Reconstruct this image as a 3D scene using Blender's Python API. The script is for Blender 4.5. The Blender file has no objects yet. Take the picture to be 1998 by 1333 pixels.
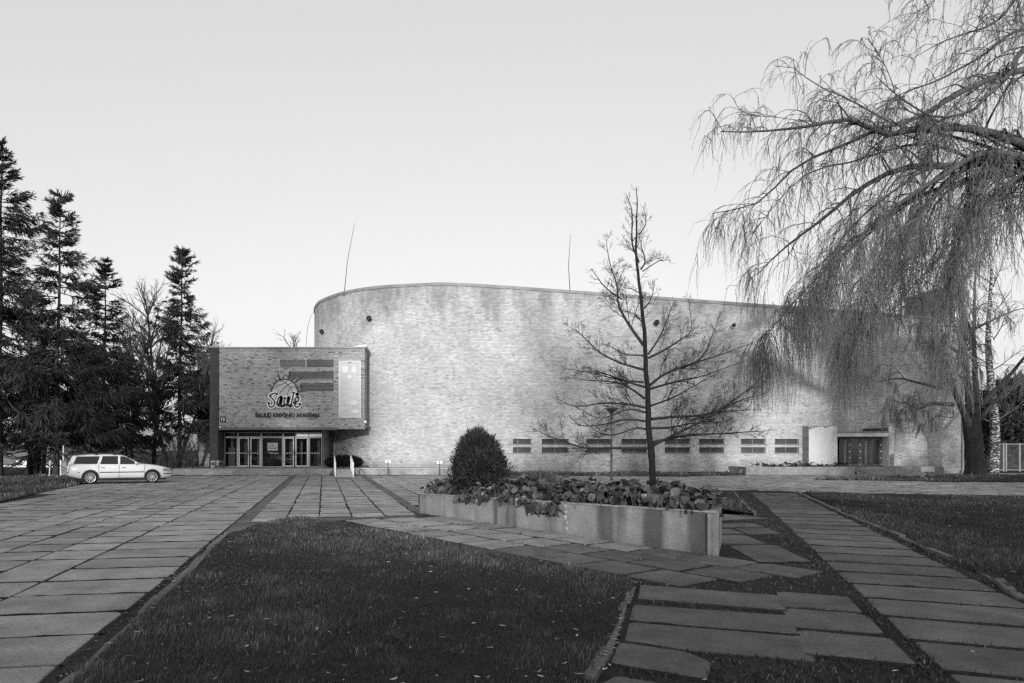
import bpy, bmesh, math, random
import numpy as np
from mathutils import Vector, Matrix

# ------------------------------------------------------------------ camera, world, sun, exposure
SC = bpy.context.scene
COL = SC.collection
R = math.radians
F_PX, CX, CY, CAMH = 1310.0, 855.0, 877.0, 1.68      # focal length and principal point in photo pixels, eye height
cam_d = bpy.data.cameras.new('camera')
cam_d.sensor_width = 36.0
cam_d.lens = F_PX / 1998 * 36
cam_d.shift_x = (999 - CX) / 1998
cam_d.shift_y = (CY - 666.5) / 1998
cam_d.clip_end = 3000
cam = bpy.data.objects.new('camera', cam_d)
cam.location = (0, 0, CAMH)
cam.rotation_euler = (R(90), 0, 0)
COL.objects.link(cam)
SC.camera = cam

SUN_EL, SUN_AZ = 12.0, 4.0          # sun low behind the camera, a little to the left
world = bpy.data.worlds.new('World')
SC.world = world
world.use_nodes = True
wn, wl = world.node_tree.nodes, world.node_tree.links
bg = wn['Background']
sky = wn.new('ShaderNodeTexSky')
sky.sky_type = 'NISHITA'
sky.sun_disc = False
sky.sun_elevation = R(SUN_EL)
sky.sun_rotation = R(180 + SUN_AZ)
sky.air_density, sky.dust_density, sky.ozone_density = 1.0, 2.5, 1.0
sep = wn.new('ShaderNodeSeparateColor')
wl.new(sky.outputs[0], sep.inputs[0])
mx = wn.new('ShaderNodeMath'); mx.operation = 'MULTIPLY_ADD'       # black and white film: mostly blue sensitive
mx.inputs[1].default_value = 0.62
wl.new(sep.outputs[2], mx.inputs[0])
my = wn.new('ShaderNodeMath'); my.operation = 'MULTIPLY'
my.inputs[1].default_value = 0.38
wl.new(sep.outputs[1], my.inputs[0])
wl.new(my.outputs[0], mx.inputs[2])
pw = wn.new('ShaderNodeMath'); pw.operation = 'POWER'
pw.inputs[1].default_value = 0.42
wl.new(mx.outputs[0], pw.inputs[0])
sc_ = wn.new('ShaderNodeMath'); sc_.operation = 'MULTIPLY'; sc_.inputs[1].default_value = 3.35
wl.new(pw.outputs[0], sc_.inputs[0])
wl.new(sc_.outputs[0], bg.inputs['Color'])
bg.inputs['Strength'].default_value = 0.15

sun_d = bpy.data.lights.new('sun', 'SUN')
sun_d.energy = 3.0
sun_d.angle = R(1.8)
sun_d.color = (1, 1, 1)
sun = bpy.data.objects.new('sun', sun_d)
sun_dir = Vector((math.sin(R(SUN_AZ)) * math.cos(R(SUN_EL)), math.cos(R(SUN_AZ)) * math.cos(R(SUN_EL)), -math.sin(R(SUN_EL))))
sun.rotation_euler = sun_dir.to_track_quat('-Z', 'Y').to_euler()
sun.location = (-10, -60, 40)
COL.objects.link(sun)
vs = SC.view_settings
vs.view_transform = 'Standard'
vs.look = 'None'
vs.gamma = 1.0
vs.use_curve_mapping = False
vs.exposure = 0.0
SC.render.film_transparent = False
SC.cycles.use_denoising = False
SC.cycles.filter_width = 1.4
SC.cycles.max_bounces = 6
SC.cycles.transparent_max_bounces = 12

# ------------------------------------------------------------------ helpers
rng = np.random.default_rng(7)
rnd = random.Random(11)

def G(px, py, z=0.0):
    """photo pixel -> point on the ground"""
    d = F_PX * (CAMH - z) / (py - CY)
    return ((px - CX) / F_PX * d, d)

def FP(px, py, d):
    """photo pixel -> point at depth d"""
    return ((px - CX) / F_PX * d, d, CAMH + (CY - py) / F_PX * d)

def FX(px, d):
    return (px - CX) / F_PX * d

def FZ(py, d):
    return CAMH + (CY - py) / F_PX * d

MATS = {}
def mat(name, v, rough=0.8, spec=0.3, var=0.0, scale=6.0, bump=0.0, bscale=60.0, metal=0.0, orand=0.0, var2=0.0, scale2=0.8, vcol=None, detail=6):
    """grey procedural material: base value v, noise variation, fine bump, per-object tone"""
    if name in MATS:
        return MATS[name]
    m = bpy.data.materials.new(name)
    m.use_nodes = True
    n, l = m.node_tree.nodes, m.node_tree.links
    p = n['Principled BSDF']
    p.inputs['Roughness'].default_value = rough
    p.inputs['Specular IOR Level'].default_value = spec
    p.inputs['Metallic'].default_value = metal
    p.inputs['Base Color'].default_value = (v, v, v, 1)
    geo = n.new('ShaderNodeNewGeometry')
    fac = None
    def mul(a, b):
        k = n.new('ShaderNodeMath'); k.operation = 'MULTIPLY'
        l.new(a, k.inputs[0])
        if isinstance(b, float):
            k.inputs[1].default_value = b
        else:
            l.new(b, k.inputs[1])
        return k.outputs[0]
    def noise_fac(sc, amt, det):
        t = n.new('ShaderNodeTexNoise')
        t.inputs['Scale'].default_value = sc
        t.inputs['Detail'].default_value = det
        t.inputs['Roughness'].default_value = 0.65
        l.new(geo.outputs['Position'], t.inputs['Vector'])
        r = n.new('ShaderNodeMapRange')
        r.inputs['From Min'].default_value = 0.25
        r.inputs['From Max'].default_value = 0.75
        r.inputs['To Min'].default_value = 1 - amt
        r.inputs['To Max'].default_value = 1 + amt
        l.new(t.outputs[0], r.inputs['Value'])
        return r.outputs[0]
    if var:
        fac = noise_fac(scale, var, detail)
    if var2:
        f2 = noise_fac(scale2, var2, 4)
        fac = f2 if fac is None else mul(fac, f2)
    if orand:
        oi = n.new('ShaderNodeObjectInfo')
        r = n.new('ShaderNodeMapRange')
        r.inputs['To Min'].default_value = 1 - orand
        r.inputs['To Max'].default_value = 1 + orand
        l.new(oi.outputs['Random'], r.inputs['Value'])
        fac = r.outputs[0] if fac is None else mul(fac, r.outputs[0])
    if vcol:
        a = n.new('ShaderNodeAttribute'); a.attribute_name = vcol
        fac = a.outputs['Fac'] if fac is None else mul(fac, a.outputs['Fac'])
    if fac is not None:
        k = mul(fac, float(v))
        c = n.new('ShaderNodeCombineColor')
        for i in range(3):
            l.new(k, c.inputs[i])
        l.new(c.outputs[0], p.inputs['Base Color'])
    if bump:
        t = n.new('ShaderNodeTexNoise')
        t.inputs['Scale'].default_value = bscale
        t.inputs['Detail'].default_value = 6
        l.new(geo.outputs['Position'], t.inputs['Vector'])
        b = n.new('ShaderNodeBump')
        b.inputs['Strength'].default_value = min(1.0, bump)
        b.inputs['Distance'].default_value = 0.02
        l.new(t.outputs[0], b.inputs['Height'])
        l.new(b.outputs[0], p.inputs['Normal'])
    MATS[name] = m
    return m

def tag(o, label=None, cat=None, group=None, kind=None):
    if label: o['label'] = label
    if cat: o['category'] = cat
    if group: o['group'] = group
    if kind: o['kind'] = kind
    return o

def empty(name, loc=(0, 0, 0), rz=0.0, label=None, cat=None, group=None, kind=None):
    o = bpy.data.objects.new(name, None)
    o.location = loc
    o.rotation_euler = (0, 0, rz)
    o.empty_display_size = 0.2
    COL.objects.link(o)
    return tag(o, label, cat, group, kind)

def link(o, parent=None):
    COL.objects.link(o)
    if parent is not None:
        o.parent = parent
        if parent.location.length or any(parent.rotation_euler):
            pm = Matrix.LocRotScale(parent.location, parent.rotation_euler, None)
            if getattr(link, 'world', True):
                o.matrix_parent_inverse = pm.inverted()
    return o

def npmesh(name, verts, faces, smooth=False, uv=None, vcol=None):
    """mesh from numpy arrays; faces is (M,3) or (M,4) or a list of such arrays"""
    verts = np.asarray(verts, dtype=np.float32).reshape(-1, 3)
    fl = faces if isinstance(faces, list) else [faces]
    fl = [np.asarray(f, dtype=np.int32) for f in fl if len(f)]
    me = bpy.data.meshes.new(name)
    me.vertices.add(len(verts))
    me.vertices.foreach_set('co', verts.ravel())
    loops = np.concatenate([f.ravel() for f in fl])
    sizes = np.concatenate([np.full(len(f), f.shape[1], dtype=np.int32) for f in fl])
    starts = np.concatenate([[0], np.cumsum(sizes)[:-1]]).astype(np.int32)
    me.loops.add(len(loops))
    me.loops.foreach_set('vertex_index', loops)
    me.polygons.add(len(sizes))
    me.polygons.foreach_set('loop_start', starts)
    me.polygons.foreach_set('loop_total', sizes)
    if smooth:
        me.polygons.foreach_set('use_smooth', np.ones(len(sizes), dtype=bool))
    if vcol is not None:
        a = me.attributes.new('tone', 'FLOAT', 'POINT')
        a.data.foreach_set('value', np.asarray(vcol, dtype=np.float32))
    me.update(calc_edges=True)
    me.validate()
    return me

def obj(name, me, m=None, parent=None, loc=None):
    o = bpy.data.objects.new(name, me)
    if m is not None and not me.materials:
        me.materials.append(m)
    if loc is not None:
        o.location = loc
    return link(o, parent)

def pyobj(name, verts, faces, m, parent=None, smooth=False):
    me = bpy.data.meshes.new(name)
    me.from_pydata([tuple(map(float, v)) for v in verts], [], faces)
    if smooth:
        for p in me.polygons: p.use_smooth = True
    me.update()
    return obj(name, me, m, parent)

class MB:
    """collects shapes into one mesh"""
    def __init__(s): s.v = []; s.f = []
    def add(s, v, f):
        o = len(s.v); s.v += [tuple(map(float, q)) for q in v]; s.f += [tuple(i + o for i in q) for q in f]
        return s
    def box(s, x0, x1, y0, y1, z0, z1):
        return s.add([(x0, y0, z0), (x1, y0, z0), (x1, y1, z0), (x0, y1, z0), (x0, y0, z1), (x1, y0, z1), (x1, y1, z1), (x0, y1, z1)],
                     [(0, 3, 2, 1), (4, 5, 6, 7), (0, 1, 5, 4), (1, 2, 6, 5), (2, 3, 7, 6), (3, 0, 4, 7)])
    def hexa(s, b, t):
        return s.add(list(b) + list(t), [(0, 3, 2, 1), (4, 5, 6, 7), (0, 1, 5, 4), (1, 2, 6, 5), (2, 3, 7, 6), (3, 0, 4, 7)])
    def prism(s, poly, z0, z1):
        n = len(poly)
        v = [(x, y, z0) for x, y in poly] + [(x, y, z1) for x, y in poly]
        return s.add(v, [tuple(range(n - 1, -1, -1)), tuple(range(n, 2 * n))] + [(i, (i + 1) % n, n + (i + 1) % n, n + i) for i in range(n)])
    def yprism(s, poly, y0, y1):
        """polygon in x,z extruded along y (y0 nearer the camera)"""
        n = len(poly)
        v = [(x, y0, z) for x, z in poly] + [(x, y1, z) for x, z in poly]
        return s.add(v, [tuple(range(n)), tuple(range(2 * n - 1, n - 1, -1))] + [(i, n + i, n + (i + 1) % n, (i + 1) % n) for i in range(n)])
    def tube(s, pts, r, k=8, cap=True):
        pts = [Vector(p) for p in pts]
        rr = r if isinstance(r, (list, tuple)) else [r] * len(pts)
        base = len(s.v)
        for i, p in enumerate(pts):
            t = (pts[min(i + 1, len(pts) - 1)] - pts[max(i - 1, 0)]).normalized()
            a = t.cross(Vector((0, 0, 1)) if abs(t.z) < 0.9 else Vector((1, 0, 0))).normalized()
            b = t.cross(a)
            for j in range(k):
                w = 2 * math.pi * j / k
                s.v.append(tuple(p + (a * math.cos(w) + b * math.sin(w)) * rr[i]))
        for i in range(len(pts) - 1):
            for j in range(k):
                q = base + i * k
                s.f.append((q + j, q + (j + 1) % k, q + k + (j + 1) % k, q + k + j))
        if cap:
            s.f.append(tuple(base + j for j in range(k - 1, -1, -1)))
            s.f.append(tuple(base + (len(pts) - 1) * k + j for j in range(k)))
        return s
    def lathe(s, prof, k=16, c=(0, 0, 0)):
        base = len(s.v)
        for r, z in prof:
            for j in range(k):
                w = 2 * math.pi * j / k
                s.v.append((c[0] + r * math.cos(w), c[1] + r * math.sin(w), c[2] + z))
        for i in range(len(prof) - 1):
            for j in range(k):
                q = base + i * k
                s.f.append((q + j, q + (j + 1) % k, q + k + (j + 1) % k, q + k + j))
        return s
    def build(s, name, m, parent=None, smooth=False, bevel=0.0):
        o = pyobj(name, s.v, s.f, m, parent, smooth)
        if bevel:
            b = o.modifiers.new('bevel', 'BEVEL'); b.width = bevel; b.segments = 2; b.limit_method = 'ANGLE'; b.angle_limit = R(40)
        return o

def tube_batch(P, Rr, sides=3):
    """P (k,n,3) paths, Rr (k,n) radii -> verts, quad faces"""
    k, n, _ = P.shape
    T = np.empty_like(P)
    T[:, 1:-1] = P[:, 2:] - P[:, :-2]; T[:, 0] = P[:, 1] - P[:, 0]; T[:, -1] = P[:, -1] - P[:, -2]
    T /= np.linalg.norm(T, axis=2, keepdims=True) + 1e-9
    main = P[:, -1] - P[:, 0]
    ref = np.where((np.abs(main[:, 2]) > 0.75 * (np.linalg.norm(main, axis=1) + 1e-9))[:, None], np.array([[1.0, 0.3, 0.05]]), np.array([[0.03, 0.05, 1.0]]))
    A = np.cross(T, ref[:, None, :]); A /= np.linalg.norm(A, axis=2, keepdims=True) + 1e-9
    B = np.cross(T, A)
    ang = np.arange(sides) * 2 * np.pi / sides
    V = P[:, :, None, :] + Rr[:, :, None, None] * (A[:, :, None, :] * np.cos(ang)[None, None, :, None] + B[:, :, None, :] * np.sin(ang)[None, None, :, None])
    V = V.reshape(-1, 3)
    ki = np.arange(k)[:, None, None] * n * sides; ii = np.arange(n - 1)[None, :, None] * sides
    j = np.arange(sides)[None, None, :]; j2 = (j + 1) % sides
    base = ki + ii
    Fq = np.stack([base + j, base + j2, base + sides + j2, base + sides + j], axis=-1).reshape(-1, 4)
    return V, Fq

def tubes_mixed(paths, radii, sides=4):
    """list of (n,3) paths of mixed length"""
    byn = {}
    for p, r in zip(paths, radii):
        byn.setdefault(len(p), []).append((p, r))
    VV, FF, o = [], [], 0
    for n, lst in byn.items():
        V, Fq = tube_batch(np.array([a for a, _ in lst], dtype=float), np.array([b for _, b in lst], dtype=float), sides)
        VV.append(V); FF.append(Fq + o); o += len(V)
    return np.concatenate(VV), np.concatenate(FF)

def inpoly(x, y, poly):
    """vectorised point in polygon"""
    x = np.asarray(x); y = np.asarray(y)
    c = np.zeros(x.shape, dtype=bool)
    n = len(poly)
    for i in range(n):
        x0, y0 = poly[i]; x1, y1 = poly[(i + 1) % n]
        k = ((y0 > y) != (y1 > y)) & (x < (x1 - x0) * (y - y0) / ((y1 - y0) if abs(y1 - y0) > 1e-9 else 1e-9) + x0)
        c ^= k
    return c

def resample(pts, step):
    pts = np.asarray(pts, dtype=float)
    d = np.concatenate([[0], np.cumsum(np.linalg.norm(np.diff(pts, axis=0), axis=1))])
    n = max(2, int(d[-1] / step) + 1)
    t = np.linspace(0, d[-1], n)
    return np.stack([np.interp(t, d, pts[:, i]) for i in range(pts.shape[1])], axis=1)

def smooth_path(pts, n):
    """Catmull-Rom through pts, n samples"""
    p = np.asarray(pts, dtype=float)
    q = np.vstack([2 * p[0] - p[1], p, 2 * p[-1] - p[-2]])
    m = len(p) - 1
    out = []
    for t in np.linspace(0, m - 1e-6, n):
        i = int(t); f = t - i
        a, b, c, d = q[i], q[i + 1], q[i + 2], q[i + 3]
        out.append(0.5 * ((2 * b) + (-a + c) * f + (2 * a - 5 * b + 4 * c - d) * f * f + (-a + 3 * b - 3 * c + d) * f ** 3))
    return np.array(out)
# ------------------------------------------------------------------ materials
M_SOIL = mat('soil', 0.038, 0.95, 0.1, var=0.5, scale=9, bump=0.9, bscale=40, var2=0.3, scale2=0.6)
M_TURF = mat('turf', 0.035, 0.95, 0.05, var=0.45, scale=5, bump=0.9, bscale=30, var2=0.35, scale2=0.5)
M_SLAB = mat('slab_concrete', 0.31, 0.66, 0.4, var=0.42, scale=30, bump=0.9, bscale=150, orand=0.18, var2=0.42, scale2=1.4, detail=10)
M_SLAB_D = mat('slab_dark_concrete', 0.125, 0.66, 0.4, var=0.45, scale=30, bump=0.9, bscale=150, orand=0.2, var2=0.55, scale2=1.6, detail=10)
M_KERB = mat('kerb_concrete', 0.14, 0.8, 0.3, var=0.4, scale=14, bump=0.8, bscale=90, orand=0.15)
M_PLANTER = mat('planter_concrete', 0.30, 0.85, 0.2, var=0.28, scale=55, bump=0.8, bscale=120, var2=0.18, scale2=1.6)
M_CAP = mat('planter_cap', 0.30, 0.8, 0.2, var=0.4, scale=10, bump=0.8, bscale=70)
M_CONC = mat('old_concrete', 0.27, 0.85, 0.2, var=0.35, scale=3.5, bump=0.5, bscale=40, var2=0.25, scale2=0.9)
M_GRASS = mat('grass_blade', 0.084, 0.75, 0.15, vcol='tone')
M_LITTER = mat('dry_leaf', 0.55, 0.8, 0.1, vcol='tone')
M_BARK = mat('bark', 0.06, 0.95, 0.1, var=0.45, scale=16, bump=1.0, bscale=24)
M_TWIG = mat('twig', 0.17, 0.85, 0.1)
M_DARKTWIG = mat('dark_twig', 0.075, 0.9, 0.1)
M_NEEDLE = mat('needles', 0.055, 0.7, 0.15, vcol='tone')
M_BLACK = mat('black_paint', 0.02, 0.5, 0.3)
M_WHITE = mat('white_paint', 0.8, 0.5, 0.3, var=0.05, scale=4)
M_PLASTER = mat('white_plaster', 0.70, 0.85, 0.15, var=0.06, scale=1.2, bump=0.2, bscale=30, var2=0.06, scale2=0.5)
M_FRAME = mat('aluminium_frame', 0.32, 0.45, 0.4, var=0.08, scale=5)
M_DOORFR = mat('door_frame_white', 0.46, 0.4, 0.4)
M_DKMETAL = mat('dark_metal', 0.045, 0.5, 0.4)
M_METAL = mat('galvanised_metal', 0.32, 0.45, 0.5, var=0.2, scale=6)
M_COPING = mat('coping_metal', 0.24, 0.5, 0.4, var=0.3, scale=1.5)
M_WOOD = mat('weathered_wood', 0.16, 0.85, 0.1, var=0.45, scale=9, orand=0.25)
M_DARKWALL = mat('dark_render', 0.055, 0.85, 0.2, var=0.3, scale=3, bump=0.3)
M_ROOM = mat('interior', 0.10, 0.9, 0.1, var=0.2, scale=2)
M_CURTAIN = mat('curtain', 0.32, 0.9, 0.1)

def glass_mat(name, tint=0.8, refl=1.0):
    m = bpy.data.materials.new(name); m.use_nodes = True
    n, l = m.node_tree.nodes, m.node_tree.links
    n.remove(n['Principled BSDF'])
    out = n['Material Output']
    tr = n.new('ShaderNodeBsdfTransparent'); tr.inputs[0].default_value = (tint, tint, tint, 1)
    gl = n.new('ShaderNodeBsdfGlossy'); gl.inputs['Roughness'].default_value = 0.03
    fr = n.new('ShaderNodeFresnel'); fr.inputs[0].default_value = 1.6
    mix = n.new('ShaderNodeMixShader')
    l.new(fr.outputs[0], mix.inputs[0]); l.new(tr.outputs[0], mix.inputs[1]); l.new(gl.outputs[0], mix.inputs[2])
    l.new(mix.outputs[0], out.inputs[0])
    return m
M_GLASS = glass_mat('clear_glass', 0.75)
M_DGLASS = mat('dusty_glass', 0.07, 0.12, 0.6, var=0.4, scale=2.5)
M_BOARDPANE = mat('painted_pane', 0.085, 0.6, 0.12, var=0.25, scale=1.2, orand=0.12)

def brick_mat(name, light, dark, mortar, cut, patch=0.3, stain=0.0):
    """bricks 0.26 x 0.10 m mapped by the wall's own UV in metres; single dark bricks, weathered patches"""
    m = bpy.data.materials.new(name); m.use_nodes = True
    n, l = m.node_tree.nodes, m.node_tree.links
    p = n['Principled BSDF']; p.inputs['Roughness'].default_value = 0.85; p.inputs['Specular IOR Level'].default_value = 0.15
    uv = n.new('ShaderNodeUVMap')
    b = n.new('ShaderNodeTexBrick')
    b.offset = 0.5; b.squash = 1.0
    b.inputs['Color1'].default_value = (0, 0, 0, 1); b.inputs['Color2'].default_value = (1, 1, 1, 1); b.inputs['Mortar'].default_value = (0.5, 0.5, 0.5, 1)
    b.inputs['Scale'].default_value = 1.0
    b.inputs['Mortar Size'].default_value = 0.011
    b.inputs['Mortar Smooth'].default_value = 0.1
    b.inputs['Bias'].default_value = 0.0
    b.inputs['Brick Width'].default_value = 0.26
    b.inputs['Row Height'].default_value = 0.10
    l.new(uv.outputs[0], b.inputs['Vector'])
    # weathering noise that raises the share of dark bricks locally
    nz = n.new('ShaderNodeTexNoise'); nz.inputs['Scale'].default_value = 0.16; nz.inputs['Detail'].default_value = 5; nz.inputs['Roughness'].default_value = 0.6
    mp = n.new('ShaderNodeMapping'); mp.inputs['Scale'].default_value = (0.7, 1.6, 1)
    l.new(uv.outputs[0], mp.inputs[0]); l.new(mp.outputs[0], nz.inputs['Vector'])
    def math_(op, a, c, d=None):
        k = n.new('ShaderNodeMath'); k.operation = op
        for i, q in enumerate((a, c, d)):
            if q is None: continue
            if isinstance(q, (int, float)): k.inputs[i].default_value = q
            else: l.new(q, k.inputs[i])
        return k.outputs[0]
    sx = n.new('ShaderNodeSeparateXYZ'); l.new(uv.outputs[0], sx.inputs[0])
    row = math_('FLOOR', math_('DIVIDE', sx.outputs[1], 0.10), None)
    even = math_('SUBTRACT', 1.0, math_('MODULO', math_('ABSOLUTE', row, None), 2.0))
    colm = math_('FLOOR', math_('DIVIDE', math_('MULTIPLY_ADD', even, 0.13, sx.outputs[0]), 0.26), None)
    cb = n.new('ShaderNodeCombineXYZ'); l.new(colm, cb.inputs[0]); l.new(row, cb.inputs[1])
    wn_ = n.new('ShaderNodeTexWhiteNoise'); wn_.noise_dimensions = '2D'; l.new(cb.outputs[0], wn_.inputs['Vector'])
    val = wn_.outputs['Value']
    thr = math_('MULTIPLY_ADD', nz.outputs[0], 0.42, cut - 0.20)
    isdark = n.new('ShaderNodeMapRange'); isdark.interpolation_type = 'SMOOTHSTEP'
    l.new(math_('SUBTRACT', val, thr), isdark.inputs['Value'])
    isdark.inputs['From Min'].default_value = -0.07; isdark.inputs['From Max'].default_value = 0.07
    isdark.inputs['To Min'].default_value = dark; isdark.inputs['To Max'].default_value = light
    # tone spread between bricks
    wh = n.new('ShaderNodeTexNoise'); wh.inputs['Scale'].default_value = 2.4; wh.inputs['Detail'].default_value = 8; wh.inputs['Roughness'].default_value = 0.75
    l.new(uv.outputs[0], wh.inputs['Vector'])
    t1 = math_('MULTIPLY_ADD', val, 0.34, 0.77)
    t2 = math_('MULTIPLY_ADD', wh.outputs[0], 0.9, 0.53)
    nz2 = n.new('ShaderNodeTexNoise'); nz2.inputs['Scale'].default_value = 0.35; nz2.inputs['Detail'].default_value = 6; nz2.inputs['Roughness'].default_value = 0.7
    l.new(uv.outputs[0], nz2.inputs['Vector'])
    t3 = math_('MULTIPLY_ADD', nz2.outputs[0], 2 * patch, 1 - patch)
    base = math_('MULTIPLY', math_('MULTIPLY', isdark.outputs[0], t1), math_('MULTIPLY', t2, t3))
    mixn = n.new('ShaderNodeMix'); mixn.data_type = 'FLOAT'
    l.new(b.outputs['Fac'], mixn.inputs[0]); l.new(base, mixn.inputs[2]); mixn.inputs[3].default_value = mortar
    fin = mixn.outputs[0]
    if stain:
        # damp splash zone with a ragged upper edge at the foot of the wall
        su = n.new('ShaderNodeSeparateXYZ'); l.new(uv.outputs[0], su.inputs[0])
        ns = n.new('ShaderNodeTexNoise'); ns.inputs['Scale'].default_value = 1.3; ns.inputs['Detail'].default_value = 6
        l.new(uv.outputs[0], ns.inputs['Vector'])
        hgt = math_('MULTIPLY_ADD', ns.outputs[0], -1.6, su.outputs[1])
        r = n.new('ShaderNodeMapRange'); r.interpolation_type = 'SMOOTHSTEP'
        r.inputs['From Min'].default_value = -0.55; r.inputs['From Max'].default_value = 0.5
        r.inputs['To Min'].default_value = 1 - stain; r.inputs['To Max'].default_value = 1.0
        l.new(hgt, r.inputs['Value'])
        fin = math_('MULTIPLY', fin, r.outputs[0])
        # soot washed down in streaks from the roof edge
        mp3 = n.new('ShaderNodeMapping'); mp3.inputs['Scale'].default_value = (0.55, 0.13, 1); l.new(uv.outputs[0], mp3.inputs[0])
        n3 = n.new('ShaderNodeTexNoise'); n3.inputs['Scale'].default_value = 1.0; n3.inputs['Detail'].default_value = 7; n3.inputs['Roughness'].default_value = 0.68
        l.new(mp3.outputs[0], n3.inputs['Vector'])
        h3 = math_('MULTIPLY_ADD', n3.outputs[0], 13.0, math_('MULTIPLY', su.outputs[1], 0.75))
        r3 = n.new('ShaderNodeMapRange'); r3.interpolation_type = 'SMOOTHSTEP'
        r3.inputs['From Min'].default_value = 14.2; r3.inputs['From Max'].default_value = 17.6
        r3.inputs['To Min'].default_value = 1.0; r3.inputs['To Max'].default_value = 0.62
        l.new(h3, r3.inputs['Value'])
        fin = math_('MULTIPLY', fin, r3.outputs[0])
    c = n.new('ShaderNodeCombineColor')
    for i in range(3): l.new(fin, c.inputs[i])
    l.new(c.outputs[0], p.inputs['Base Color'])
    bp = n.new('ShaderNodeBump'); bp.invert = True; bp.inputs['Strength'].default_value = 0.6; bp.inputs['Distance'].default_value = 0.01
    l.new(b.outputs['Fac'], bp.inputs['Height']); l.new(bp.outputs[0], p.inputs['Normal'])
    return m
M_BRICK = brick_mat('silicate_brick', 0.57, 0.40, 0.41, 0.0, 0.66, stain=0.32)
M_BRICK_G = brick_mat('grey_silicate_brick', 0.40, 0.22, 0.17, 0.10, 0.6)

# ------------------------------------------------------------------ ground, lawns, paving
ground = pyobj('ground', [(-600, -200, -0.014), (600, -200, -0.014), (600, 900, -0.014), (-600, 900, -0.014)], [(0, 1, 2, 3)], M_SOIL)
tag(ground, 'bare earth ground under the paving and lawns', 'ground', kind='structure')

def sheet(name, poly, z, m, label, cat, bumpy=0.0, step=0.5):
    """flat area as a triangulated sheet"""
    bm = bmesh.new()
    vs_ = [bm.verts.new((x, y, z)) for x, y in poly]
    bm.faces.new(vs_)
    bmesh.ops.triangulate(bm, faces=bm.faces[:])
    me = bpy.data.meshes.new(name); bm.to_mesh(me); bm.free()
    if me.polygons and me.polygons[0].normal.z < 0: me.flip_normals()
    o = obj(name, me, m)
    return tag(o, label, cat, kind='structure')

def lawn_mesh(poly, z, cell, amp):
    """gridded lawn sheet with gentle unevenness, cut to the outline"""
    xs = [p[0] for p in poly]; ys = [p[1] for p in poly]
    bm = bmesh.new()
    bm.faces.new([bm.verts.new((x, y, z)) for x, y in poly])
    if cell:
        for x in np.arange(min(xs) + cell, max(xs), cell):
            bmesh.ops.bisect_plane(bm, geom=bm.verts[:] + bm.edges[:] + bm.faces[:], plane_co=(x, 0, 0), plane_no=(1, 0, 0))
        for y in np.arange(min(ys) + cell, max(ys), cell):
            bmesh.ops.bisect_plane(bm, geom=bm.verts[:] + bm.edges[:] + bm.faces[:], plane_co=(0, y, 0), plane_no=(0, 1, 0))
        for v in bm.verts:
            v.co.z += lawn_h(v.co.x, v.co.y, amp)
    bmesh.ops.triangulate(bm, faces=bm.faces[:])
    bm.normal_update()
    for f in bm.faces:
        f.smooth = True
        if f.normal.z < 0: f.normal_flip()
    me = bpy.data.meshes.new('lawn'); bm.to_mesh(me); bm.free()
    return me

def lawn_h(x, y, amp):
    return amp * (np.sin(x * 1.3 + 0.7 * np.sin(y * 0.9)) * np.sin(y * 1.1 + 1.3) * 0.6 + 0.4 * np.sin(x * 3.1 + y * 2.3))

def gl(*pp):
    return [G(x, y) for x, y in pp]

lawn_front = gl((590, 1011), (640, 1017), (668, 1021), (790, 1046), (930, 1073), (1080, 1102), (1190, 1127), (1238, 1143), (1226, 1172), (1190, 1248), (1150, 1333)) \
    + [(1.05, 3.6), (0.75, 2.4), (-2.15, 2.4), (-2.45, 3.6)] + gl((146, 1333), (250, 1228), (332, 1151), (376, 1109), (406, 1079), (440, 1046), (500, 1025), (550, 1014))
lawn_right = gl((1572, 961.5), (1700, 964), (1998, 970)) + [(33, 23.2), (33, 1.0), (9.5, 1.0)] + [G(1998, 1178), G(1930, 1126), G(1828, 1086), G(1740, 1043), G(1645, 1001)]
lawn_back = [G(1408, 994), G(1476, 1005), G(1432, 959), G(1340, 956.5), G(1180, 956), G(1050, 957)] + [(1.2, 19.6)]
lawn_left = [G(-60, 988), G(0, 980), G(66, 965), G(157, 945.5), (-19.2, 36.5), (-24, 42.3), (-60, 42.3), (-60, 20)]
lawn_strip = [(2.2, 43.9), FP(1340, 931, 41.5)[:2], FP(1450, 928.5, 43.5)[:2], FP(1462, 924, 46.5)[:2], (20.5, 47.45), (2.2, 47.45)]
lawn_island = [FP(1585, 936.5, 37.2)[:2], FP(1700, 938.5, 36.2)[:2], FP(1850, 941, 34.8)[:2], FP(1998, 941.5, 34.4)[:2], (50, 34), (50, 43.4), FP(1998, 928, 43.3)[:2], FP(1800, 930.5, 41.3)[:2], FP(1640, 933, 39.5)[:2]]
for poly, nm, lab, cell, amp in (
        (lawn_front, 'lawn', 'dark lawn in the foreground scattered with dry leaves', 0.4, 0.02),
        (lawn_right, 'lawn', 'dark lawn to the side of the long slab path', 1.0, 0.03),
        (lawn_back, 'lawn', 'small patch of lawn behind the concrete planter', 0, 0),
        (lawn_left, 'lawn', 'lawn under the spruce trees behind the white car', 0, 0),
        (lawn_strip, 'lawn', 'narrow grass strip along the foot of the brick hall', 0, 0),
        (lawn_island, 'lawn', 'grass island around the willow trunk at the hall corner', 0, 0)):
    me = lawn_mesh(poly, 0.015, cell, amp)
    o = obj(nm, me, M_TURF)
    tag(o, lab, 'lawn', kind='structure')

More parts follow.
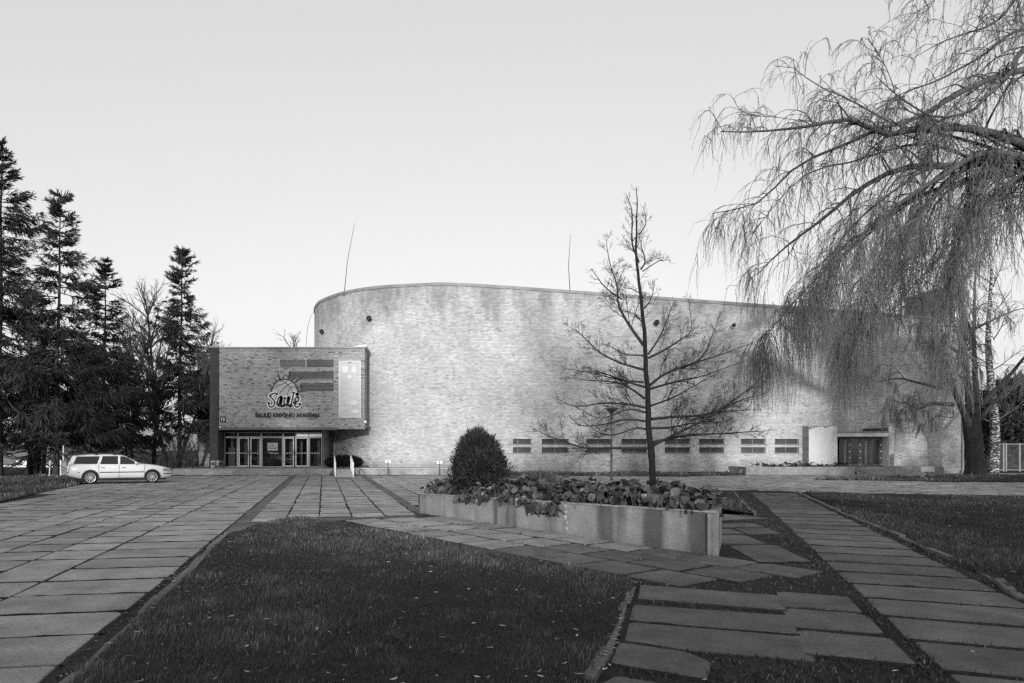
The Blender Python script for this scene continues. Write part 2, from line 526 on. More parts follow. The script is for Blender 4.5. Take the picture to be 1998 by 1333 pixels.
def grass(name, poly, npts, h, wdt, label, falloff=1.6, amp=0.0, zbase=0.01, ymin=0.0, shade=1.0):
    """blades spread over the lawn, denser towards the viewer's side where they can be told apart"""
    xs = np.array([p[0] for p in poly]); ys = np.array([p[1] for p in poly])
    pts = np.zeros((0, 2))
    while len(pts) < npts:
        x = rng.uniform(xs.min(), xs.max(), npts * 3); y = rng.uniform(max(ys.min(), ymin), ys.max(), npts * 3)
        keep = inpoly(x, y, poly) & (rng.random(npts * 3) < np.minimum(1, (max(4.0, ys.min()) / np.maximum(y, 1)) ** falloff))
        px_ = CX + F_PX * x / np.maximum(y, 0.5)
        keep &= (px_ > -60) & (px_ < 2060)
        pts = np.vstack([pts, np.stack([x[keep], y[keep]], axis=1)])
    pts = pts[:npts]
    n = len(pts)
    # tufts: heights and tone follow a smooth field
    fld = 0.5 + 0.5 * np.sin(pts[:, 0] * 2.1 + 1.7 * np.sin(pts[:, 1] * 1.4)) * np.sin(pts[:, 1] * 1.9 + 1.2 * np.sin(pts[:, 0] * 0.8))
    tc_ = pts[rng.integers(0, n, 130)].astype(np.float32)
    dmin = np.full(n, 9.0, dtype=np.float32)
    for c_ in tc_:
        dmin = np.minimum(dmin, np.hypot(pts[:, 0] - c_[0], pts[:, 1] - c_[1]))
    tuft = np.exp(-(dmin / 0.16) ** 2)
    bare_ = 0.5 + 0.5 * np.sin(pts[:, 0] * 0.9 + 2.2 * np.sin(pts[:, 1] * 0.55 + 1.0))
    hh = (1 + 0.9 * tuft) * (0.75 + 0.5 * bare_) * h * (0.45 + 0.9 * rng.random(n)) * (0.65 + 0.7 * fld)
    ww = wdt * (0.6 + 0.8 * rng.random(n)) * np.maximum(1.0, pts[:, 1] / 7.0)
    a = rng.uniform(0, 2 * np.pi, n)
    lean = rng.uniform(0.1, 0.95, n) * hh
    la = 0.9 + rng.normal(0, 1.1, n)
    dx, dy = np.cos(a), np.sin(a)
    z0 = zbase + lawn_h(pts[:, 0], pts[:, 1], amp)
    B = np.stack([pts[:, 0], pts[:, 1], z0], axis=1)
    W = np.stack([dx * ww, dy * ww, np.zeros(n)], axis=1)
    L = np.stack([np.cos(la) * lean, np.sin(la) * lean, np.zeros(n)], axis=1)
    U = np.zeros((n, 3)); U[:, 2] = hh
    v = np.stack([B - W, B + W, B + W * 0.7 + L * 0.4 + U * 0.65, B - W * 0.7 + L * 0.4 + U * 0.65, B + L + U * 0.95], axis=1).reshape(-1, 3)
    i = np.arange(n)[:, None] * 5
    f4 = i + np.array([[0, 1, 2, 3]]); f3 = i + np.array([[3, 2, 4]])
    tone = np.repeat((0.7 + 0.5 * bare_) * (1 + 0.6 * tuft) * (0.55 + 0.75 * rng.random(n) ** 1.5 + 0.35 * fld) * np.where(rng.random(n) < 0.05, 2.6, 1.0) * shade, 5)
    me = npmesh(name, v, [f4, f3], vcol=tone)
    o = obj(name, me, M_GRASS)
    return tag(o, label, 'grass', kind='stuff')
grass('grass', lawn_front, 100000, 0.042, 0.0032, 'short dark grass of the foreground lawn', 1.5, 0.02, ymin=3.2)
grass('grass', lawn_right, 40000, 0.05, 0.004, 'rough dark grass beside the long slab path', 1.3, 0.03, ymin=5.5, shade=0.62)
grass('grass', lawn_back, 9000, 0.06, 0.004, 'grass of the small lawn behind the planter', 0.5)
grass('grass', lawn_left, 9000, 0.09, 0.005, 'grass under the spruces near the white car', 0.5)
grass('grass', lawn_island, 8000, 0.10, 0.006, 'grass around the big willow trunk', 0.4)
grass('grass', lawn_strip, 6000, 0.12, 0.006, 'grass along the foot of the hall', 0.2)

def litter(name, poly, n, size, label, z, falloff=1.2, ymin=3.0):
    """pale curled willow leaves lying about"""
    xs = np.array([p[0] for p in poly]); ys = np.array([p[1] for p in poly])
    V, Fq, T = [], [], []
    k = 0
    while k < n:
        x = rng.uniform(xs.min(), xs.max()); y = rng.uniform(max(ys.min(), ymin), ys.max())
        if rng.random() > (max(4.0, ys.min()) / y) ** falloff or not inpoly(np.array([x]), np.array([y]), poly)[0]:
            continue
        a = rng.uniform(0, 2 * np.pi); L = size * rng.uniform(0.3, 1.35); w = min(0.016, L * rng.uniform(0.12, 0.35)); c = rng.uniform(0.0, 0.25) * L * rng.choice([0, 0.3, 1.0])
        zz = z + rng.uniform(0, 0.03)
        tl = rng.uniform(-0.4, 0.4)
        bend = rng.normal(0, 0.1) * L
        d = np.array([np.cos(a), np.sin(a)]); e = np.array([-np.sin(a), np.cos(a)])
        o = len(V)
        for t, wd in ((-1, 0.15), (-0.3, 1.0), (0.4, 0.9), (1, 0.1)):
            for s in (-1, 1):
                q = np.array([x, y]) + d * t * L / 2 + e * (s * w * wd / 2 + bend * (t * t - 0.5) * 0.5)
                V.append((q[0], q[1], zz + c * t * t * 0.5 + s * wd * w * tl * 0.5))
        for j in range(3):
            Fq.append((o + 2 * j, o + 2 * j + 1, o + 2 * j + 3, o + 2 * j + 2))
        T += [rng.choice([rng.uniform(0.2, 0.5), rng.uniform(0.4, 1.2)])] * 8
        k += 1
    me = npmesh(name, V, np.array(Fq), vcol=T)
    return tag(obj(name, me, M_LITTER), label, 'leaves', kind='stuff')
litter('fallen_leaves', lawn_front, 400, 0.065, 'pale dry willow leaves scattered on the foreground lawn', 0.045, 1.0)
litter('fallen_leaves', gl((1245, 1145), (1590, 1110), (1998, 1160)) + [(7, 4.2), (1.2, 4.2)], 90, 0.05, 'pale leaf fragments lying on the near slabs', 0.012, 0.8, 4.0)
litter('fallen_leaves', lawn_right, 260, 0.08, 'dry leaves in the grass beside the long path', 0.05, 1.0, 6)
litter('fallen_leaves', gl((1232, 1140), (1250, 1140), (1180, 1333), (1150, 1333)), 110, 0.05, 'dry leaves along the near lawn kerb', 0.02, 0.3, 4.0)

QUADS = []; EDGES = []; EDGES_S = []
def c_x(q): return float(sum(p[0] for p in q) / len(q))
def slab(quad, parent, m, zt=0.0, thick=0.07, ch=0.009, jit=0.012, name='paving_slab', lst=None):
    q = np.array(quad, dtype=float)
    q += rng.normal(0, jit, q.shape)
    if q[:, 1].min() < 20: QUADS.append(q.copy())
    ar = 0.5 * sum(q[i][0] * q[(i + 1) % len(q)][1] - q[(i + 1) % len(q)][0] * q[i][1] for i in range(len(q)))
    if ar < 0: q = q[::-1]
    # clipped, worn corners
    pts = []
    n0 = len(q)
    for i in range(n0):
        p, a, b = q[i], q[i - 1], q[(i + 1) % n0]
        k = rng.uniform(0.012, 0.045) if rng.random() < 0.8 else rng.uniform(0.05, 0.11)
        da, db = a - p, b - p
        la, lb = np.linalg.norm(da) + 1e-6, np.linalg.norm(db) + 1e-6
        pts += [p + da / la * min(k, la * .3), p + db / lb * min(k, lb * .3)]
    q = np.array(pts)
    c = q.mean(axis=0)
    n = len(q)
    tx, ty = rng.normal(0, 0.003, 2)
    z0 = zt + abs(rng.normal(0, 0.003))
    d = c - q
    ins = q + d / (np.linalg.norm(d, axis=1, keepdims=True) + 1e-6) * ch
    zz = lambda p: z0 + tx * (p[0] - c[0]) + ty * (p[1] - c[1])
    v = [(p[0], p[1], zz(p)) for p in ins] + [(p[0], p[1], zz(p) - ch * 0.8) for p in q] + [(p[0], p[1], z0 - thick) for p in q]
    f = [tuple(range(n))] + [(i, n + i, n + (i + 1) % n, (i + 1) % n) for i in range(n)] + [(n + i, 2 * n + i, 2 * n + (i + 1) % n, n + (i + 1) % n) for i in range(n)]
    if lst is not None:
        lst.append((v, f)); return None
    me = bpy.data.meshes.new(name); me.from_pydata(v, [], f); me.update()
    return obj(name, me, m, parent)

def slab_field(root_name, label, uo, origin, rows, cols, du, m, far, clip, kind_label, stag=0.0, maxn=300, gap=0.045, skip=0.0):
    """rectangular slabs on a grid: uo = unit direction of the columns (away), cols = list of (v0, v1)"""
    u = np.array(uo); v = np.array([u[1], -u[0]]); o = np.array(origin)
    root = empty(root_name, (0, 0, 0)); tag(root, label, 'paving', kind='structure')
    cells, mass = [], []
    for (v0, v1, ph) in cols:
        for k in range(rows[0], rows[1]):
            a = (k + ph) * du
            quad = [o + u * (a + gap / 2) + v * (v0 + gap / 2), o + u * (a + gap / 2) + v * (v1 - gap / 2), o + u * (a + du - gap / 2) + v * (v1 - gap / 2), o + u * (a + du - gap / 2) + v * (v0 + gap / 2)]
            c = sum(quad) / 4
            if not clip(c[0], c[1]) or rng.random() < skip: continue
            cells.append((c[1], quad))
    cells.sort(key=lambda t: t[0])
    for i, (y, quad) in enumerate(cells):
        px_ = CX + F_PX * quad[0][0] / max(0.5, y)
        if i < maxn and y < far and y > 3.2:
            slab(quad, root, m)
        else:
            slab(quad, None, m, lst=mass, jit=0.012)
        if y < 44 and -80 < CX + F_PX * c_x(quad) / max(y, 0.5) < 2080: EDGES.append((quad[0], quad[1])); EDGES_S.append((quad[1], quad[2]))
    if mass:
        mb = MB()
        for v_, f_ in mass: mb.add(v_, f_)
        o_ = mb.build('far_slabs', m, root); o_['kind'] = 'stuff'
    return root

AX = np.array([(631 - CX) / F_PX, 1.0]); AX /= np.linalg.norm(AX)
VX = np.array([AX[1], -AX[0]])
edge0 = np.array(G(569, 928))                      # left edge of the dark joint strip at its far end
edge_o = edge0 - AX * (edge0[1] - 3.0) / AX[1]       # same line at 3 m
LL = [G(-60, 988), G(0, 980), G(66, 965), G(157, 945.5), (-19.2, 36.5), (-24, 42.3)]
def left_clip(x, y):
    if y > 42.6 or y < 1.5: return False
    px_ = CX + F_PX * x / y
    if px_ < -250: return False
    for (x0, y0), (x1, y1) in zip(LL[:-1], LL[1:]):
        if y0 <= y <= y1 or y1 <= y <= y0:
            xe = x0 + (x1 - x0) * (y - y0) / (y1 - y0)
            return x > xe
    return True
cl, x = [], 0.0
for w in (1.5, 0.82, 0.80, 0.72, 0.84, 1.52, 0.8, 0.84, 1.5, 0.8, 1.5, 0.82, 1.5, 0.8, 1.5, 1.5, 0.8):
    cl.append((x - w, x, rnd.choice([0, 0, 0.02, 0.5])))
    x -= w
slab_field('plaza', 'wide plaza of long concrete slabs with open joints', AX, edge_o, (-2, 46), cl, 0.9, M_SLAB, 26, left_clip, '')
cm, x = [], 0.32
for w in (0.8, 0.8, 0.8, 0.83, 0.83):
    cm.append((x, x + w, 0.0)); x += w
s2 = x
def mid_clip(x, y):
    if y > 42.9: return False
    b = np.interp(x, [-6.0, -3.9, -2.8, -0.4], [13.9, 15.3, 17.0, 17.4])
    return y > b
slab_field('walkway', 'slab walkway leading straight to the entrance steps', AX, edge_o, (8, 46), cm, 0.9, M_SLAB, 30, mid_clip, '')
cr, x = [], s2 + 0.3
for i in range(44):
    w = (0.8, 0.83, 1.5, 0.8)[i % 4]
    cr.append((x, x + w, rnd.choice([0, 0.3, 0.5]))); x += w
pl_back = [(-0.9, 18.3), (0.8, 19.8), (3.2, 21.5)]
def right_clip(x, y):
    if y > 43.4 or y < 18.0: return False
    px_ = CX + F_PX * x / y; py_ = CY + F_PX * CAMH / y
    lo = np.interp(px_, [700, 820, 1000, 1340, 1440, 1570, 1998], [1004, 990, 958, 955, 956.5, 960, 968])
    if py_ > lo: return False
    if inpoly(np.array([x]), np.array([y]), lawn_island)[0] or inpoly(np.array([x]), np.array([y]), lawn_strip)[0]: return False
    return px_ < 2100
slab_field('forecourt', 'slab forecourt running along the brick hall to the side door', AX, edge_o, (10, 56), cr, 0.9, M_SLAB, 30, right_clip, '', maxn=220)
sheet('footpath', [(20, 43.5), (55, 43.5), (55, 47.5), (20.6, 47.5)], -0.004, M_CONC, 'concrete apron in front of the side door', 'path')

# long path on the right
WX = np.array([(1375 - CX) / F_PX, 1.0]); WX /= np.linalg.norm(WX)
p0 = np.array(G(1604, 1095)); p0 = p0 - WX * 8.1
WV = np.array([WX[1], -WX[0]])
inner = lambda x, y: 2.2 < y < 25.6
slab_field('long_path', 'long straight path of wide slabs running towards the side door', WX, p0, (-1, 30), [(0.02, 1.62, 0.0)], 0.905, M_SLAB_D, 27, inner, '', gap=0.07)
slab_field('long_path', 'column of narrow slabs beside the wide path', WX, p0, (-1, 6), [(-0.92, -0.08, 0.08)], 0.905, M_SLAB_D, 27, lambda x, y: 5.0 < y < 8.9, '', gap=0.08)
near_path = empty('stepping_path', (0, 0, 0)); tag(near_path, 'long slabs with wide grassy joints in the near corner', 'paving', kind='structure')
for qd in (((1248, 1141), (1521, 1162), (1535, 1191), (1243, 1169)), ((1236, 1179), (1543, 1202), (1560, 1239), (1228, 1211)),
           ((1226, 1213), (1566, 1243), (1590, 1291), (1345, 1269), (1218, 1250)), ((1208, 1253), (1340, 1271), (1390, 1292), (1378, 1325), (1188, 1294)),
           ((1172, 1333), (1200, 1318), (1330, 1340), (1420, 1395), (1140, 1400))):
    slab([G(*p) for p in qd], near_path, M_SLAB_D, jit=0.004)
    EDGES.append((G(*qd[-1]), G(*qd[-2])))
side_slabs = empty('corner_paving', (0, 0, 0)); tag(side_slabs, 'loose slabs beyond the end of the concrete planter', 'paving', kind='structure')
for qd in (((1395, 1001), (1470, 1008), (1506, 1012), (1380, 1017)), ((1385, 1022), (1470, 1021), (1493, 1029), (1385, 1030)),
           ((1432, 1031), (1500, 1031), (1526, 1042), (1462, 1043)), ((1385, 1033), (1425, 1032), (1452, 1042), (1385, 1042)),
           ((1385, 1044), (1452, 1044), (1500, 1062), (1385, 1061)), ((1421, 1065), (1512, 1063), (1586, 1097), (1481, 1097))):
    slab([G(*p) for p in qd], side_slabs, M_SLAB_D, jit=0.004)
    EDGES.append((G(*qd[-1]), G(*qd[-2])))

# diagonal path along the planter
PB = np.array(G(1402, 1085)); PA = np.array(G(816, 1000))
PD = (PB - PA) / np.linalg.norm(PB - PA)             # along the planter towards the near end
PN = np.array([-PD[1], PD[0]])                       # away from the camera
if PN[1] < 0: PN = -PN
dstart = np.array(G(668, 1015.5))
diag = empty('planter_path', (0, 0, 0)); tag(diag, 'diagonal path of square slabs along the concrete planter', 'paving', kind='structure')
for c in range(3):
    off = -0.0 + c * 0.87
    for k in range(14):
        a = k * 0.93 + (0.0, 0.25, 0.5)[c]
        q0 = dstart + PD * a + PN * off
        quad = [q0 + PD * 0.03 + PN * 0.03, q0 + PD * 0.90 + PN * 0.03, q0 + PD * 0.90 + PN * 0.84, q0 + PD * 0.03 + PN * 0.84]
        cpt = sum(quad) / 4
        px_ = CX + F_PX * cpt[0] / cpt[1]
        if px_ > (1330, 1480, 1530)[c]: continue
        if c == 2 and ((quad[2] - PA) @ PN > -0.02): 
            quad[2] = quad[2] - PN * ((quad[2] - PA) @ PN + 0.05); quad[3] = quad[3] - PN * ((quad[3] - PA) @ PN + 0.05)
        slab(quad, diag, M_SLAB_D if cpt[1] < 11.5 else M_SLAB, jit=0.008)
        EDGES.append((quad[0], quad[3])); EDGES_S.append((quad[0], quad[1]))

def kerb_line(pts, label, w=0.11, h=0.10, L=0.98, m=M_KERB, z=0.0, lean=0.0):
    root = empty('kerb', (0, 0, 0)); tag(root, label, 'kerb', kind='structure')
    p = resample(np.array(pts), 0.1)
    step = max(2, int(L / 0.1))
    for i in range(0, len(p) - 2, step):
        a, b = p[i], p[min(i + step, len(p) - 1)]
        d = b - a; ln = np.linalg.norm(d)
        if ln < 0.2: continue
        d /= ln; nrm = np.array([-d[1], d[0]])
        a = a + d * 0.012 + nrm * rng.normal(0, 0.012); b = b - d * 0.012 + nrm * rng.normal(0, 0.012)
        q = [a - nrm * w / 2, b - nrm * w / 2, b + nrm * w / 2, a + nrm * w / 2]
        slab(q, root, m, zt=z + h + rng.normal(0, 0.012) - 0.03, thick=h + 0.05, ch=0.012, jit=0.008, name='kerb_stone')
kerb_line(gl((440, 1046), (406, 1077), (376, 1107), (332, 1149), (250, 1226), (146, 1331)) + [(-2.5, 3.4)], 'broken kerb between plaza and foreground lawn', 0.11, 0.06)
kerb_line(gl((440, 1045), (500, 1024), (550, 1013), (590, 1010), (640, 1016)), 'pale curved kerb round the lawn tip', 0.09, 0.06, 0.5)
kerb_line(gl((1237, 1146), (1226, 1172), (1190, 1248), (1150, 1333)) + [(1.0, 3.6)], 'sunken kerb along the near side of the foreground lawn', 0.09, 0.05)
kerb_line(gl((1556, 961), (1643, 1002), (1739, 1040), (1829, 1083), (1931, 1122), (1998, 1174)), 'mossy kerb between the long path and the lawn', 0.1, 0.07)
kerb_line(gl((1430, 959), (1452, 983), (1474, 1006)), 'thin kerb at the small lawn behind the planter', 0.08, 0.06)

# weeds, moss and crumbs growing in the open joints
def joint_weeds(name, poly, n, label, h=0.03, tone=0.8, ymin=4.0):
    xs = np.array([p[0] for p in poly]); ys = np.array([p[1] for p in poly])
    x = rng.uniform(xs.min(), xs.max(), n * 16); y = rng.uniform(max(ymin, ys.min()), ys.max(), n * 16)
    k = inpoly(x, y, poly) & (rng.random(n * 16) < np.minimum(1, (5.0 / y) ** 1.2))
    for q in QUADS:
        if q[:, 0].max() < xs.min() or q[:, 0].min() > xs.max(): continue
        c = q.mean(axis=0)
        k &= ~inpoly(x, y, [tuple(c + (p - c) * 0.985) for p in q])
    px_ = CX + F_PX * x / np.maximum(y, 0.5)
    k &= (px_ > -60) & (px_ < 2060)
    x, y = x[k][:n], y[k][:n]; m_ = len(x)
    a = rng.uniform(0, 2 * np.pi, m_); w = rng.uniform(0.002, 0.007, m_); hh = h * rng.uniform(0.2, 1.3, m_); ln = rng.uniform(0.2, 1.6, m_) * hh; la = rng.uniform(0, 6.28, m_)
    B = np.stack([x, y, np.full(m_, -0.02)], axis=1); W = np.stack([np.cos(a) * w, np.sin(a) * w, 0 * w], axis=1)
    T_ = B + np.stack([np.cos(la) * ln, np.sin(la) * ln, hh + 0.01], axis=1)
    v = np.stack([B - W, B + W, T_ + W * 0.6, T_ - W * 0.6], axis=1).reshape(-1, 3)
    f = np.arange(m_)[:, None] * 4 + np.array([[0, 1, 2, 3]])
    t = np.repeat(np.where(rng.random(m_) < 0.12, rng.uniform(1.5, 5.0, m_), rng.uniform(0.4, 1.3, m_)) * tone, 4)
    return tag(obj(name, npmesh(name, v, f, vcol=t), M_GRASS), label, 'weeds', kind='stuff')
joint_weeds('joint_weeds', gl((1240, 1140), (1560, 1090), (1400, 1000), (1450, 955), (1560, 960), (1998, 1165)) + [(8, 4.3), (1.1, 4.3)], 26000, 'moss and weeds in the joints of the near slabs')
joint_weeds('joint_weeds', [(-12, 4.4), (-2.4, 4.4)] + gl((440, 1043), (600, 1005), (560, 940), (0, 985)), 9000, 'weeds in the joints of the plaza slabs', 0.02)
joint_weeds('joint_weeds', gl((640, 1014), (816, 1000), (1402, 1087), (1560, 1120), (1240, 1150)), 9000, 'weeds in the joints along the planter', 0.025)

# sandy strips between the paved fields
def strip(v0, v1, y0, y1):
    a, b = edge_o + AX * (y0 - 3.0) / AX[1], edge_o + AX * (y1 - 3.0) / AX[1]
    return [tuple(a + VX * v0), tuple(a + VX * v1), tuple(b + VX * v1), tuple(b + VX * v0)]
M_SAND = mat('trodden_sand', 0.13, 0.95, 0.1, var=0.6, scale=7, bump=0.9, bscale=45, var2=0.4, scale2=1.1)
sheet('sand_strip', strip(-0.03, 0.36, 13.5, 43.2), -0.007, M_SAND, 'sandy joint strip between the plaza and the entrance walkway', 'path')
sheet('sand_strip', strip(s2 - 0.03, s2 + 0.33, 16.5, 43.2), -0.007, M_SAND, 'sandy joint strip between the walkway and the forecourt', 'path')
sheet('sand_patch', gl((446, 1046), (474, 1012), (545, 1018), (612, 1006), (790, 1001), (815, 1004), (816, 1010), (700, 1012), (640, 1017), (590, 1012), (550, 1015), (500, 1026)), -0.0085, M_SAND, 'trodden sandy patch between the walkway and the lawn tip', 'path')
litter('fallen_leaves', gl((150, 1331), (250, 1226), (332, 1149), (406, 1077), (440, 1046), (425, 1046), (380, 1080), (300, 1150), (200, 1240), (100, 1333)), 130, 0.05, 'dry leaf crumbs collected along the plaza kerb', 0.004, 0.3, 4.0)

# moss and grit that has built up along the joints
def moss(name, edges, label, share, hmax):
    V, Fq, T, o_ = [], [], [], 0
    for a, b in edges:
        if rng.random() > share: continue
        a, b = np.array(a), np.array(b); L = np.linalg.norm(b - a)
        if L < 0.1: continue
        d = (b - a) / L; nn = np.array([-d[1], d[0]])
        k = max(4, int(L / 0.13)); t = np.linspace(0, 1, k)
        h = hmax * rng.uniform(0.25, 1.0, k) * (0.5 + 0.5 * np.sin(t * rng.uniform(4, 12) + rng.uniform(0, 6)) ** 2)
        w = 0.026 + 0.012 * rng.random(k)
        c = a + (b - a) * t[:, None] - nn * 0.022 + nn * rng.normal(0, 0.006, k)[:, None]
        for s_, z in ((-1, -0.012), (0, None), (1, -0.012)):
            q = c + nn * (s_ * w)[:, None]
            V.append(np.column_stack([q, h if z is None else np.full(k, z)]))
        i = np.arange(k - 1)
        Fq += [np.stack([o_ + i, o_ + i + 1, o_ + k + i + 1, o_ + k + i], axis=1), np.stack([o_ + k + i, o_ + k + i + 1, o_ + 2 * k + i + 1, o_ + 2 * k + i], axis=1)]
        T.append(np.full(3 * k, rng.uniform(0.4, 1.1))); o_ += 3 * k
    return tag(obj(name, npmesh(name, np.concatenate(V), np.concatenate(Fq), vcol=np.concatenate(T)), mat('moss', 0.05, 0.95, 0.05, vcol='tone', var=0.5, scale=20)), label, 'moss', kind='stuff')
moss('joint_moss', EDGES, 'dark moss and grit built up in the cross joints of the paving', 0.85, 0.018)
moss('joint_moss', EDGES_S, 'dark moss and grit built up in the long joints of the paving', 0.7, 0.012)
# ------------------------------------------------------------------ the brick hall
YF = 47.6                                             # front plane of the hall
SP = F_PX / YF
def hx(px): return (px - CX) / SP
def hz(py): return CAMH + (CY - py) / SP
def roof_z(x):
    return float(np.interp(x, [-12, 0.2, 5.3, 22.4, 37.3], [13.62, 13.50, 13.16, 11.93, 10.84]))
XR = hx(1881)
curve = [(5.3, YF), (2.6, YF + 0.06), (0.2, YF + 0.3), (-2.05, YF + 0.8), (-3.75, YF + 1.25), (-5.25, YF + 1.9), (-7.1, YF + 3.3), (-8.7, YF + 5.2), (-9.9, YF + 7.4), (-10.75, YF + 10.9), (-10.6, YF + 15), (-8, YF + 21), (-2, YF + 25.5), (6, YF + 27), (XR, YF + 27)]
cpts = smooth_path(curve, 150)
hall = empty('sports_hall', (12, YF, 0), label='large windowless brick sports hall with a rounded corner and sloping roofline', cat='building')

def uv_mesh(name, quads, uvs, m, parent, smooth=False):
    v, f, u = [], [], []
    idx = {}
    for q, uu in zip(quads, uvs):
        face = []
        for p in q:
            k = tuple(round(float(c), 4) for c in p)
            if k not in idx:
                idx[k] = len(v); v.append(k)
            face.append(idx[k])
        f.append(face); u += list(uu)
    me = bpy.data.meshes.new(name); me.from_pydata(v, [], f)
    l = me.uv_layers.new(name='UVMap')
    l.data.foreach_set('uv', np.array(u, dtype=np.float32).ravel())
    if smooth:
        for p in me.polygons: p.use_smooth = True
    me.update()
    return obj(name, me, m, parent)

# flat front with 16 slit openings
wins = [(985, 1037), (1057, 1110), (1144, 1192), (1213, 1263), (1297, 1347), (1364, 1413), (1446, 1494), (1512, 1559)]
WZ = [(hz(867.0), hz(856.5)), (hz(884.0), hz(872.8))]
xb = sorted([5.3, XR] + [hx(p) for w in wins for p in w] + list(np.arange(6.5, 37, 1.7)))
zb = [-0.3, WZ[1][0], WZ[1][1], WZ[0][0], WZ[0][1], 5.0, 8.0]
quads, uvs = [], []
def hole(x, z):
    return any(hx(a) < x < hx(b) for a, b in wins) and any(z0 < z < z1 for z0, z1 in WZ)
for x0, x1 in zip(xb[:-1], xb[1:]):
    if x1 - x0 < 1e-4: continue
    zz = [(a, a) for a in zb] + [(roof_z(x0), roof_z(x1))]
    for (a0, a1), (b0, b1) in zip(zz[:-1], zz[1:]):
        if hole((x0 + x1) / 2, (a0 + b0) / 2): continue
        quads.append([(x0, YF, a0), (x1, YF, a1), (x1, YF, b1), (x0, YF, b0)])
        uvs.append([(x0, a0), (x1, a1), (x1, b1), (x0, b0)])
RV = 0.22
for a, b in wins:
    x0, x1 = hx(a), hx(b)
    for z0, z1 in WZ:
        for q in ([(x0, YF, z0), (x0, YF, z1), (x0, YF + RV, z1), (x0, YF + RV, z0)], [(x1, YF + RV, z0), (x1, YF + RV, z1), (x1, YF, z1), (x1, YF, z0)],
                  [(x0, YF + RV, z1), (x0, YF, z1), (x1, YF, z1), (x1, YF + RV, z1)], [(x0, YF, z0), (x0, YF + RV, z0), (x1, YF + RV, z0), (x1, YF, z0)]):
            quads.append(q)
            uvs.append([(p[0] + p[1], p[2]) for p in q])
s = 0.0
up = 5.3
for p, q in zip(cpts[:-1], cpts[1:]):
    d = float(np.linalg.norm(q - p))
    za, zc = roof_z(p[0]), roof_z(q[0])
    for z0, z1, w0, w1 in ((-0.3, 6.0, -0.3, 6.0), (6.0, za, 6.0, zc)):
        quads.append([(q[0], q[1], w0), (p[0], p[1], z0), (p[0], p[1], z1), (q[0], q[1], w1)])
        uvs.append([(up - s - d, w0), (up - s, z0), (up - s, z1), (up - s - d, w1)])
    s += d
quads.append([(XR, YF, -0.3), (XR, YF + 27, -0.3), (XR, YF + 27, roof_z(XR)), (XR, YF, roof_z(XR))])
uvs.append([(0, 0), (27, 0), (27, 10), (0, 10)])
uv_mesh('brick_wall', quads, uvs, M_BRICK, hall)
# roof and coping
ring = [(x, YF) for x in np.linspace(XR, 5.3, 20)] + [tuple(p) for p in cpts[1:]]
mb = MB()
cen = (14, YF + 14)
vv = [(x, y, roof_z(x) - 0.15) for x, y in ring] + [(cen[0], cen[1], roof_z(cen[0]) - 0.15)]
mb.add(vv, [(i + 1, i, len(ring)) for i in range(len(ring) - 1)] + [(0, len(ring) - 1, len(ring))])
mb.build('roof', M_DKMETAL, hall)
mb = MB()
rp = np.array(ring)
nr = np.zeros_like(rp); nr[1:-1] = rp[2:] - rp[:-2]; nr[0] = rp[1] - rp[0]; nr[-1] = rp[-1] - rp[-2]
nr /= np.linalg.norm(nr, axis=1, keepdims=True)
outn = np.stack([-nr[:, 1], nr[:, 0]], axis=1)
if outn[0][1] > 0: outn = -outn
for i in range(len(rp) - 1):
    a, b = rp[i], rp[i + 1]
    ao, bo = a + outn[i] * 0.06, b + outn[i + 1] * 0.06
    ai, bi = a - outn[i] * 0.25, b - outn[i + 1] * 0.25
    za, zc = roof_z(a[0]), roof_z(b[0])
    mb.hexa([(ao[0], ao[1], za - 0.12), (bo[0], bo[1], zc - 0.12), (bi[0], bi[1], zc - 0.12), (ai[0], ai[1], za - 0.12)],
            [(ao[0], ao[1], za + 0.09), (bo[0], bo[1], zc + 0.09), (bi[0], bi[1], zc + 0.11), (ai[0], ai[1], za + 0.11)])
mb.build('coping', M_COPING, hall)
for i, (a, b) in enumerate(wins):
    x0, x1 = hx(a), hx(b)
    for j, (z0, z1) in enumerate(WZ):
        w = MB()
        t = 0.035
        w.box(x0, x1, YF + RV - 0.06, YF + RV, z0, z0 + t).box(x0, x1, YF + RV - 0.06, YF + RV, z1 - t, z1).box(x0, x0 + t, YF + RV - 0.06, YF + RV, z0 + t, z1 - t).box(x1 - t, x1, YF + RV - 0.06, YF + RV, z0 + t, z1 - t)
        xm = (x0 + x1) / 2
        w.box(xm - 0.015, xm + 0.015, YF + RV - 0.055, YF + RV, z0 + t, z1 - t)
        win = w.build('window', M_METAL, hall)
        cuts = [x0 + t, xm - 0.015, xm + 0.015, x1 - t]
        for c0, c1 in ((cuts[0], cuts[1]), (cuts[2], cuts[3])):
            p = MB().box(c0, c1, YF + RV - 0.03, YF + RV + 0.02, z0 + t, z1 - t).build('pane', M_BOARDPANE, win)
        MB().add([(x0 - 0.05, YF - 0.05, z0 - 0.035), (x1 + 0.05, YF - 0.05, z0 - 0.035), (x1 + 0.05, YF + RV - 0.06, z0 + 0.015), (x0 - 0.05, YF + RV - 0.06, z0 + 0.015),
                  (x0 - 0.05, YF - 0.05, z0 - 0.005), (x1 + 0.05, YF - 0.05, z0 - 0.005), (x1 + 0.05, YF + RV - 0.06, z0 + 0.035), (x0 - 0.05, YF + RV - 0.06, z0 + 0.035)],
                 [(0, 3, 2, 1), (4, 5, 6, 7), (0, 1, 5, 4), (1, 2, 6, 5), (2, 3, 7, 6), (3, 0, 4, 7)]).build('window_sill', M_METAL, win)
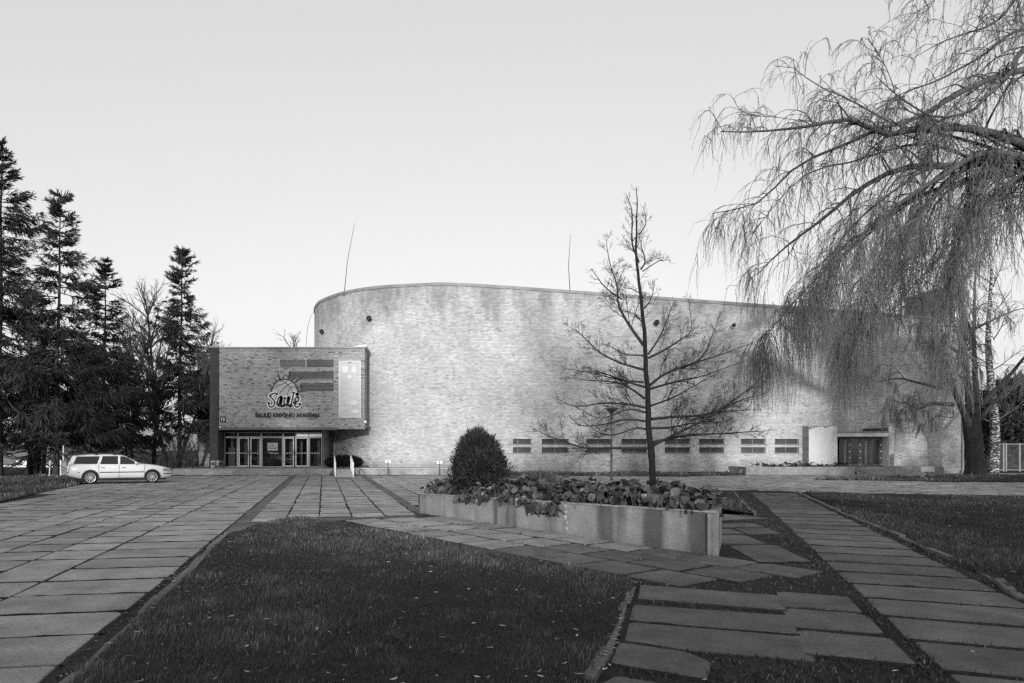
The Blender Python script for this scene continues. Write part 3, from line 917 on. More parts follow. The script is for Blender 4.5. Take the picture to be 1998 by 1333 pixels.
    # brick soldier course proud of the wall above
# round floodlights high on the wall
def wall_pt(px):
    best = None
    for p in [(x, YF) for x in np.linspace(5.3, XR, 400)] + [tuple(q) for q in cpts[:90]]:
        e = abs(CX + F_PX * p[0] / p[1] - px)
        if best is None or e < best[0]: best = (e, p)
    return best[1]
for px, py, lt in ((720, 622, 0), (629, 648, 0), (1278, 630, 0), (1428, 636, 1)):
    x, y = wall_pt(px)
    z = FZ(py, y)
    mb = MB()
    mb.tube([(x, y + 0.05, z), (x, y - 0.18, z)], [0.10, 0.10], 12)
    mb.tube([(x, y - 0.18, z), (x, y - 0.30, z - 0.02)], [0.12, 0.19], 14, cap=False)
    o = mb.build('floodlight', M_WHITE if lt else M_BLACK, hall)
    MB().tube([(x, y - 0.24, z - 0.01), (x, y - 0.27, z - 0.015)], 0.13, 14).build('lens', M_BLACK, o)
# lightning rods
for (a, b, dep) in (((672, 570), (692, 435), YF + 3.3), ((1112, 566), (1113, 457), YF + 1.0)):
    p0_, p1_ = FP(*a, dep), FP(*b, dep)
    mid = [p0_[i] * 0.55 + p1_[i] * 0.45 for i in range(3)]
    mid[0] -= 0.12
    zb_ = roof_z(p0_[0]) - 0.2
    rod = MB().tube([(p0_[0], dep, zb_), p0_, mid, p1_], [0.035, 0.03, 0.022, 0.012], 6).build('lightning_rod', M_DKMETAL, hall)
    MB().box(p0_[0] - 0.12, p0_[0] + 0.12, dep - 0.1, dep + 0.1, zb_, zb_ + 0.25).build('bracket', M_DKMETAL, rod)
# downpipe at the right corner
mb = MB()
mb.tube([(XR - 0.15, YF - 0.09, 0.15), (XR - 0.15, YF - 0.09, 10.3)], 0.06, 8)
mb.tube([(XR - 0.15, YF - 0.09, 0.25), (XR - 0.15, YF - 0.22, 0.12)], 0.065, 8)
mb.box(XR - 0.32, XR + 0.02, YF - 0.25, YF - 0.02, -0.1, 0.22)
mb.build('downpipe', M_METAL, hall)
# stair tower rising behind the right end
tw = MB().box(FX(1828, 60), FX(1862, 60), 60, 64, 8, FZ(566, 60)).build('stair_tower', M_DARKWALL, hall)
MB().box(FX(1826, 60), FX(1864, 60), 59.9, 64.1, FZ(566, 60), FZ(566, 60) + 0.15).build('tower_coping', M_COPING, tw)
# loose cable hanging past the rounded corner
xs_, ys_ = -10.75, YF + 9
MB().tube([(FX(613, 57.5), 57.5, FZ(606, 57.5)), (FX(606, 57.2), 57.2, FZ(618, 57.2)), (FX(600, 57), 57, FZ(640, 57)), (FX(597, 57), 57, FZ(676, 57))], 0.018, 5).build('cable', M_DKMETAL, hall)

# ------------------------------------------------------------------ side porch with its white wing walls
porch = empty('side_porch', (hx(1660), YF, 0), label='white plastered side porch with glazed doors in the brick hall', cat='porch')
YP = 46.75
def qx(px, y=YP): return FX(px, y)
def qz(py, y=YP): return FZ(py, y)
ZP = 0.50                                            # porch landing height
# left wing: plaster skin with a chipped top, brick showing above
lx0, lx1 = qx(1578), qx(1634)
zt = qz(831)
top = [(lx1, zt - 0.02), (lx1 - 0.3, zt - 0.03), (lx1 - 0.62, zt - 0.06), (lx1 - 0.72, zt - 0.16), (lx1 - 0.95, zt - 0.12), (lx1 - 1.0, zt - 0.05), (lx1 - 1.35, zt - 0.1), (lx1 - 1.7, zt - 0.16), (lx0 + 0.03, zt - 0.3)]
MB().yprism([(lx0, 0.0), (lx1, 0.0)] + top, YP, YP + 0.10).build('plaster_wing', M_PLASTER, porch)
quads = [[(lx0 + 0.01, YP + 0.05, 0), (lx1 - 0.01, YP + 0.05, 0), (lx1 - 0.01, YP + 0.05, zt), (lx0 + 0.01, YP + 0.05, zt)],
         [(lx1 - 0.005, YP + 0.05, 0), (lx1 - 0.005, YF + 0.02, 0), (lx1 - 0.005, YF + 0.02, zt), (lx1 - 0.005, YP + 0.05, zt)],
         [(lx0 + 0.01, YF + 0.02, 0), (lx0 + 0.01, YP + 0.05, 0), (lx0 + 0.01, YP + 0.05, zt), (lx0 + 0.01, YF + 0.02, zt)],
         [(lx0 + 0.01, YP + 0.05, zt), (lx1 - 0.01, YP + 0.05, zt), (lx1 - 0.01, YF + 0.02, zt), (lx0 + 0.01, YF + 0.02, zt)]]
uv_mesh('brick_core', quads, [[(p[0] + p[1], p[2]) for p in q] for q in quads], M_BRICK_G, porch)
# right wing: narrow front with ragged plaster edge and bare brick foot
rx0, rx1 = qx(1735), qx(1745)
ztr = qz(830)
rag = [(rx1 - 0.02, ztr - 0.02), (rx1 + 0.0, ztr - 0.5), (rx1 - 0.05, ztr - 0.62), (rx1 + 0.01, ztr - 1.2), (rx1 - 0.04, ztr - 1.42), (rx1 - 0.08, ztr - 1.6), (rx1 - 0.03, ztr - 1.95), (rx1 - 0.3, ztr - 2.05), (rx0 - 0.0, ztr - 2.1)]
MB().yprism([(rx0, ztr - 0.02)] + [(rx0, ztr - 2.1)] + rag[::-1][1:], YP - 0.02, YP + 0.03).build('ragged_plaster', M_PLASTER, porch)
MB().box(rx0 - 0.02, rx0 + 0.015, YP + 0.0, YF + 0.01, 0.2, ztr - 0.03).build('plaster_reveal', M_PLASTER, porch)
quads = [[(rx0, YP + 0.01, 0), (rx1 - 0.01, YP + 0.01, 0), (rx1 - 0.01, YP + 0.01, ztr), (rx0, YP + 0.01, ztr)], [(rx1 - 0.01, YP + 0.01, 0), (rx1 - 0.01, YF, 0), (rx1 - 0.01, YF, ztr), (rx1 - 0.01, YP + 0.01, ztr)],
         [(rx0, YP + 0.01, ztr), (rx1 - 0.01, YP + 0.01, ztr), (rx1 - 0.01, YF, ztr), (rx0, YF, ztr)]]
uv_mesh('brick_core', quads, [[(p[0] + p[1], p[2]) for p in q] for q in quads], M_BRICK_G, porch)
cz0, cz1 = qz(852), qz(844.5)
MB().box(lx1 + 0.003, rx0 - 0.022, YP + 0.03, YF - 0.01, cz0, cz1).build('canopy', M_WHITE, porch, bevel=0.01)
MB().box(lx1 + 0.004, rx0 - 0.024, YP - 0.02, YP + 0.5, cz1 + 0.003, cz1 + 0.10).build('canopy_flashing', M_METAL, porch)
MB().hexa([(qx(1698), YP + 0.1, cz1 + 0.13), (rx0 - 0.03, YP + 0.1, cz1 + 0.13), (rx0 - 0.03, YF - 0.05, cz1 + 0.13), (qx(1698), YF - 0.05, cz1 + 0.13)],
          [(qx(1698), YP + 0.1, cz1 + 0.30), (rx0 - 0.03, YP + 0.1, cz1 + 0.36), (rx0 - 0.03, YF - 0.05, cz1 + 0.36), (qx(1698), YF - 0.05, cz1 + 0.30)]).build('loose_board', M_DKMETAL, porch)
# doors
YD = YF - 0.10
dx0, dx1 = FX(1637, YD), FX(1719, YD)
dz0, dz1 = ZP, cz0 + 0.01
MB().box(dx0 - 0.25, dx1 + 0.25, YD + 0.055, YD + 0.075, dz0, dz1).build('door_backing', M_BLACK, porch)
n_leaf = 4
lw = (dx1 - dx0) / n_leaf
M_DOORW = mat('grey_painted_door', 0.17, 0.6, 0.3, var=0.25, scale=4)
for i in range(n_leaf):
    a, b = dx0 + i * lw + 0.01, dx0 + (i + 1) * lw - 0.01
    d = MB().box(a, a + 0.13, YD - 0.02, YD + 0.03, dz0, dz1 - 0.12).box(b - 0.13, b, YD - 0.02, YD + 0.03, dz0, dz1 - 0.12).box(a + 0.13, b - 0.13, YD - 0.02, YD + 0.03, dz0, dz0 + 0.14).box(a + 0.13, b - 0.13, YD - 0.02, YD + 0.03, dz1 - 0.22, dz1 - 0.12).build('door', M_DOORW, porch)
    MB().box(a + 0.13, b - 0.13, YD + 0.0, YD + 0.012, dz0 + 0.14, dz1 - 0.22).build('pane', M_DGLASS, d)
    if i in (0, 2):
        MB().box(a + 0.32, a + 0.50, YD - 0.004, YD + 0.0, dz0 + 0.16, dz1 - 0.3).build('curtain', M_CURTAIN, d)
    if i in (0, 1, 3):
        for k in range(4):
            zk = dz0 + 0.12 + k * 0.46
            MB().tube([(b + (0.0 if i < 3 else -0.03), YD - 0.02, zk), (b + (0.0 if i < 3 else -0.03), YD - 0.06, zk)], 0.05, 10).build('hinge_knob', M_WHITE, d)
MB().box(dx0 - 0.2, dx1 + 0.2, YD - 0.03, YD + 0.04, dz1 - 0.115, dz1).build('door_header', M_DOORW, porch)

# steps and low planter wall before the porch
steps2 = empty('porch_steps', (hx(1720), 45.3, 0), label='worn concrete steps in front of the side porch', cat='steps')
MB().box(FX(1634, 45.9), FX(1872, 45.9) - 1.2, 45.7, YF - 0.02, -0.2, ZP - 0.01).build('landing', M_CONC, steps2, bevel=0.02)
MB().box(FX(1668, 45.3), FX(1808, 45.3), 45.25, 45.697, -0.2, 0.33).build('step', M_CONC, steps2, bevel=0.02)
MB().box(FX(1672, 44.9), FX(1806, 44.9), 44.85, 45.247, -0.2, 0.17).build('step', M_CONC, steps2, bevel=0.02)
MB().box(FX(1795, 45.0), FX(1822, 45.0), 44.9, 45.69, 0.172, 0.52).build('step_cheek', mat('pale_block', 0.5, 0.8, 0.2, var=0.2, scale=5), steps2, bevel=0.02)
lowwall = empty('low_planter', (hx(1560), 45.2, 0), label='low cracked concrete planter beside the side porch', cat='planter')
bx0, bx1 = FX(1455, 44.9), FX(1668, 44.9) - 0.03
MB().box(bx0, bx1, 44.85, 45.03, -0.2, 0.52).build('front_wall', M_CONC, lowwall, bevel=0.02)
MB().box(bx0, bx0 + 0.18, 45.033, YF - 0.02, -0.2, 0.51).build('side_wall', M_CONC, lowwall, bevel=0.02)
MB().box(bx0 + 0.18, bx1 - 0.01, 45.033, YP - 0.01, -0.2, 0.42).build('soil', M_SOIL, lowwall)

# ------------------------------------------------------------------ entrance block
YE = 47.6
def ex(px): return FX(px, YE)
def ez(py): return FZ(py, YE)
block = empty('entrance_block', (ex(560), YE, 0), label='brick entrance block with overhanging upper storey and glazed doors', cat='building')
eL, eR, eT, eB = ex(427), ex(712), ez(680), ez(834)
PLT = 0.37                                           # platform height
slots = [(547, 595.5, 702, 716.5), (598.5, 651, 702, 716.5), (563, 651, 725, 741), (585, 651, 747.5, 763.5)]
xb = sorted({eL, eR} | {ex(p) for s_ in slots for p in s_[:2]} | {eL + 2.0, eL + 4})
zb = sorted({eB, eT} | {ez(p) for s_ in slots for p in s_[2:]})
quads = []
def slot_at(x, z):
    return any(ex(a) < x < ex(b) and ez(d) < z < ez(c) for a, b, c, d in slots)
for x0, x1 in zip(xb[:-1], xb[1:]):
    for z0, z1 in zip(zb[:-1], zb[1:]):
        if not slot_at((x0 + x1) / 2, (z0 + z1) / 2):
            quads.append([(x0, YE, z0), (x1, YE, z0), (x1, YE, z1), (x0, YE, z1)])
SR = 0.10
for a, b, c, d in slots:
    x0, x1, z0, z1 = ex(a), ex(b), ez(d), ez(c)
    quads += [[(x0, YE, z0), (x0, YE, z1), (x0, YE + SR, z1), (x0, YE + SR, z0)], [(x1, YE + SR, z0), (x1, YE + SR, z1), (x1, YE, z1), (x1, YE, z0)],
              [(x0, YE + SR, z1), (x0, YE, z1), (x1, YE, z1), (x1, YE + SR, z1)], [(x0, YE, z0), (x0, YE + SR, z0), (x1, YE + SR, z0), (x1, YE, z0)]]
quads.append([(eR, YE, eB), (eR, YE + 5, eB), (eR, YE + 5, eT), (eR, YE, eT)])
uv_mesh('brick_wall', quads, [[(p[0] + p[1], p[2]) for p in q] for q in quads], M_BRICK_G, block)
for a, b, c, d in slots:
    x0, x1, z0, z1 = ex(a), ex(b), ez(d), ez(c)
    pan = MB().box(x0, x1, YE + SR + 0.045, YE + SR + 0.07, z0, z1).build('recess_back', M_DKMETAL, block)
    n_p = max(3, int((z1 - z0) / 0.13))
    for k in range(n_p):
        za, zc = z0 + (z1 - z0) * k / n_p, z0 + (z1 - z0) * (k + 1) / n_p
        o_ = rng.uniform(-0.02, 0.02)
        MB().box(x0 + 0.005, x1 - 0.005, YE + SR - 0.03 + o_, YE + SR + 0.04, za + 0.008, zc - 0.008).build('plank', M_WOOD, pan)
# roof slab, pier, soffit
MB().box(eL - 0.03, eR + 0.05, YE - 0.06, YE + 9, eT, eT + 0.10).build('roof_edge', M_COPING, block)
MB().hexa([(ex(690), YE - 0.1, eT + 0.11), (eR + 0.12, YE - 0.1, eT + 0.11), (eR + 0.12, YE + 1.5, eT + 0.11), (ex(690), YE + 1.5, eT + 0.11)],
          [(ex(690), YE - 0.1, eT + 0.15), (eR + 0.12, YE - 0.1, eT + 0.26), (eR + 0.12, YE + 1.5, eT + 0.26), (ex(690), YE + 1.5, eT + 0.15)]).build('flashing', M_WHITE, block)
pier = MB().box(ex(411), eL - 0.003, YE - 0.18, YE + 9, 0.9, eT + 0.02).build('pier', M_DARKWALL, block)
MB().box(ex(411) - 0.04, eL + 0.02, YE - 0.24, YE + 9.05, eT + 0.023, eT + 0.14).build('pier_cap', M_COPING, pier)
fq = [[(ex(411) + 0.01, YE - 0.17, 0.2), (ex(429), YE - 0.17, 0.2), (ex(429), YE - 0.17, 0.90), (ex(411) + 0.01, YE - 0.17, 0.90)], [(ex(429), YE - 0.17, 0.2), (ex(429), YE + 1.2, 0.2), (ex(429), YE + 1.2, 0.90), (ex(429), YE - 0.17, 0.90)]]
M_FOOT = brick_mat('tile_foot', 0.4, 0.08, 0.1, 0.45, 0.3)
uv_mesh('tiled_foot', fq, [[(p[0] * 1.6 + p[1], p[2] * 1.3) for p in q] for q in fq], M_FOOT, block)
# soffit beam: dark along most of the width, brick at the end
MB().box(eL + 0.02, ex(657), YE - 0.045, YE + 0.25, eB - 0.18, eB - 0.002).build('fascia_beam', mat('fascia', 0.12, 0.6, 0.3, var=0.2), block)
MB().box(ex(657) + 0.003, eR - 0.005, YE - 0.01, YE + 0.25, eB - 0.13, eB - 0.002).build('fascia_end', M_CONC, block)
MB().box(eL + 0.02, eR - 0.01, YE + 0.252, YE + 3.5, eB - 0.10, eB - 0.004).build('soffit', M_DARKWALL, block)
# glazed entrance
YG = YE + 1.3
def gx(px): return FX(px, YG)
gzb, gzt, gtr = PLT + 0.02, FZ(843, YG), FZ(853.5, YG)
def cpx(c): return 420 + c / 6.66
cols_ = [(118, 296, 'fixed'), (296, 448, 'door'), (448, 600, 'door'), (600, 884, 'wide'), (884, 1033, 'door'), (1033, 1215, 'door'), (1215, 1396, 'fixed')]
YR = YG + 4.2
MB().box(gx(430), gx(630) + 0.1, YR, YR + 0.1, PLT, 3.3).build('lobby_wall', M_ROOM, block)
MB().box(gx(430), gx(630) + 0.1, YG + 0.1, YR - 0.01, PLT - 0.1, PLT - 0.01).build('lobby_floor', M_ROOM, block)
MB().box(gx(430) - 0.15, gx(430), YG - 1.1, YR, PLT, 3.3).build('lobby_side', M_DARKWALL, block)
for c in (150, 330, 500, 640, 930, 1075, 1300):
    MB().box(gx(cpx(c)), gx(cpx(c)) + rng.uniform(0.12, 0.3), YG + 0.9, YG + 1.0, PLT, 2.9).build('curtain', M_CURTAIN, block)
MB().box(gx(cpx(150)), gx(cpx(235)), YG + 0.4, YG + 0.8, PLT, PLT + 1.45).build('cabinet', mat('cabinet', 0.28, 0.6), block)
# wall between glazing and rounded hall
rq = [[(gx(630) + 0.05, YG - 0.05, 0.1), (gx(630) + 0.05, YG + 4.5, 0.1), (gx(630) + 0.05, YG + 4.5, eB), (gx(630) + 0.05, YG - 0.05, eB)],
      [(gx(629) + 0.0, YG - 0.05, 0.1), (gx(630) + 0.05, YG - 0.05, 0.1), (gx(630) + 0.05, YG - 0.05, eB), (gx(629), YG - 0.05, eB)]]
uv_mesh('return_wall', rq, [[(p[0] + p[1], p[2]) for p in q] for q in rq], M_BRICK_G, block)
MB().box(gx(cpx(118)), gx(cpx(1396)), YG - 0.04, YG + 0.05, gzt - 0.07, gzt).build('top_rail', M_FRAME, block)
MB().box(gx(cpx(118)), gx(cpx(1396)), YG - 0.045, YG + 0.05, gtr, gtr + 0.07).build('transom', M_FRAME, block)
for c in [118, 296, 600, 884, 1215 - 165, 1215, 1396]:
    x = gx(cpx(c))
    if c == 1050:
        MB().box(x - 0.025, x + 0.025, YG - 0.042, YG + 0.05, gtr + 0.073, gzt - 0.073).build('mullion', M_FRAME, block)
    else:
        MB().box(x - 0.04, x + 0.04, YG - 0.05, YG + 0.055, gzb, gzt - 0.073).build('mullion', M_FRAME, block)
for a, b in ((118, 296), (296, 600), (600, 884), (884, 1050), (1050, 1215), (1215, 1396)):
    MB().box(gx(cpx(a)) + 0.04, gx(cpx(b)) - 0.04, YG, YG + 0.012, gtr + 0.073, gzt - 0.073).build('transom_pane', M_GLASS if a < 1000 else M_WHITE, block)
M_SIGNGREY = mat('notice_grey', 0.4, 0.6)
for a, b, kd in cols_:
    x0, x1 = gx(cpx(a)) + 0.045, gx(cpx(b)) - 0.045
    fr_m = M_DOORFR if kd == 'door' else M_FRAME
    t = 0.085 if kd == 'door' else 0.045
    zt_ = gtr - 0.01
    zb_ = gzb + (0.02 if kd == 'door' else 0.0)
    mb = MB().box(x0, x0 + t, YG - 0.03, YG + 0.03, zb_, zt_).box(x1 - t, x1, YG - 0.03, YG + 0.03, zb_, zt_).box(x0 + t, x1 - t, YG - 0.03, YG + 0.03, zb_, zb_ + t * 1.2).box(x0 + t, x1 - t, YG - 0.03, YG + 0.03, zt_ - t, zt_)
    d = mb.build('door' if kd == 'door' else 'glazed_panel', fr_m, block)
    MB().box(x0 + t, x1 - t, YG - 0.006, YG + 0.006, zb_ + t * 1.2, zt_ - t).build('pane', M_GLASS, d)
    # row of warning dots on the glass
    dots = MB()
    nd = int((x1 - x0 - 2 * t) / 0.12)
    for k in range(nd):
        if kd == 'wide' and (k < nd * 0.3 or k > nd * 0.85): continue
        xc = x0 + t + 0.08 + k * 0.12
        dots.box(xc - 0.025, xc + 0.025, YG - 0.010, YG - 0.008, FZ(885, YG) , FZ(885, YG) + 0.05)
    if dots.v: dots.build('warning_dots', M_WHITE, d)['kind'] = 'stuff'
    if kd == 'door':
        hx_ = x1 - 0.04 if a in (296, 884) else x0 + 0.04
        MB().tube([(hx_, YG - 0.035, 1.25), (hx_, YG - 0.10, 1.27), (hx_, YG - 0.10, 1.62), (hx_, YG - 0.035, 1.64)], 0.02, 6).build('handle', M_METAL, d)
    if kd == 'wide':
        MB().box(x0 + 0.3, x1 - 0.06, YG + 0.03, YG + 0.05, zb_ + 0.05, zt_ - 0.04).build('blind', M_BLACK, d)
        nx0, nx1 = gx(cpx(678)), gx(cpx(812))
        nz0, nz1 = FZ(820 + 395 / 6.66, YG), FZ(820 + 293 / 6.66, YG)
        nt = MB().box(nx0, nx1, YG - 0.016, YG - 0.012, nz0, nz1).build('notice', M_SIGNGREY, d)
        k = MB(); xm = (nx0 + nx1) / 2
        k.tube([(xm, YG - 0.017, nz1 - 0.18), (xm, YG - 0.019, nz1 - 0.18)], 0.05, 10)
        k.box(nx0 + 0.05, nx1 - 0.05, YG - 0.019, YG - 0.017, nz0 + 0.24, nz0 + 0.27).box(nx0 + 0.05, nx1 - 0.05, YG - 0.019, YG - 0.017, nz0 + 0.13, nz0 + 0.16)
        k.build('print', M_BLACK, nt)
MB().box(gx(434) - 0.05, gx(434) + 0.07, YG - 0.85, YG - 0.7, 1.5, 2.0).build('intercom', M_METAL, block)
# camera bulb and lamp on the corners
MB().lathe([(0.0, -0.07), (0.05, -0.05), (0.07, 0), (0.05, 0.05), (0.0, 0.07)], 10, (ex(430), YE - 0.1, ez(834))).build('security_camera', M_WHITE, block, smooth=True)
cl_ = MB().box(eR - 0.02, eR + 0.12, YE - 0.18, YE - 0.05, ez(826), ez(821)).build('wall_lamp', M_WHITE, block)
MB().tube([(eR + 0.05, YE - 0.11, ez(827)), (eR + 0.16, YE - 0.2, ez(829))], [0.05, 0.03], 8).build('lens', M_BLACK, cl_)
MB().tube([(eR + 0.02, YE - 0.02, ez(822)), (eR + 0.02, YE - 0.02, eT)], 0.012, 5).build('cable', M_DKMETAL, block)
# set-back wing on the far left
wy = 53.0
wx0, wx1 = FX(385, wy), ex(412)
wing = empty('side_wing', (wx0 + 1, wy, 0), label='pale brick wing set back beside the dark entrance pier', cat='building')
wz1 = FZ(689, wy)
qs = [[(wx0, wy, -0.3), (wx1, wy, -0.3), (wx1, wy, wz1), (wx0, wy, wz1)], [(wx0, wy + 12, -0.3), (wx0, wy, -0.3), (wx0, wy, wz1), (wx0, wy + 12, wz1)], [(wx0, wy, wz1), (wx1, wy, wz1), (wx1, wy + 12, wz1), (wx0, wy + 12, wz1)]]
uv_mesh('brick_wall', qs, [[(p[0] + p[1], p[2]) for p in q] for q in qs], M_BRICK, wing)
MB().box(wx0 - 0.05, wx1, wy - 0.05, wy + 12, wz1 + 0.003, wz1 + 0.12).build('coping', M_COPING, wing)

# platform, steps, ramp
plat = empty('entrance_steps', (ex(500), 44.5, 0), label='broad concrete entrance platform with two long steps', cat='steps')
px0, px1 = FX(300, 45.0), FX(648, 44.6)
MB().box(px0 - 6, FX(338, 45), 44.75, YE + 5, -0.2, PLT - 0.03).build('side_plinth', M_CONC, plat, bevel=0.02)
MB().box(FX(338, 45) + 0.003, px1, 44.75, YG + 0.3, -0.2, PLT).build('landing', M_CONC, plat, bevel=0.025)
MB().box(FX(352, 44.3), px1 - 0.05, 44.35, 44.747, -0.2, 0.245).build('step', M_CONC, plat, bevel=0.025)
MB().box(FX(360, 43.9), px1 - 0.08, 43.95, 44.347, -0.2, 0.12).build('step', M_CONC, plat, bevel=0.025)
tx0, tx1 = FX(690, 44.6), FX(900, 44.9)
MB().box(px1 + 0.003, tx0, 44.9, YF + 4.0, -0.2, PLT - 0.01).build('ramp_landing', M_CONC, plat)
terrace = MB().box(tx0 + 0.003, tx1, 44.75, YF + 1.3, -0.2, PLT + 0.01).build('terrace', mat('stained_concrete', 0.33, 0.85, 0.2, var=0.5, scale=2.2, bump=0.5, bscale=25, var2=0.3, scale2=0.7), plat, bevel=0.02)
MB().box(tx0 + 0.003, tx1 + 0.03, 44.70, 44.95, PLT + 0.013, PLT + 0.06).build('terrace_edge', mat('pale_edge', 0.5, 0.8, var=0.25, scale=3), plat)
# ramp aligned with the walkway
ramp = empty('entrance_ramp', (FX(670, 42.5), 42.5, 0), label='sloping concrete ramp between two white railings', cat='ramp')
n0 = np.array([FX(655.5, 41.0), 41.0]); n1 = np.array([FX(688.5, 41.0), 41.0])
f0 = n0 + AX * 3.85; f1 = n1 + AX * 3.85
MB().hexa([(n0[0], n0[1], -0.1), (n1[0], n1[1], -0.1), (f1[0], f1[1], -0.1), (f0[0], f0[1], -0.1)],
          [(n0[0], n0[1], 0.01), (n1[0], n1[1], 0.01), (f1[0], f1[1], PLT), (f0[0], f0[1], PLT)]).build('slope', mat('ramp_concrete', 0.4, 0.85, var=0.2, scale=4, bump=0.3), ramp)
for a, b, nm in ((n0, f0, 'first white ramp railing, next to the glazed doors'), (n1, f1, 'second white ramp railing, next to the terrace wall')):
    rl = empty('ramp_railing', (a[0], a[1], 0), label=nm, cat='railing', group='white railings of the ramp')
    side = -1 if a is n0 else 1
    off = np.array([0.03 * side, 0])
    A3 = lambda t, h: (a[0] + off[0] + (b[0] - a[0]) * t, a[1] + (b[1] - a[1]) * t, PLT * t + h)
    MB().tube([A3(0, 0.86), A3(1, 0.88)], 0.035, 6).build('handrail', M_WHITE, rl)
    MB().tube([A3(0, 0.48), A3(1, 0.48)], 0.028, 6).build('mid_rail', M_WHITE, rl)
    MB().tube([A3(0, 0.14), A3(1, 0.14)], 0.028, 6).build('lower_rail', M_WHITE, rl)
    for t in (0.0, 0.35, 0.68, 1.0):
        MB().tube([A3(t, -0.02), A3(t, 0.87)], 0.035, 6).build('post', M_WHITE, rl)

# black tubular frames along the platform's left end
for i, (a, b) in enumerate(((301, 314.5), (326.5, 338), (351, 363), (376, 387), (397, 409.5))):
    y = 46.4
    r_ = empty('platform_railing', (FX(a, y), y, PLT), label='black hoop railing on the platform, %s from the entrance pier' % ('fifth', 'fourth', 'third', 'second', 'nearest')[i], cat='railing', group='black hoop railings by the entrance')
    z1 = FZ(892.5, y)
    MB().tube([(FX(a, y), y, PLT - 0.05), (FX(a, y), y, z1), (FX(b, y), y, z1), (FX(b, y), y, PLT - 0.05)], 0.045, 6).build('hoop', M_BLACK, r_)
    if i in (1, 3):
        MB().box(FX(a, y) + 0.05, FX(b, y) - 0.05, y - 0.015, y + 0.015, PLT + 0.45 if i == 3 else PLT + 0.02, z1 - 0.05).build('infill', M_BLACK, r_)

# ------------------------------------------------------------------ signs on the entrance block
def text_mesh(body, height, width, depth=0.02, offset=0.0):
    c = bpy.data.curves.new('txt', 'FONT')
    c.body = body; c.extrude = depth; c.offset = offset; c.align_x = 'LEFT'
    o = bpy.data.objects.new('txt', c); COL.objects.link(o)
    bpy.context.view_layer.update()
    dg = bpy.context.evaluated_depsgraph_get()
    me = bpy.data.meshes.new_from_object(o.evaluated_get(dg))
    bpy.data.objects.remove(o)
    co = np.array([v.co for v in me.vertices])
    mn, mx_ = co.min(axis=0), co.max(axis=0)
    sx, sy = width / (mx_[0] - mn[0]), height / (mx_[1] - mn[1])
    for v in me.vertices:
        x, y, z = v.co
        v.co = ((x - mn[0]) * sx, -(z), (y - mn[1]) * sy)
    me.update()
    return me
tx = [498, 625]
me = text_mesh('ŠIAULIŲ KREPŠINIO AKADEMIJA', 12.2 / SP, ex(625) - ex(498), 0.03, 0.03)
o = obj('lettering', me, M_BLACK); o.location = (ex(498), YE - 0.05, ez(816.5))
tag(o, 'black capital lettering under the sunburst logo on the brick front', 'sign')
# logo: ball, rays, script word
def lg(cx, cy): return (ex(480 + cx / 10.26), ez(700 + cy / 10.26))
logo = empty('academy_logo', (ex(560), YE, ez(800)), label='round basketball logo with black rays and white-edged script word', cat='sign')
bc = lg(778, 680); br = 26.8 / SP
disc = [(bc[0] + br * math.cos(t), bc[1] + br * math.sin(t)) for t in np.linspace(-0.5, math.pi + 0.5, 40)]
MB().yprism(disc[::-1], YE - 0.045, YE - 0.01).build('ball_rim', M_BLACK, logo)
br2 = 24.4 / SP
disc = [(bc[0] + br2 * math.cos(t), bc[1] + br2 * math.sin(t)) for t in np.linspace(-0.5, math.pi + 0.5, 40)]
MB().yprism(disc[::-1], YE - 0.06, YE - 0.046).build('ball', mat('ball_grey', 0.42, 0.5, var=0.25, scale=1.2), logo)
def ribbon(pts, w, y0, y1, n=24, taper=None):
    p = smooth_path(pts, n)
    t = np.gradient(p, axis=0); t /= np.linalg.norm(t, axis=1, keepdims=True) + 1e-9
    nn = np.stack([-t[:, 1], t[:, 0]], axis=1)
    ww = np.full(n, w) if taper is None else w * np.interp(np.linspace(0, 1, n), [0, 1], taper)
    L = p + nn * ww[:, None] / 2; Rr_ = p - nn * ww[:, None] / 2
    mb = MB()
    for i in range(n - 1):
        q = [L[i], L[i + 1], Rr_[i + 1], Rr_[i]]
        mb.yprism([tuple(a) for a in q], y0, y1)
    if taper is None:
        for c in (p[0], p[-1]):
            mb.yprism([(c[0] + w / 2 * math.cos(a), c[1] - w / 2 * math.sin(a)) for a in np.linspace(0, 2 * math.pi, 13)[:-1]], y0, y1)
    return mb
for pts in ([(690, 445), (760, 460), (830, 520), (890, 580), (935, 640)], [(830, 425), (815, 470), (740, 505), (640, 540), (550, 600)], [(940, 480), (850, 520), (760, 600), (690, 680), (640, 745)], [(1020, 600), (970, 565), (910, 570), (860, 630), (835, 720)]):
    ribbon([lg(*p) for p in pts], 1.3 / SP, YE - 0.066, YE - 0.061).build('seam', M_BLACK, logo)
for a, b, w in (((530, 575), (440, 520), 2.4), ((565, 500), (515, 455), 2.2), ((622, 455), (535, 340), 3.0), ((680, 415), (625, 230), 3.4), ((752, 400), (740, 310), 2.2), ((845, 400), (892, 232), 3.4), ((910, 432), (980, 350), 2.4), ((980, 475), (1160, 350), 3.6), ((1035, 575), (1150, 538), 2.2), ((1045, 650), (1220, 660), 2.6)):
    pa, pb = lg(*a), lg(*b)
    d = np.array(pb) - np.array(pa); nn = np.array([-d[1], d[0]]) / np.linalg.norm(d) * w / SP / 2
    MB().yprism([(pa[0] - nn[0], pa[1] - nn[1]), pb, (pa[0] + nn[0], pa[1] + nn[1])], YE - 0.05, YE - 0.012).build('ray', M_BLACK, logo)
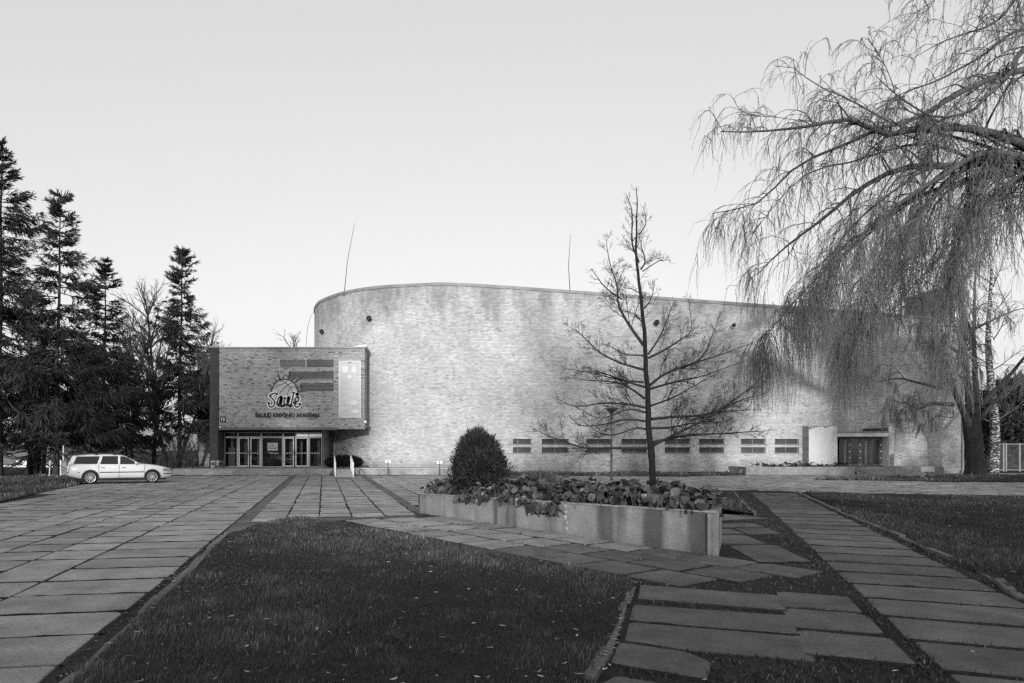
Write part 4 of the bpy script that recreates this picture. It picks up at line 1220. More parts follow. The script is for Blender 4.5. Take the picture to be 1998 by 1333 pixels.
strokes = {'S': [[(635, 715), (600, 692), (545, 703), (490, 725), (478, 745), (510, 780), (560, 830), (580, 890), (560, 945), (515, 972), (470, 955), (455, 905), (470, 880)]],
           'a': [[(705, 770), (665, 785), (638, 850), (635, 920), (655, 950), (685, 915), (712, 800)], [(718, 775), (700, 880), (705, 945), (735, 955)]],
           'u': [[(785, 780), (765, 880), (770, 940), (795, 945), (835, 880), (860, 780)], [(860, 785), (845, 900), (855, 950), (890, 945)]],
           'l': [[(962, 672), (940, 780), (915, 900), (922, 955)]],
           'e': [[(985, 888), (1036, 862), (1062, 805), (1046, 752), (1010, 775), (984, 850), (984, 930), (1015, 972), (1062, 957), (1096, 900)], [(1030, 714), (1031, 716)]]}
for ch, ss in strokes.items():
    wmb, bmb = MB(), MB()
    for st in ss:
        w1 = ribbon([lg(*p) for p in st], 6.8 / SP, YE - 0.085, YE - 0.067)
        w2 = ribbon([lg(*p) for p in st], 2.9 / SP, YE - 0.094, YE - 0.086)
        wmb.add(w1.v, w1.f); bmb.add(w2.v, w2.f)
    e_ = wmb.build('letter_edge', M_WHITE, logo)
    bmb.build('letter', M_BLACK, e_)
# house number
hn = empty('house_number', (ex(435), YE, ez(818)), label='small dark house number plate reading 13', cat='sign')
MB().box(ex(430), ex(440.5), YE - 0.05, YE - 0.005, ez(824), ez(812.5)).build('plate', M_BLACK, hn)
me = text_mesh('13', 6.6 / SP, 6.6 / SP, 0.004, 0.02)
o = obj('numerals', me, M_WHITE); o.location = (ex(432), YE - 0.056, ez(821.5)); o.parent = hn; o.matrix_parent_inverse = Matrix.Translation(hn.location).inverted()
# banner
bn = empty('banner', (ex(682), YE, ez(814)), label='tall pale sun-bleached banner at the end of the brick front', cat='banner')
M_BAN = mat('faded_banner', 0.55, 0.6, 0.3, var=0.12, scale=0.7)
M_BAN2 = mat('faded_print', 0.70, 0.6, 0.3)
MB().box(ex(662.5), ex(703), YE - 0.07, YE - 0.01, ez(814), ez(705.5)).build('sheet', M_BAN, bn)
eb = MB(); x0, x1, z0, z1 = ex(662.5), ex(703), ez(814), ez(705.5)
t = 0.04
eb.box(x0 - t, x0, YE - 0.08, YE - 0.01, z0 - t, z1 + t).box(x1, x1 + t, YE - 0.08, YE - 0.01, z0 - t, z1 + t).box(x0, x1, YE - 0.08, YE - 0.01, z1, z1 + t).box(x0, x1, YE - 0.08, YE - 0.01, z0 - t, z0)
eb.build('edging', M_WHITE, bn)
def bp(cx, cy): return (ex(490 + cx / 8.69), ez(690 + cy / 8.69))
for pts, nm in (([(1545, 210), (1545, 290), (1560, 320), (1595, 335), (1630, 320), (1645, 290), (1645, 210)], 'shield_print'), ([(1735, 195), (1720, 230), (1700, 320), (1790, 320), (1770, 230), (1755, 195)], 'bell_print'), ([(1665, 360), (1625, 400), (1665, 435), (1720, 400)], 'badge_print'), ([(1700, 790), (1620, 850), (1760, 880), (1830, 830), (1770, 790)], 'cloud_print'), ([(1790, 930), (1670, 990), (1760, 1015), (1835, 990)], 'cloud_print')):
    MB().yprism([bp(*p) for p in pts], YE - 0.074, YE - 0.071).build(nm, M_BAN2, bn)
a, b = bp(1640, 152), bp(1705, 164)
MB().box(a[0], b[0], YE - 0.074, YE - 0.071, b[1], a[1]).build('heading_print', M_DKMETAL, bn)
# parking signs
for px, py, nm in ((757, 900.5, 'small white parking sign on a black post nearer the ramp'), (857.5, 902, 'small white parking sign on a black post beside the conical shrub')):
    y = 44.3
    r_ = empty('parking_sign', (FX(px, y), y, 0), label=nm, cat='sign', group='parking signs by the terrace')
    MB().box(FX(px, y) - 0.025, FX(px, y) + 0.025, y - 0.02, y + 0.02, -0.05, FZ(898, y)).build('post', M_BLACK, r_)
    z = FZ(py, y)
    pl_ = MB().box(FX(px, y) - 0.19, FX(px, y) + 0.19, y - 0.045, y - 0.022, z - 0.10, z + 0.10).build('plate', M_WHITE, r_)
    sy = MB(); sx_ = FX(px, y)
    sy.tube([(sx_ - 0.01, y - 0.047, z + 0.06), (sx_ - 0.01, y - 0.049, z + 0.06)], 0.018, 8)
    sy.box(sx_ - 0.02, sx_ + 0.005, y - 0.049, y - 0.047, z - 0.03, z + 0.04).box(sx_ + 0.005, sx_ + 0.05, y - 0.049, y - 0.047, z - 0.03, z - 0.01).box(sx_ + 0.035, sx_ + 0.055, y - 0.0495, y - 0.0475, z - 0.075, z - 0.01)
    sy.tube([(sx_ - 0.02, y - 0.047, z - 0.04), (sx_ - 0.02, y - 0.0495, z - 0.04)], 0.035, 10)
    sy.build('wheelchair_symbol', M_BLACK, pl_)
# ------------------------------------------------------------------ concrete planter with its plants
def unit_(v): return v / np.linalg.norm(v)
hB, hA = 0.70, 0.52
ray_ = unit_(np.array([PB[0] + 0.35, PB[1]]))
CB = PB + ray_ * 1.9        # far corner behind the near end
CA = PA + PN * 1.75 + PD * 0.35
planter = empty('concrete_planter', (float((PA + PB)[0] / 2), float((PA + PB)[1] / 2), 0), label='long stained concrete planter wall in front of the hall', cat='planter')
def p_h(p):
    t = (np.array(p) - PA) @ (PB - PA) / ((PB - PA) @ (PB - PA))
    return hA + (hB - hA) * np.clip(t, 0, 1)
W_ = 0.16
def planter_mat():
    """exposed-aggregate concrete with vertical run-off stains of its own"""
    m = bpy.data.materials.new('stained_aggregate'); m.use_nodes = True
    n, l = m.node_tree.nodes, m.node_tree.links
    p = n['Principled BSDF']; p.inputs['Roughness'].default_value = 0.9; p.inputs['Specular IOR Level'].default_value = 0.15
    geo = n.new('ShaderNodeNewGeometry')
    def M(op, a, b=None):
        k = n.new('ShaderNodeMath'); k.operation = op
        for i, q in enumerate((a, b)):
            if q is None: continue
            if isinstance(q, (int, float)): k.inputs[i].default_value = q
            else: l.new(q, k.inputs[i])
        return k.outputs[0]
    def noise(scale, vec, det=3, rough=0.6):
        t = n.new('ShaderNodeTexNoise'); t.inputs['Scale'].default_value = scale; t.inputs['Detail'].default_value = det; t.inputs['Roughness'].default_value = rough
        l.new(vec, t.inputs['Vector']); return t.outputs[0]
    def rng_(v, a, b, c, d, smooth=True):
        r = n.new('ShaderNodeMapRange'); r.interpolation_type = 'SMOOTHSTEP' if smooth else 'LINEAR'
        for k, x in zip(('From Min', 'From Max', 'To Min', 'To Max'), (a, b, c, d)): r.inputs[k].default_value = x
        l.new(v, r.inputs['Value']); return r.outputs[0]
    mp = n.new('ShaderNodeMapping'); mp.inputs['Scale'].default_value = (1, 1, 0.10)
    l.new(geo.outputs['Position'], mp.inputs[0])
    streak = rng_(noise(1.7, mp.outputs[0], 2, 0.5), 0.34, 0.52, 0.40, 1.0)
    grit = rng_(noise(42, geo.outputs['Position'], 6, 0.8), 0.28, 0.74, 0.45, 1.6, False)
    blot = rng_(noise(2.6, geo.outputs['Position'], 5), 0.3, 0.7, 0.8, 1.2, False)
    v = M('MULTIPLY', M('MULTIPLY', streak, grit), M('MULTIPLY', blot, 0.29))
    c = n.new('ShaderNodeCombineColor')
    for i in range(3): l.new(v, c.inputs[i])
    l.new(c.outputs[0], p.inputs['Base Color'])
    b = n.new('ShaderNodeBump'); b.inputs['Strength'].default_value = 0.8; b.inputs['Distance'].default_value = 0.02
    l.new(noise(70, geo.outputs['Position'], 6), b.inputs['Height']); l.new(b.outputs[0], p.inputs['Normal'])
    return m
M_STAINED = planter_mat()
def wall_seg(a, b, name, m, cut=None):
    a, b = np.array(a), np.array(b)
    d = (b - a) / np.linalg.norm(b - a); nn = np.array([-d[1], d[0]])
    cen = (PA + PB + CA + CB) / 4
    if nn @ (cen - a) < 0: nn = -nn
    q = [a, b, b + nn * W_, a + nn * W_]
    if name == 'front_wall' and np.allclose(b, PB):
        q[2] = PB + ray_ * W_ / (ray_ @ nn)
    if name == 'end_wall' and np.allclose(a, PB):
        q[0] = PB + ray_ * (W_ / (ray_ @ PN) + 0.003)
    return MB().hexa([(p[0], p[1], -0.15) for p in q], [(p[0], p[1], p_h(p) - 0.035) for p in q]).build(name, m, planter)
crack = PA + (PB - PA) * 0.617                     # the front wall is cast in two lengths with an open joint
wall_seg(PA, crack - PD * 0.012, 'front_wall', M_STAINED)
wall_seg(crack + PD * 0.012, PB, 'front_wall', M_STAINED)
wall_seg(PB, CB, 'end_wall', M_STAINED); wall_seg(CB, CA, 'back_wall', M_STAINED); wall_seg(CA, PA, 'end_wall', M_STAINED)
# caps
def cap_seg(a, b, name):
    a, b = np.array(a), np.array(b)
    d = (b - a) / np.linalg.norm(b - a); nn = np.array([-d[1], d[0]])
    cen = (PA + PB + CA + CB) / 4
    if nn @ (cen - a) < 0: nn = -nn
    q = [a - nn * 0.018 - d * 0.0, b - nn * 0.018, b + nn * (W_ + 0.02), a + nn * (W_ + 0.02)]
    if np.linalg.norm(b - PB) < 0.02: q[2] = q[1] + ray_ * (W_ + 0.04) / (ray_ @ nn)
    MB().hexa([(p[0], p[1], p_h(p) - 0.032) for p in q], [(p[0], p[1], p_h(p)) for p in q]).build(name, M_CAP, planter, bevel=0.008)
for t0, t1 in ((0, 0.2), (0.2, 0.42), (0.42, 0.612), (0.622, 0.81), (0.81, 1.0)):
    cap_seg(PA + (PB - PA) * t0 + PD * 0.004, PA + (PB - PA) * t1 - PD * 0.004, 'cap_stone')
# crumbled pale mortar at the open joint
mb = MB()
for k in range(10):
    z = rng.uniform(0.02, p_h(crack) - 0.05)
    c = crack + PD * rng.normal(0, 0.035) - PN * 0.008
    s_ = rng.uniform(0.012, 0.035)
    q = [c + PD * s_ * math.cos(a) for a in np.linspace(0, 6.28, 6)[:-1]]
    pts = [(c[0] + PD[0] * s_ * math.cos(a), c[1] + PD[1] * s_ * math.cos(a), z + s_ * 1.4 * math.sin(a)) for a in np.linspace(0, 2 * math.pi, 7)[:-1]]
    fr = [(p[0] - PN[0] * 0.012, p[1] - PN[1] * 0.012, p[2]) for p in pts]
    mb.add(fr + [(p[0] + PN[0] * 0.03, p[1] + PN[1] * 0.03, p[2]) for p in pts], [tuple(range(6))] + [(i, 6 + i, 6 + (i + 1) % 6, (i + 1) % 6) for i in range(6)])
mb.build('loose_mortar', mat('pale_mortar', 0.45, 0.9, var=0.2, scale=20), planter)
bed_poly = [tuple(PA + PN * W_), tuple(PB + PN * W_), tuple(CB), tuple(CA)]
pv = [(x, y, p_h((x, y)) - 0.10) for x, y in bed_poly]
pyobj('bed_soil', pv, [(0, 1, 2, 3)], M_SOIL, planter)

# bergenia: rounded leathery leaves
def leaf_mesh(seed):
    r = np.random.default_rng(seed)
    nu, nv = 7, 5
    V, Fq = [], []
    cup, curl, wave = r.uniform(-0.25, 0.35), r.uniform(-0.5, 0.35), r.uniform(0, 6)
    for i in range(nu):
        u = i / (nu - 1)
        w = 0.44 * math.sin(math.pi * (0.08 + 0.87 * u) ** 0.8) ** 0.75
        for j in range(nv):
            v = (j / (nv - 1) - 0.5) * 2
            z = cup * (v * w) ** 2 * 3 + curl * u * u * 0.8 + 0.05 * math.sin(wave + 5 * u + 4 * v) * abs(v) - 0.03 * (1 - abs(v))
            V.append((v * w, u, z))
    for i in range(nu - 1):
        for j in range(nv - 1):
            a = i * nv + j
            Fq.append((a, a + 1, a + nv + 1, a + nv))
    return np.array(V), np.array(Fq)
LV = [leaf_mesh(s) for s in range(8)]
M_LEAF = mat('bergenia_leaf', 0.066, 0.36, 0.45, orand=0.75, var=0.35, scale=9)
M_LEAF_J = mat('bergenia_leaf_mass', 0.062, 0.36, 0.45, vcol='tone', var=0.3, scale=9)
leaf_data = []
for V, Fq in LV:
    me = npmesh('leaf', V, Fq, smooth=True); me.materials.append(M_LEAF); leaf_data.append(me)
bed = empty('bergenia_bed', (float((PA + PB)[0] / 2) + 0.5, float((PA + PB)[1] / 2) + 0.5, 0.5), label='dense bergenia plants with round leathery leaves filling the planter', cat='plant')
leaves = []
def bed_rand():
    while True:
        s_, t_ = rng.random(), rng.random()
        a = PA + (PB - PA) * s_; b = CA + (CB - CA) * s_
        return a + (b - a) * t_, s_, t_
for k in range(1700):
    p, s_, t_ = bed_rand()
    if s_ > 0.965 and t_ < 0.4: continue
    if (p - np.array([-0.85, 17.6])) @ (p - np.array([-0.85, 17.6])) < 0.25: continue
    mound = 0.19 + 0.25 * math.sin(math.pi * min(1, max(0, t_ * 0.9 + 0.12))) + 0.06 * math.sin(s_ * 37) * math.sin(t_ * 9 + s_ * 21)
    z = p_h(p) - 0.06 + mound * rng.uniform(0.45, 1.05) * (0.75 if s_ > 0.93 or s_ < 0.05 else 1.0)
    leaves.append((p, z, t_, s_))
for k in range(150):                                   # leaves hanging over the front
    s_ = rng.choice([rng.uniform(0.2, 0.34), rng.uniform(0.34, 0.6), rng.uniform(0.44, 0.62), rng.uniform(0.50, 0.60)])
    p = PA + (PB - PA) * s_ + PN * rng.uniform(-0.12, 0.05)
    dz = rng.uniform(0.0, 0.10) + (rng.uniform(0, 0.17) if 0.50 < s_ < 0.62 else 0)
    leaves.append((p, p_h(p) + 0.06 - dz, -0.1, s_))
leaves.sort(key=lambda q: q[2] * 1.0 - q[3] * 0.25)
JV, JF, JT, off = [], [], [], 0
for i, (p, z, t_, s_) in enumerate(leaves):
    sc = rng.uniform(0.09, 0.21)
    rz = rng.uniform(-math.pi, math.pi)
    if t_ < 0.15: rz = math.atan2(-PN[1], -PN[0]) - math.pi / 2 + rng.normal(0, 0.8)
    tilt = rng.uniform(-0.35, 0.75) if t_ > 0.12 else rng.uniform(-1.35, -0.3)
    Mx = Matrix.Translation((p[0], p[1], z)) @ Matrix.Rotation(rz, 4, 'Z') @ Matrix.Rotation(tilt, 4, 'X') @ Matrix.Rotation(rng.normal(0, 0.45), 4, 'Y') @ Matrix.Diagonal((sc * 1.05, sc, sc, 1))
    li = int(rng.integers(0, 8))
    if i < 300:
        o = bpy.data.objects.new('leaf', leaf_data[li]); o.matrix_world = Mx
        COL.objects.link(o); o.parent = bed; o.matrix_parent_inverse = Matrix.Translation(bed.location).inverted()
    else:
        V, Fq = LV[li]
        A = np.array(Mx)
        JV.append(V @ A[:3, :3].T + A[:3, 3]); JF.append(Fq + off); JT.append(np.full(len(V), rng.choice([rng.uniform(0.3, 0.9), rng.uniform(0.8, 1.9)]))); off += len(V)
me = npmesh('leaf_mass', np.concatenate(JV), np.concatenate(JF), smooth=True, vcol=np.concatenate(JT))
o = obj('leaf_mass', me, M_LEAF_J, bed); o['kind'] = 'stuff'
# petioles
P_, R_ = [], []
for p, z, t_, s_ in leaves[::2]:
    b = np.array([p[0] + rng.normal(0, 0.06), p[1] + rng.normal(0, 0.06), p_h(p) - 0.12])
    e = np.array([p[0], p[1], z])
    P_.append([b, (b + e) / 2 + np.array([rng.normal(0, 0.02), rng.normal(0, 0.02), 0.03]), e]); R_.append([0.008, 0.007, 0.006])
V, Fq = tube_batch(np.array(P_), np.array(R_), 3)
o = obj('stalks', npmesh('stalks', V, Fq), mat('stalk', 0.12, 0.6), bed); o['kind'] = 'stuff'

# dry low plants in the planter by the porch and small shrubs
def spray_cloud(cx, cy, cz, shape, n, ln, wd, outward=1.0, up=0.5, tone=(0.5, 1.4), jitter=0.25, tips=0.0):
    """thin leafy sprays spread on and inside a volume given by shape(dir)->radius"""
    d = rng.normal(size=(n, 3)); d /= np.linalg.norm(d, axis=1, keepdims=True)
    rad = shape(d)
    fr = 1 - np.abs(rng.normal(0, jitter, n)); fr = np.clip(fr, 0.25, 1.08)
    B = np.array([cx, cy, cz]) + d * (rad * fr)[:, None]
    dirs = d * outward + rng.normal(0, 0.45, (n, 3)); dirs[:, 2] += up
    dirs /= np.linalg.norm(dirs, axis=1, keepdims=True)
    L = ln * rng.uniform(0.5, 1.5, n)
    sd = np.cross(dirs, rng.normal(size=(n, 3))); sd /= np.linalg.norm(sd, axis=1, keepdims=True)
    w = wd * rng.uniform(0.5, 1.4, n)
    q = np.stack([B, B + dirs * (L * 0.45)[:, None] + sd * w[:, None], B + dirs * L[:, None], B + dirs * (L * 0.45)[:, None] - sd * w[:, None]], axis=1).reshape(-1, 3)
    f = np.arange(n)[:, None] * 4 + np.array([[0, 1, 2, 3]])
    t = np.repeat(rng.uniform(tone[0], tone[1], n) , 4)
    return q, f, t

def shrub(name, label, c, parts, m, stem=0.3, cat='shrub'):
    root = empty(name, c, label=label, cat=cat)
    V, Fq, T, o_ = [], [], [], 0
    for q, f, t in parts:
        V.append(q); Fq.append(f + o_); T.append(t); o_ += len(q)
    o = obj('foliage', npmesh('foliage', np.concatenate(V), np.concatenate(Fq), vcol=np.concatenate(T)), m, root)
    mb = MB()
    for k in range(5):
        a = k * 1.3
        mb.tube([(c[0], c[1], c[2] - 0.1), (c[0] + 0.15 * math.cos(a) * stem, c[1] + 0.15 * math.sin(a) * stem, c[2] + stem * 0.5), (c[0] + 0.5 * math.cos(a) * stem, c[1] + 0.5 * math.sin(a) * stem, c[2] + stem)], [0.02, 0.015, 0.008], 5)
    mb.build('stem', M_BARK, root)
    return root

M_THUJA = mat('thuja_spray', 0.042, 0.75, 0.12, vcol='tone')
tc = np.array([FX(934, 17.0), 17.0, 0.40])
def egg(d):
    h = d[:, 2]
    return np.where(h > 0, 0.80 + 0.78 * np.clip(h, 0, 1) ** 2.0 - 0.22 * np.sin(np.pi * np.clip(h, 0, 1)), 0.80) 
parts = []
for k in range(30):                                   # lobes that together make an uneven cone
    t = rng.random() ** 0.8
    a = rng.uniform(0, 6.28)
    rr = 0.60 * (1 - t) ** 0.5 * rng.uniform(0.55, 1.0)
    rs = (0.40 - 0.19 * t) * rng.uniform(0.8, 1.2)
    cz = tc[2] + 0.32 + 1.18 * t
    parts.append(spray_cloud(tc[0] + rr * math.cos(a), tc[1] + rr * math.sin(a), cz, lambda d, r=rs: np.full(len(d), r), 560, 0.17, 0.012, 1.0, 0.75, (0.45, 1.7), 0.34))
parts.append(spray_cloud(tc[0], tc[1], tc[2] + 0.6, lambda d: np.where(d[:, 2] > 0, 0.6 + 0.4 * d[:, 2], 0.6), 3000, 0.12, 0.02, 1.0, 0.5, (0.3, 0.9), 0.4))
for k in range(9):                                    # paler leading shoots
    a = rng.uniform(0, 6.28); r0 = rng.uniform(0, 0.16)
    parts.append(spray_cloud(tc[0] + r0 * math.cos(a), tc[1] + r0 * math.sin(a), tc[2] + 1.62 + rng.uniform(-0.1, 0.14), lambda d: np.full(len(d), 0.09), 60, 0.12, 0.012, 0.6, 1.2, (1.2, 4.0), 0.3))
shrub('thuja', 'dark conical evergreen shrub standing in the far end of the planter', tuple(tc), parts, M_THUJA, 0.8)
jc = np.array([FX(1051, 16.6), 16.6, 0.45])
parts = [spray_cloud(jc[0] + dx, jc[1], jc[2] + 0.28 + dz, lambda d, r=r: np.abs(r) * (0.75 + 0.25 * np.abs(d[:, 0])), 900, 0.16, 0.010, 1.0, 0.7, (0.6, 1.8), 0.35) for dx, dz, r in ((-0.22, 0.03, 0.3), (0.05, 0.08, 0.3), (0.3, 0.0, 0.26), (0.15, 0.06, 0.28))]
shrub('juniper', 'low spreading juniper between the bergenia leaves behind the planter front', tuple(jc), parts, mat('juniper_spray', 0.075, 0.8, 0.1, vcol='tone'), 0.3)
# clipped dark bush behind the ramp
bc_ = np.array([FX(669, 46.6), 46.6, PLT])
parts = [spray_cloud(bc_[0] + dx, bc_[1], bc_[2] + 0.42 + dz, lambda d, r=r: r * np.where(d[:, 2] > 0, 0.72, 0.72) / np.maximum(0.55, np.abs(d[:, 2]) ** 0.3), 1100, 0.13, 0.03, 1.0, 0.2, (0.4, 1.1), 0.3) for dx, dz, r in ((-0.75, 0.0, 0.42), (-0.3, 0.08, 0.5), (0.15, 0.1, 0.52), (0.6, 0.08, 0.5), (0.95, 0.0, 0.40))]
shrub('clipped_bush', 'dark clipped bush between the ramp railings against the hall', tuple(bc_), parts, mat('bush_leaf', 0.022, 0.8, 0.1, vcol='tone'), 0.5, 'bush')
# bergenia row in the low planter
JV, JF, JT, off = [], [], [], 0
for k in range(420):
    x = rng.uniform(FX(1475, 45.6), FX(1652, 45.6)); y = rng.uniform(45.1, 46.6)
    V, Fq = LV[int(rng.integers(0, 8))]
    sc = rng.uniform(0.14, 0.24)
    Mx = Matrix.Translation((x, y, 0.42 + rng.uniform(0.05, 0.38) * (0.7 + 0.3 * math.sin(x * 2.1)))) @ Matrix.Rotation(rng.uniform(-3.1, 3.1), 4, 'Z') @ Matrix.Rotation(rng.uniform(-0.6, 0.8), 4, 'X') @ Matrix.Diagonal((sc, sc, sc, 1))
    A = np.array(Mx)
    JV.append(V @ A[:3, :3].T + A[:3, 3]); JF.append(Fq + off); JT.append(np.full(len(V), rng.uniform(0.4, 1.2))); off += len(V)
row = empty('bergenia_row', (FX(1560, 45.6), 45.6, 0.42), label='low dark leafy row growing in the planter beside the side porch', cat='plant')
obj('leaf_mass', npmesh('leaf_mass', np.concatenate(JV), np.concatenate(JF), smooth=True, vcol=np.concatenate(JT)), M_LEAF_J, row)['kind'] = 'stuff'
P_ = [[(x, 45.8, 0.3), (x + rng.normal(0, 0.03), 45.8, 0.6), (x + rng.normal(0, 0.06), 45.8, 0.75 + rng.random() * 0.35)] for x in np.linspace(FX(1480, 45.6), FX(1645, 45.6), 14)]
V, Fq = tube_batch(np.array(P_), np.full((14, 3), 0.012), 3)
obj('stalks', npmesh('stalks', V, Fq), MATS['stalk'], row)['kind'] = 'stuff'

# ------------------------------------------------------------------ street lamp
ly = 36.2
lxp = FX(1193, ly)
lamp = empty('street_lamp', (lxp, ly, 0), label='slim pale lamp post with a dark funnel-shaped head', cat='street lamp')
ztop = FZ(797, ly)
MB().tube([(lxp, ly, -0.1), (lxp, ly, 1.2)], 0.062, 10).tube([(lxp, ly, 1.2), (lxp, ly, ztop - 0.35)], [0.05, 0.042], 10).build('post', mat('lamp_post', 0.13, 0.5, 0.4), lamp, smooth=True)
hd = MB().lathe([(0.05, -0.42), (0.07, -0.28), (0.13, -0.2), (0.34, -0.03), (0.37, 0.0), (0.36, 0.02), (0.0, 0.03)], 18, (lxp, ly, ztop)).build('lamp_head', M_DKMETAL, lamp, smooth=True)
MB().lathe([(0.365, -0.035), (0.375, -0.03), (0.38, 0.0), (0.375, 0.012)], 18, (lxp, ly, ztop)).build('rim', mat('lamp_rim', 0.16, 0.5), hd)

# ------------------------------------------------------------------ white estate car
def build_car():
    rw, fw = np.array(G(169.5, 944.6)), np.array(G(289.5, 942.4))
    d = (fw - rw) / np.linalg.norm(fw - rw)
    ang = math.atan2(d[1], d[0])
    # the wheels seen are the near ones: shift the axis to the car's middle (away from the camera)
    nleft = np.array([-d[1], d[0]])
    base = rw + nleft * 0.76 + d * 0.16
    car = empty('estate_car', (base[0], base[1], 0), ang, label='white estate car with roof rails parked at the edge of the plaza', cat='car')
    body_m = mat('car_white', 0.80, 0.25, 0.5); trim_m = mat('car_trim', 0.03, 0.55, 0.3); glass_m = mat('car_glass', 0.012, 0.06, 0.6)
    chrome = mat('car_alloy', 0.62, 0.3, 0.5, metal=0.3); tyre_m = mat('tyre', 0.025, 0.85, 0.2); lamp_m = mat('headlamp', 0.35, 0.1, 0.7, metal=0.4); red_m = mat('tail_lamp', 0.10, 0.2, 0.5)
    RA = 0.0; FA = 2.755; X0 = -1.03; X1 = 3.68       # rear axle at x=0
    st = np.array([-1.03, -1.0, -0.9, -0.7, -0.45, -0.2, 0, 0.3, 0.6, 0.9, 1.2, 1.5, 1.75, 1.95, 2.1, 2.25, 2.45, 2.7, 2.95, 3.2, 3.4, 3.55, 3.64, 3.68])
    belt = np.interp(st, [-1.03, -0.9, 0, 1.0, 1.9, 2.3, 2.9, 3.3, 3.55, 3.68], [0.86, 0.97, 0.97, 0.95, 0.935, 0.93, 0.86, 0.77, 0.68, 0.55])
    bot = np.interp(st, [-1.03, -0.8, -0.4, 0, 2.7, 3.2, 3.68], [0.42, 0.33, 0.24, 0.22, 0.22, 0.22, 0.32])
    hw = np.interp(st, [-1.03, -0.98, -0.85, -0.4, 0.3, 2.4, 3.0, 3.35, 3.6, 3.68], [0.62, 0.76, 0.83, 0.88, 0.90, 0.90, 0.885, 0.83, 0.70, 0.52])
    secs = []
    for x, b, z0, w in zip(st, belt, bot, hw):
        hgt = b - z0
        s_ = [(0, z0), (w * 0.86, z0), (w * 0.975, z0 + 0.10 * hgt), (w, z0 + 0.38 * hgt), (w * 0.995, z0 + 0.62 * hgt), (w * 0.965, z0 + 0.88 * hgt), (w * 0.90, b), (w * 0.55, b + 0.025), (0, b + 0.035)]
        secs.append([(x, y, z) for y, z in s_] + [(x, -y, z) for y, z in s_[-2:0:-1]])
    def loft(secs, name, m, parent, close=True):
        n = len(secs[0]); v = [p for s_ in secs for p in s_]; f = []
        for i in range(len(secs) - 1):
            for j in range(n):
                a, b = i * n + j, i * n + (j + 1) % n
                f.append((a, b, b + n, a + n))
        f.append(tuple(range(n - 1, -1, -1))); f.append(tuple((len(secs) - 1) * n + j for j in range(n)))
        me = bpy.data.meshes.new(name); me.from_pydata(v, [], [q[::-1] for q in f])
        for p in me.polygons: p.use_smooth = True
        me.update()
        o = bpy.data.objects.new(name, me); me.materials.append(m); COL.objects.link(o); o.parent = parent
        return o
    body = loft(secs, 'body', body_m, car)
    # greenhouse
    gst = np.array([-0.97, -0.90, -0.80, -0.6, 0.0, 0.6, 1.0, 1.3, 1.55, 1.8, 2.05, 2.28])
    gtop = np.interp(gst, [-0.97, -0.90, -0.80, -0.5, 0.0, 0.6, 1.0, 1.3, 1.6, 2.28], [0.98, 1.15, 1.36, 1.40, 1.43, 1.435, 1.425, 1.395, 1.31, 0.94])
    gs = []
    def side_y(x, z):
        zt = float(np.interp(x, gst, gtop))
        return float(0.815 - 0.20 * max(0.0, (z - 0.93)) / 0.5)
    for x, zt in zip(gst, gtop):
        zb_ = 0.90
        def yy(z): return 0.815 - 0.20 * max(0.0, z - 0.93) / 0.5
        e = max(zt - 0.05, zb_ + 0.01)
        s_ = [(0, zb_), (yy(zb_), zb_), (yy((zb_ + e) / 2), (zb_ + e) / 2), (yy(e), e), (yy(e) - 0.06, e + 0.035), (0.3, zt + 0.012), (0, zt + 0.018)]
        gs.append([(x, y, z) for y, z in s_] + [(x, -y, z) for y, z in s_[-2:0:-1]])
    loft(gs, 'roof_cabin', body_m, car)
    def kid(mb, name, m, parent=car, smooth=False, bevel=0):
        link.world = False
        o = mb.build(name, m, None, smooth, bevel)
        o.parent = parent
        link.world = True
        return o
    # side glass, near side and far side
    def side_poly(poly, off):
        out = []
        for sgn in (-1, 1):
            v = [(x, sgn * (side_y(x, z) + off), z) for x, z in poly]
            w = [(x, sgn * (side_y(x, z) - 0.02), z) for x, z in poly]
            out.append((v, w, sgn))
        return out
    for poly, nm in (([(-0.74, 0.985), (0.28, 0.965), (0.40, 1.345), (-0.60, 1.335)], 'rear_quarter_window'), ([(0.42, 0.965), (1.20, 0.955), (1.20, 1.35), (0.52, 1.35)], 'rear_door_window'), ([(1.30, 0.955), (2.14, 0.95), (1.92, 1.09), (1.68, 1.24), (1.50, 1.325), (1.30, 1.345)], 'front_door_window')):
        for v, w, sgn in side_poly(poly, 0.008):
            n = len(v)
            mb = MB().add(v + w, [tuple(range(n)) if sgn < 0 else tuple(range(n - 1, -1, -1))] + [(i, n + i, n + (i + 1) % n, (i + 1) % n) for i in range(n)])
            kid(mb, nm, glass_m)
    # windscreen and tailgate glass
    kid(MB().add([(2.27, -0.70, 0.955), (2.27, 0.70, 0.955), (1.60, 0.60, 1.325), (1.60, -0.60, 1.325)], [(0, 1, 2, 3)]).add([(2.285, -0.68, 0.975), (2.285, 0.68, 0.975), (1.62, 0.58, 1.335), (1.62, -0.58, 1.335)], [(0, 1, 2, 3)]), 'windscreen', glass_m)
    kid(MB().add([(-0.995, -0.66, 1.02), (-0.995, 0.66, 1.02), (-0.84, 0.57, 1.33), (-0.84, -0.57, 1.33)], [(3, 2, 1, 0)]), 'tailgate_window', glass_m)
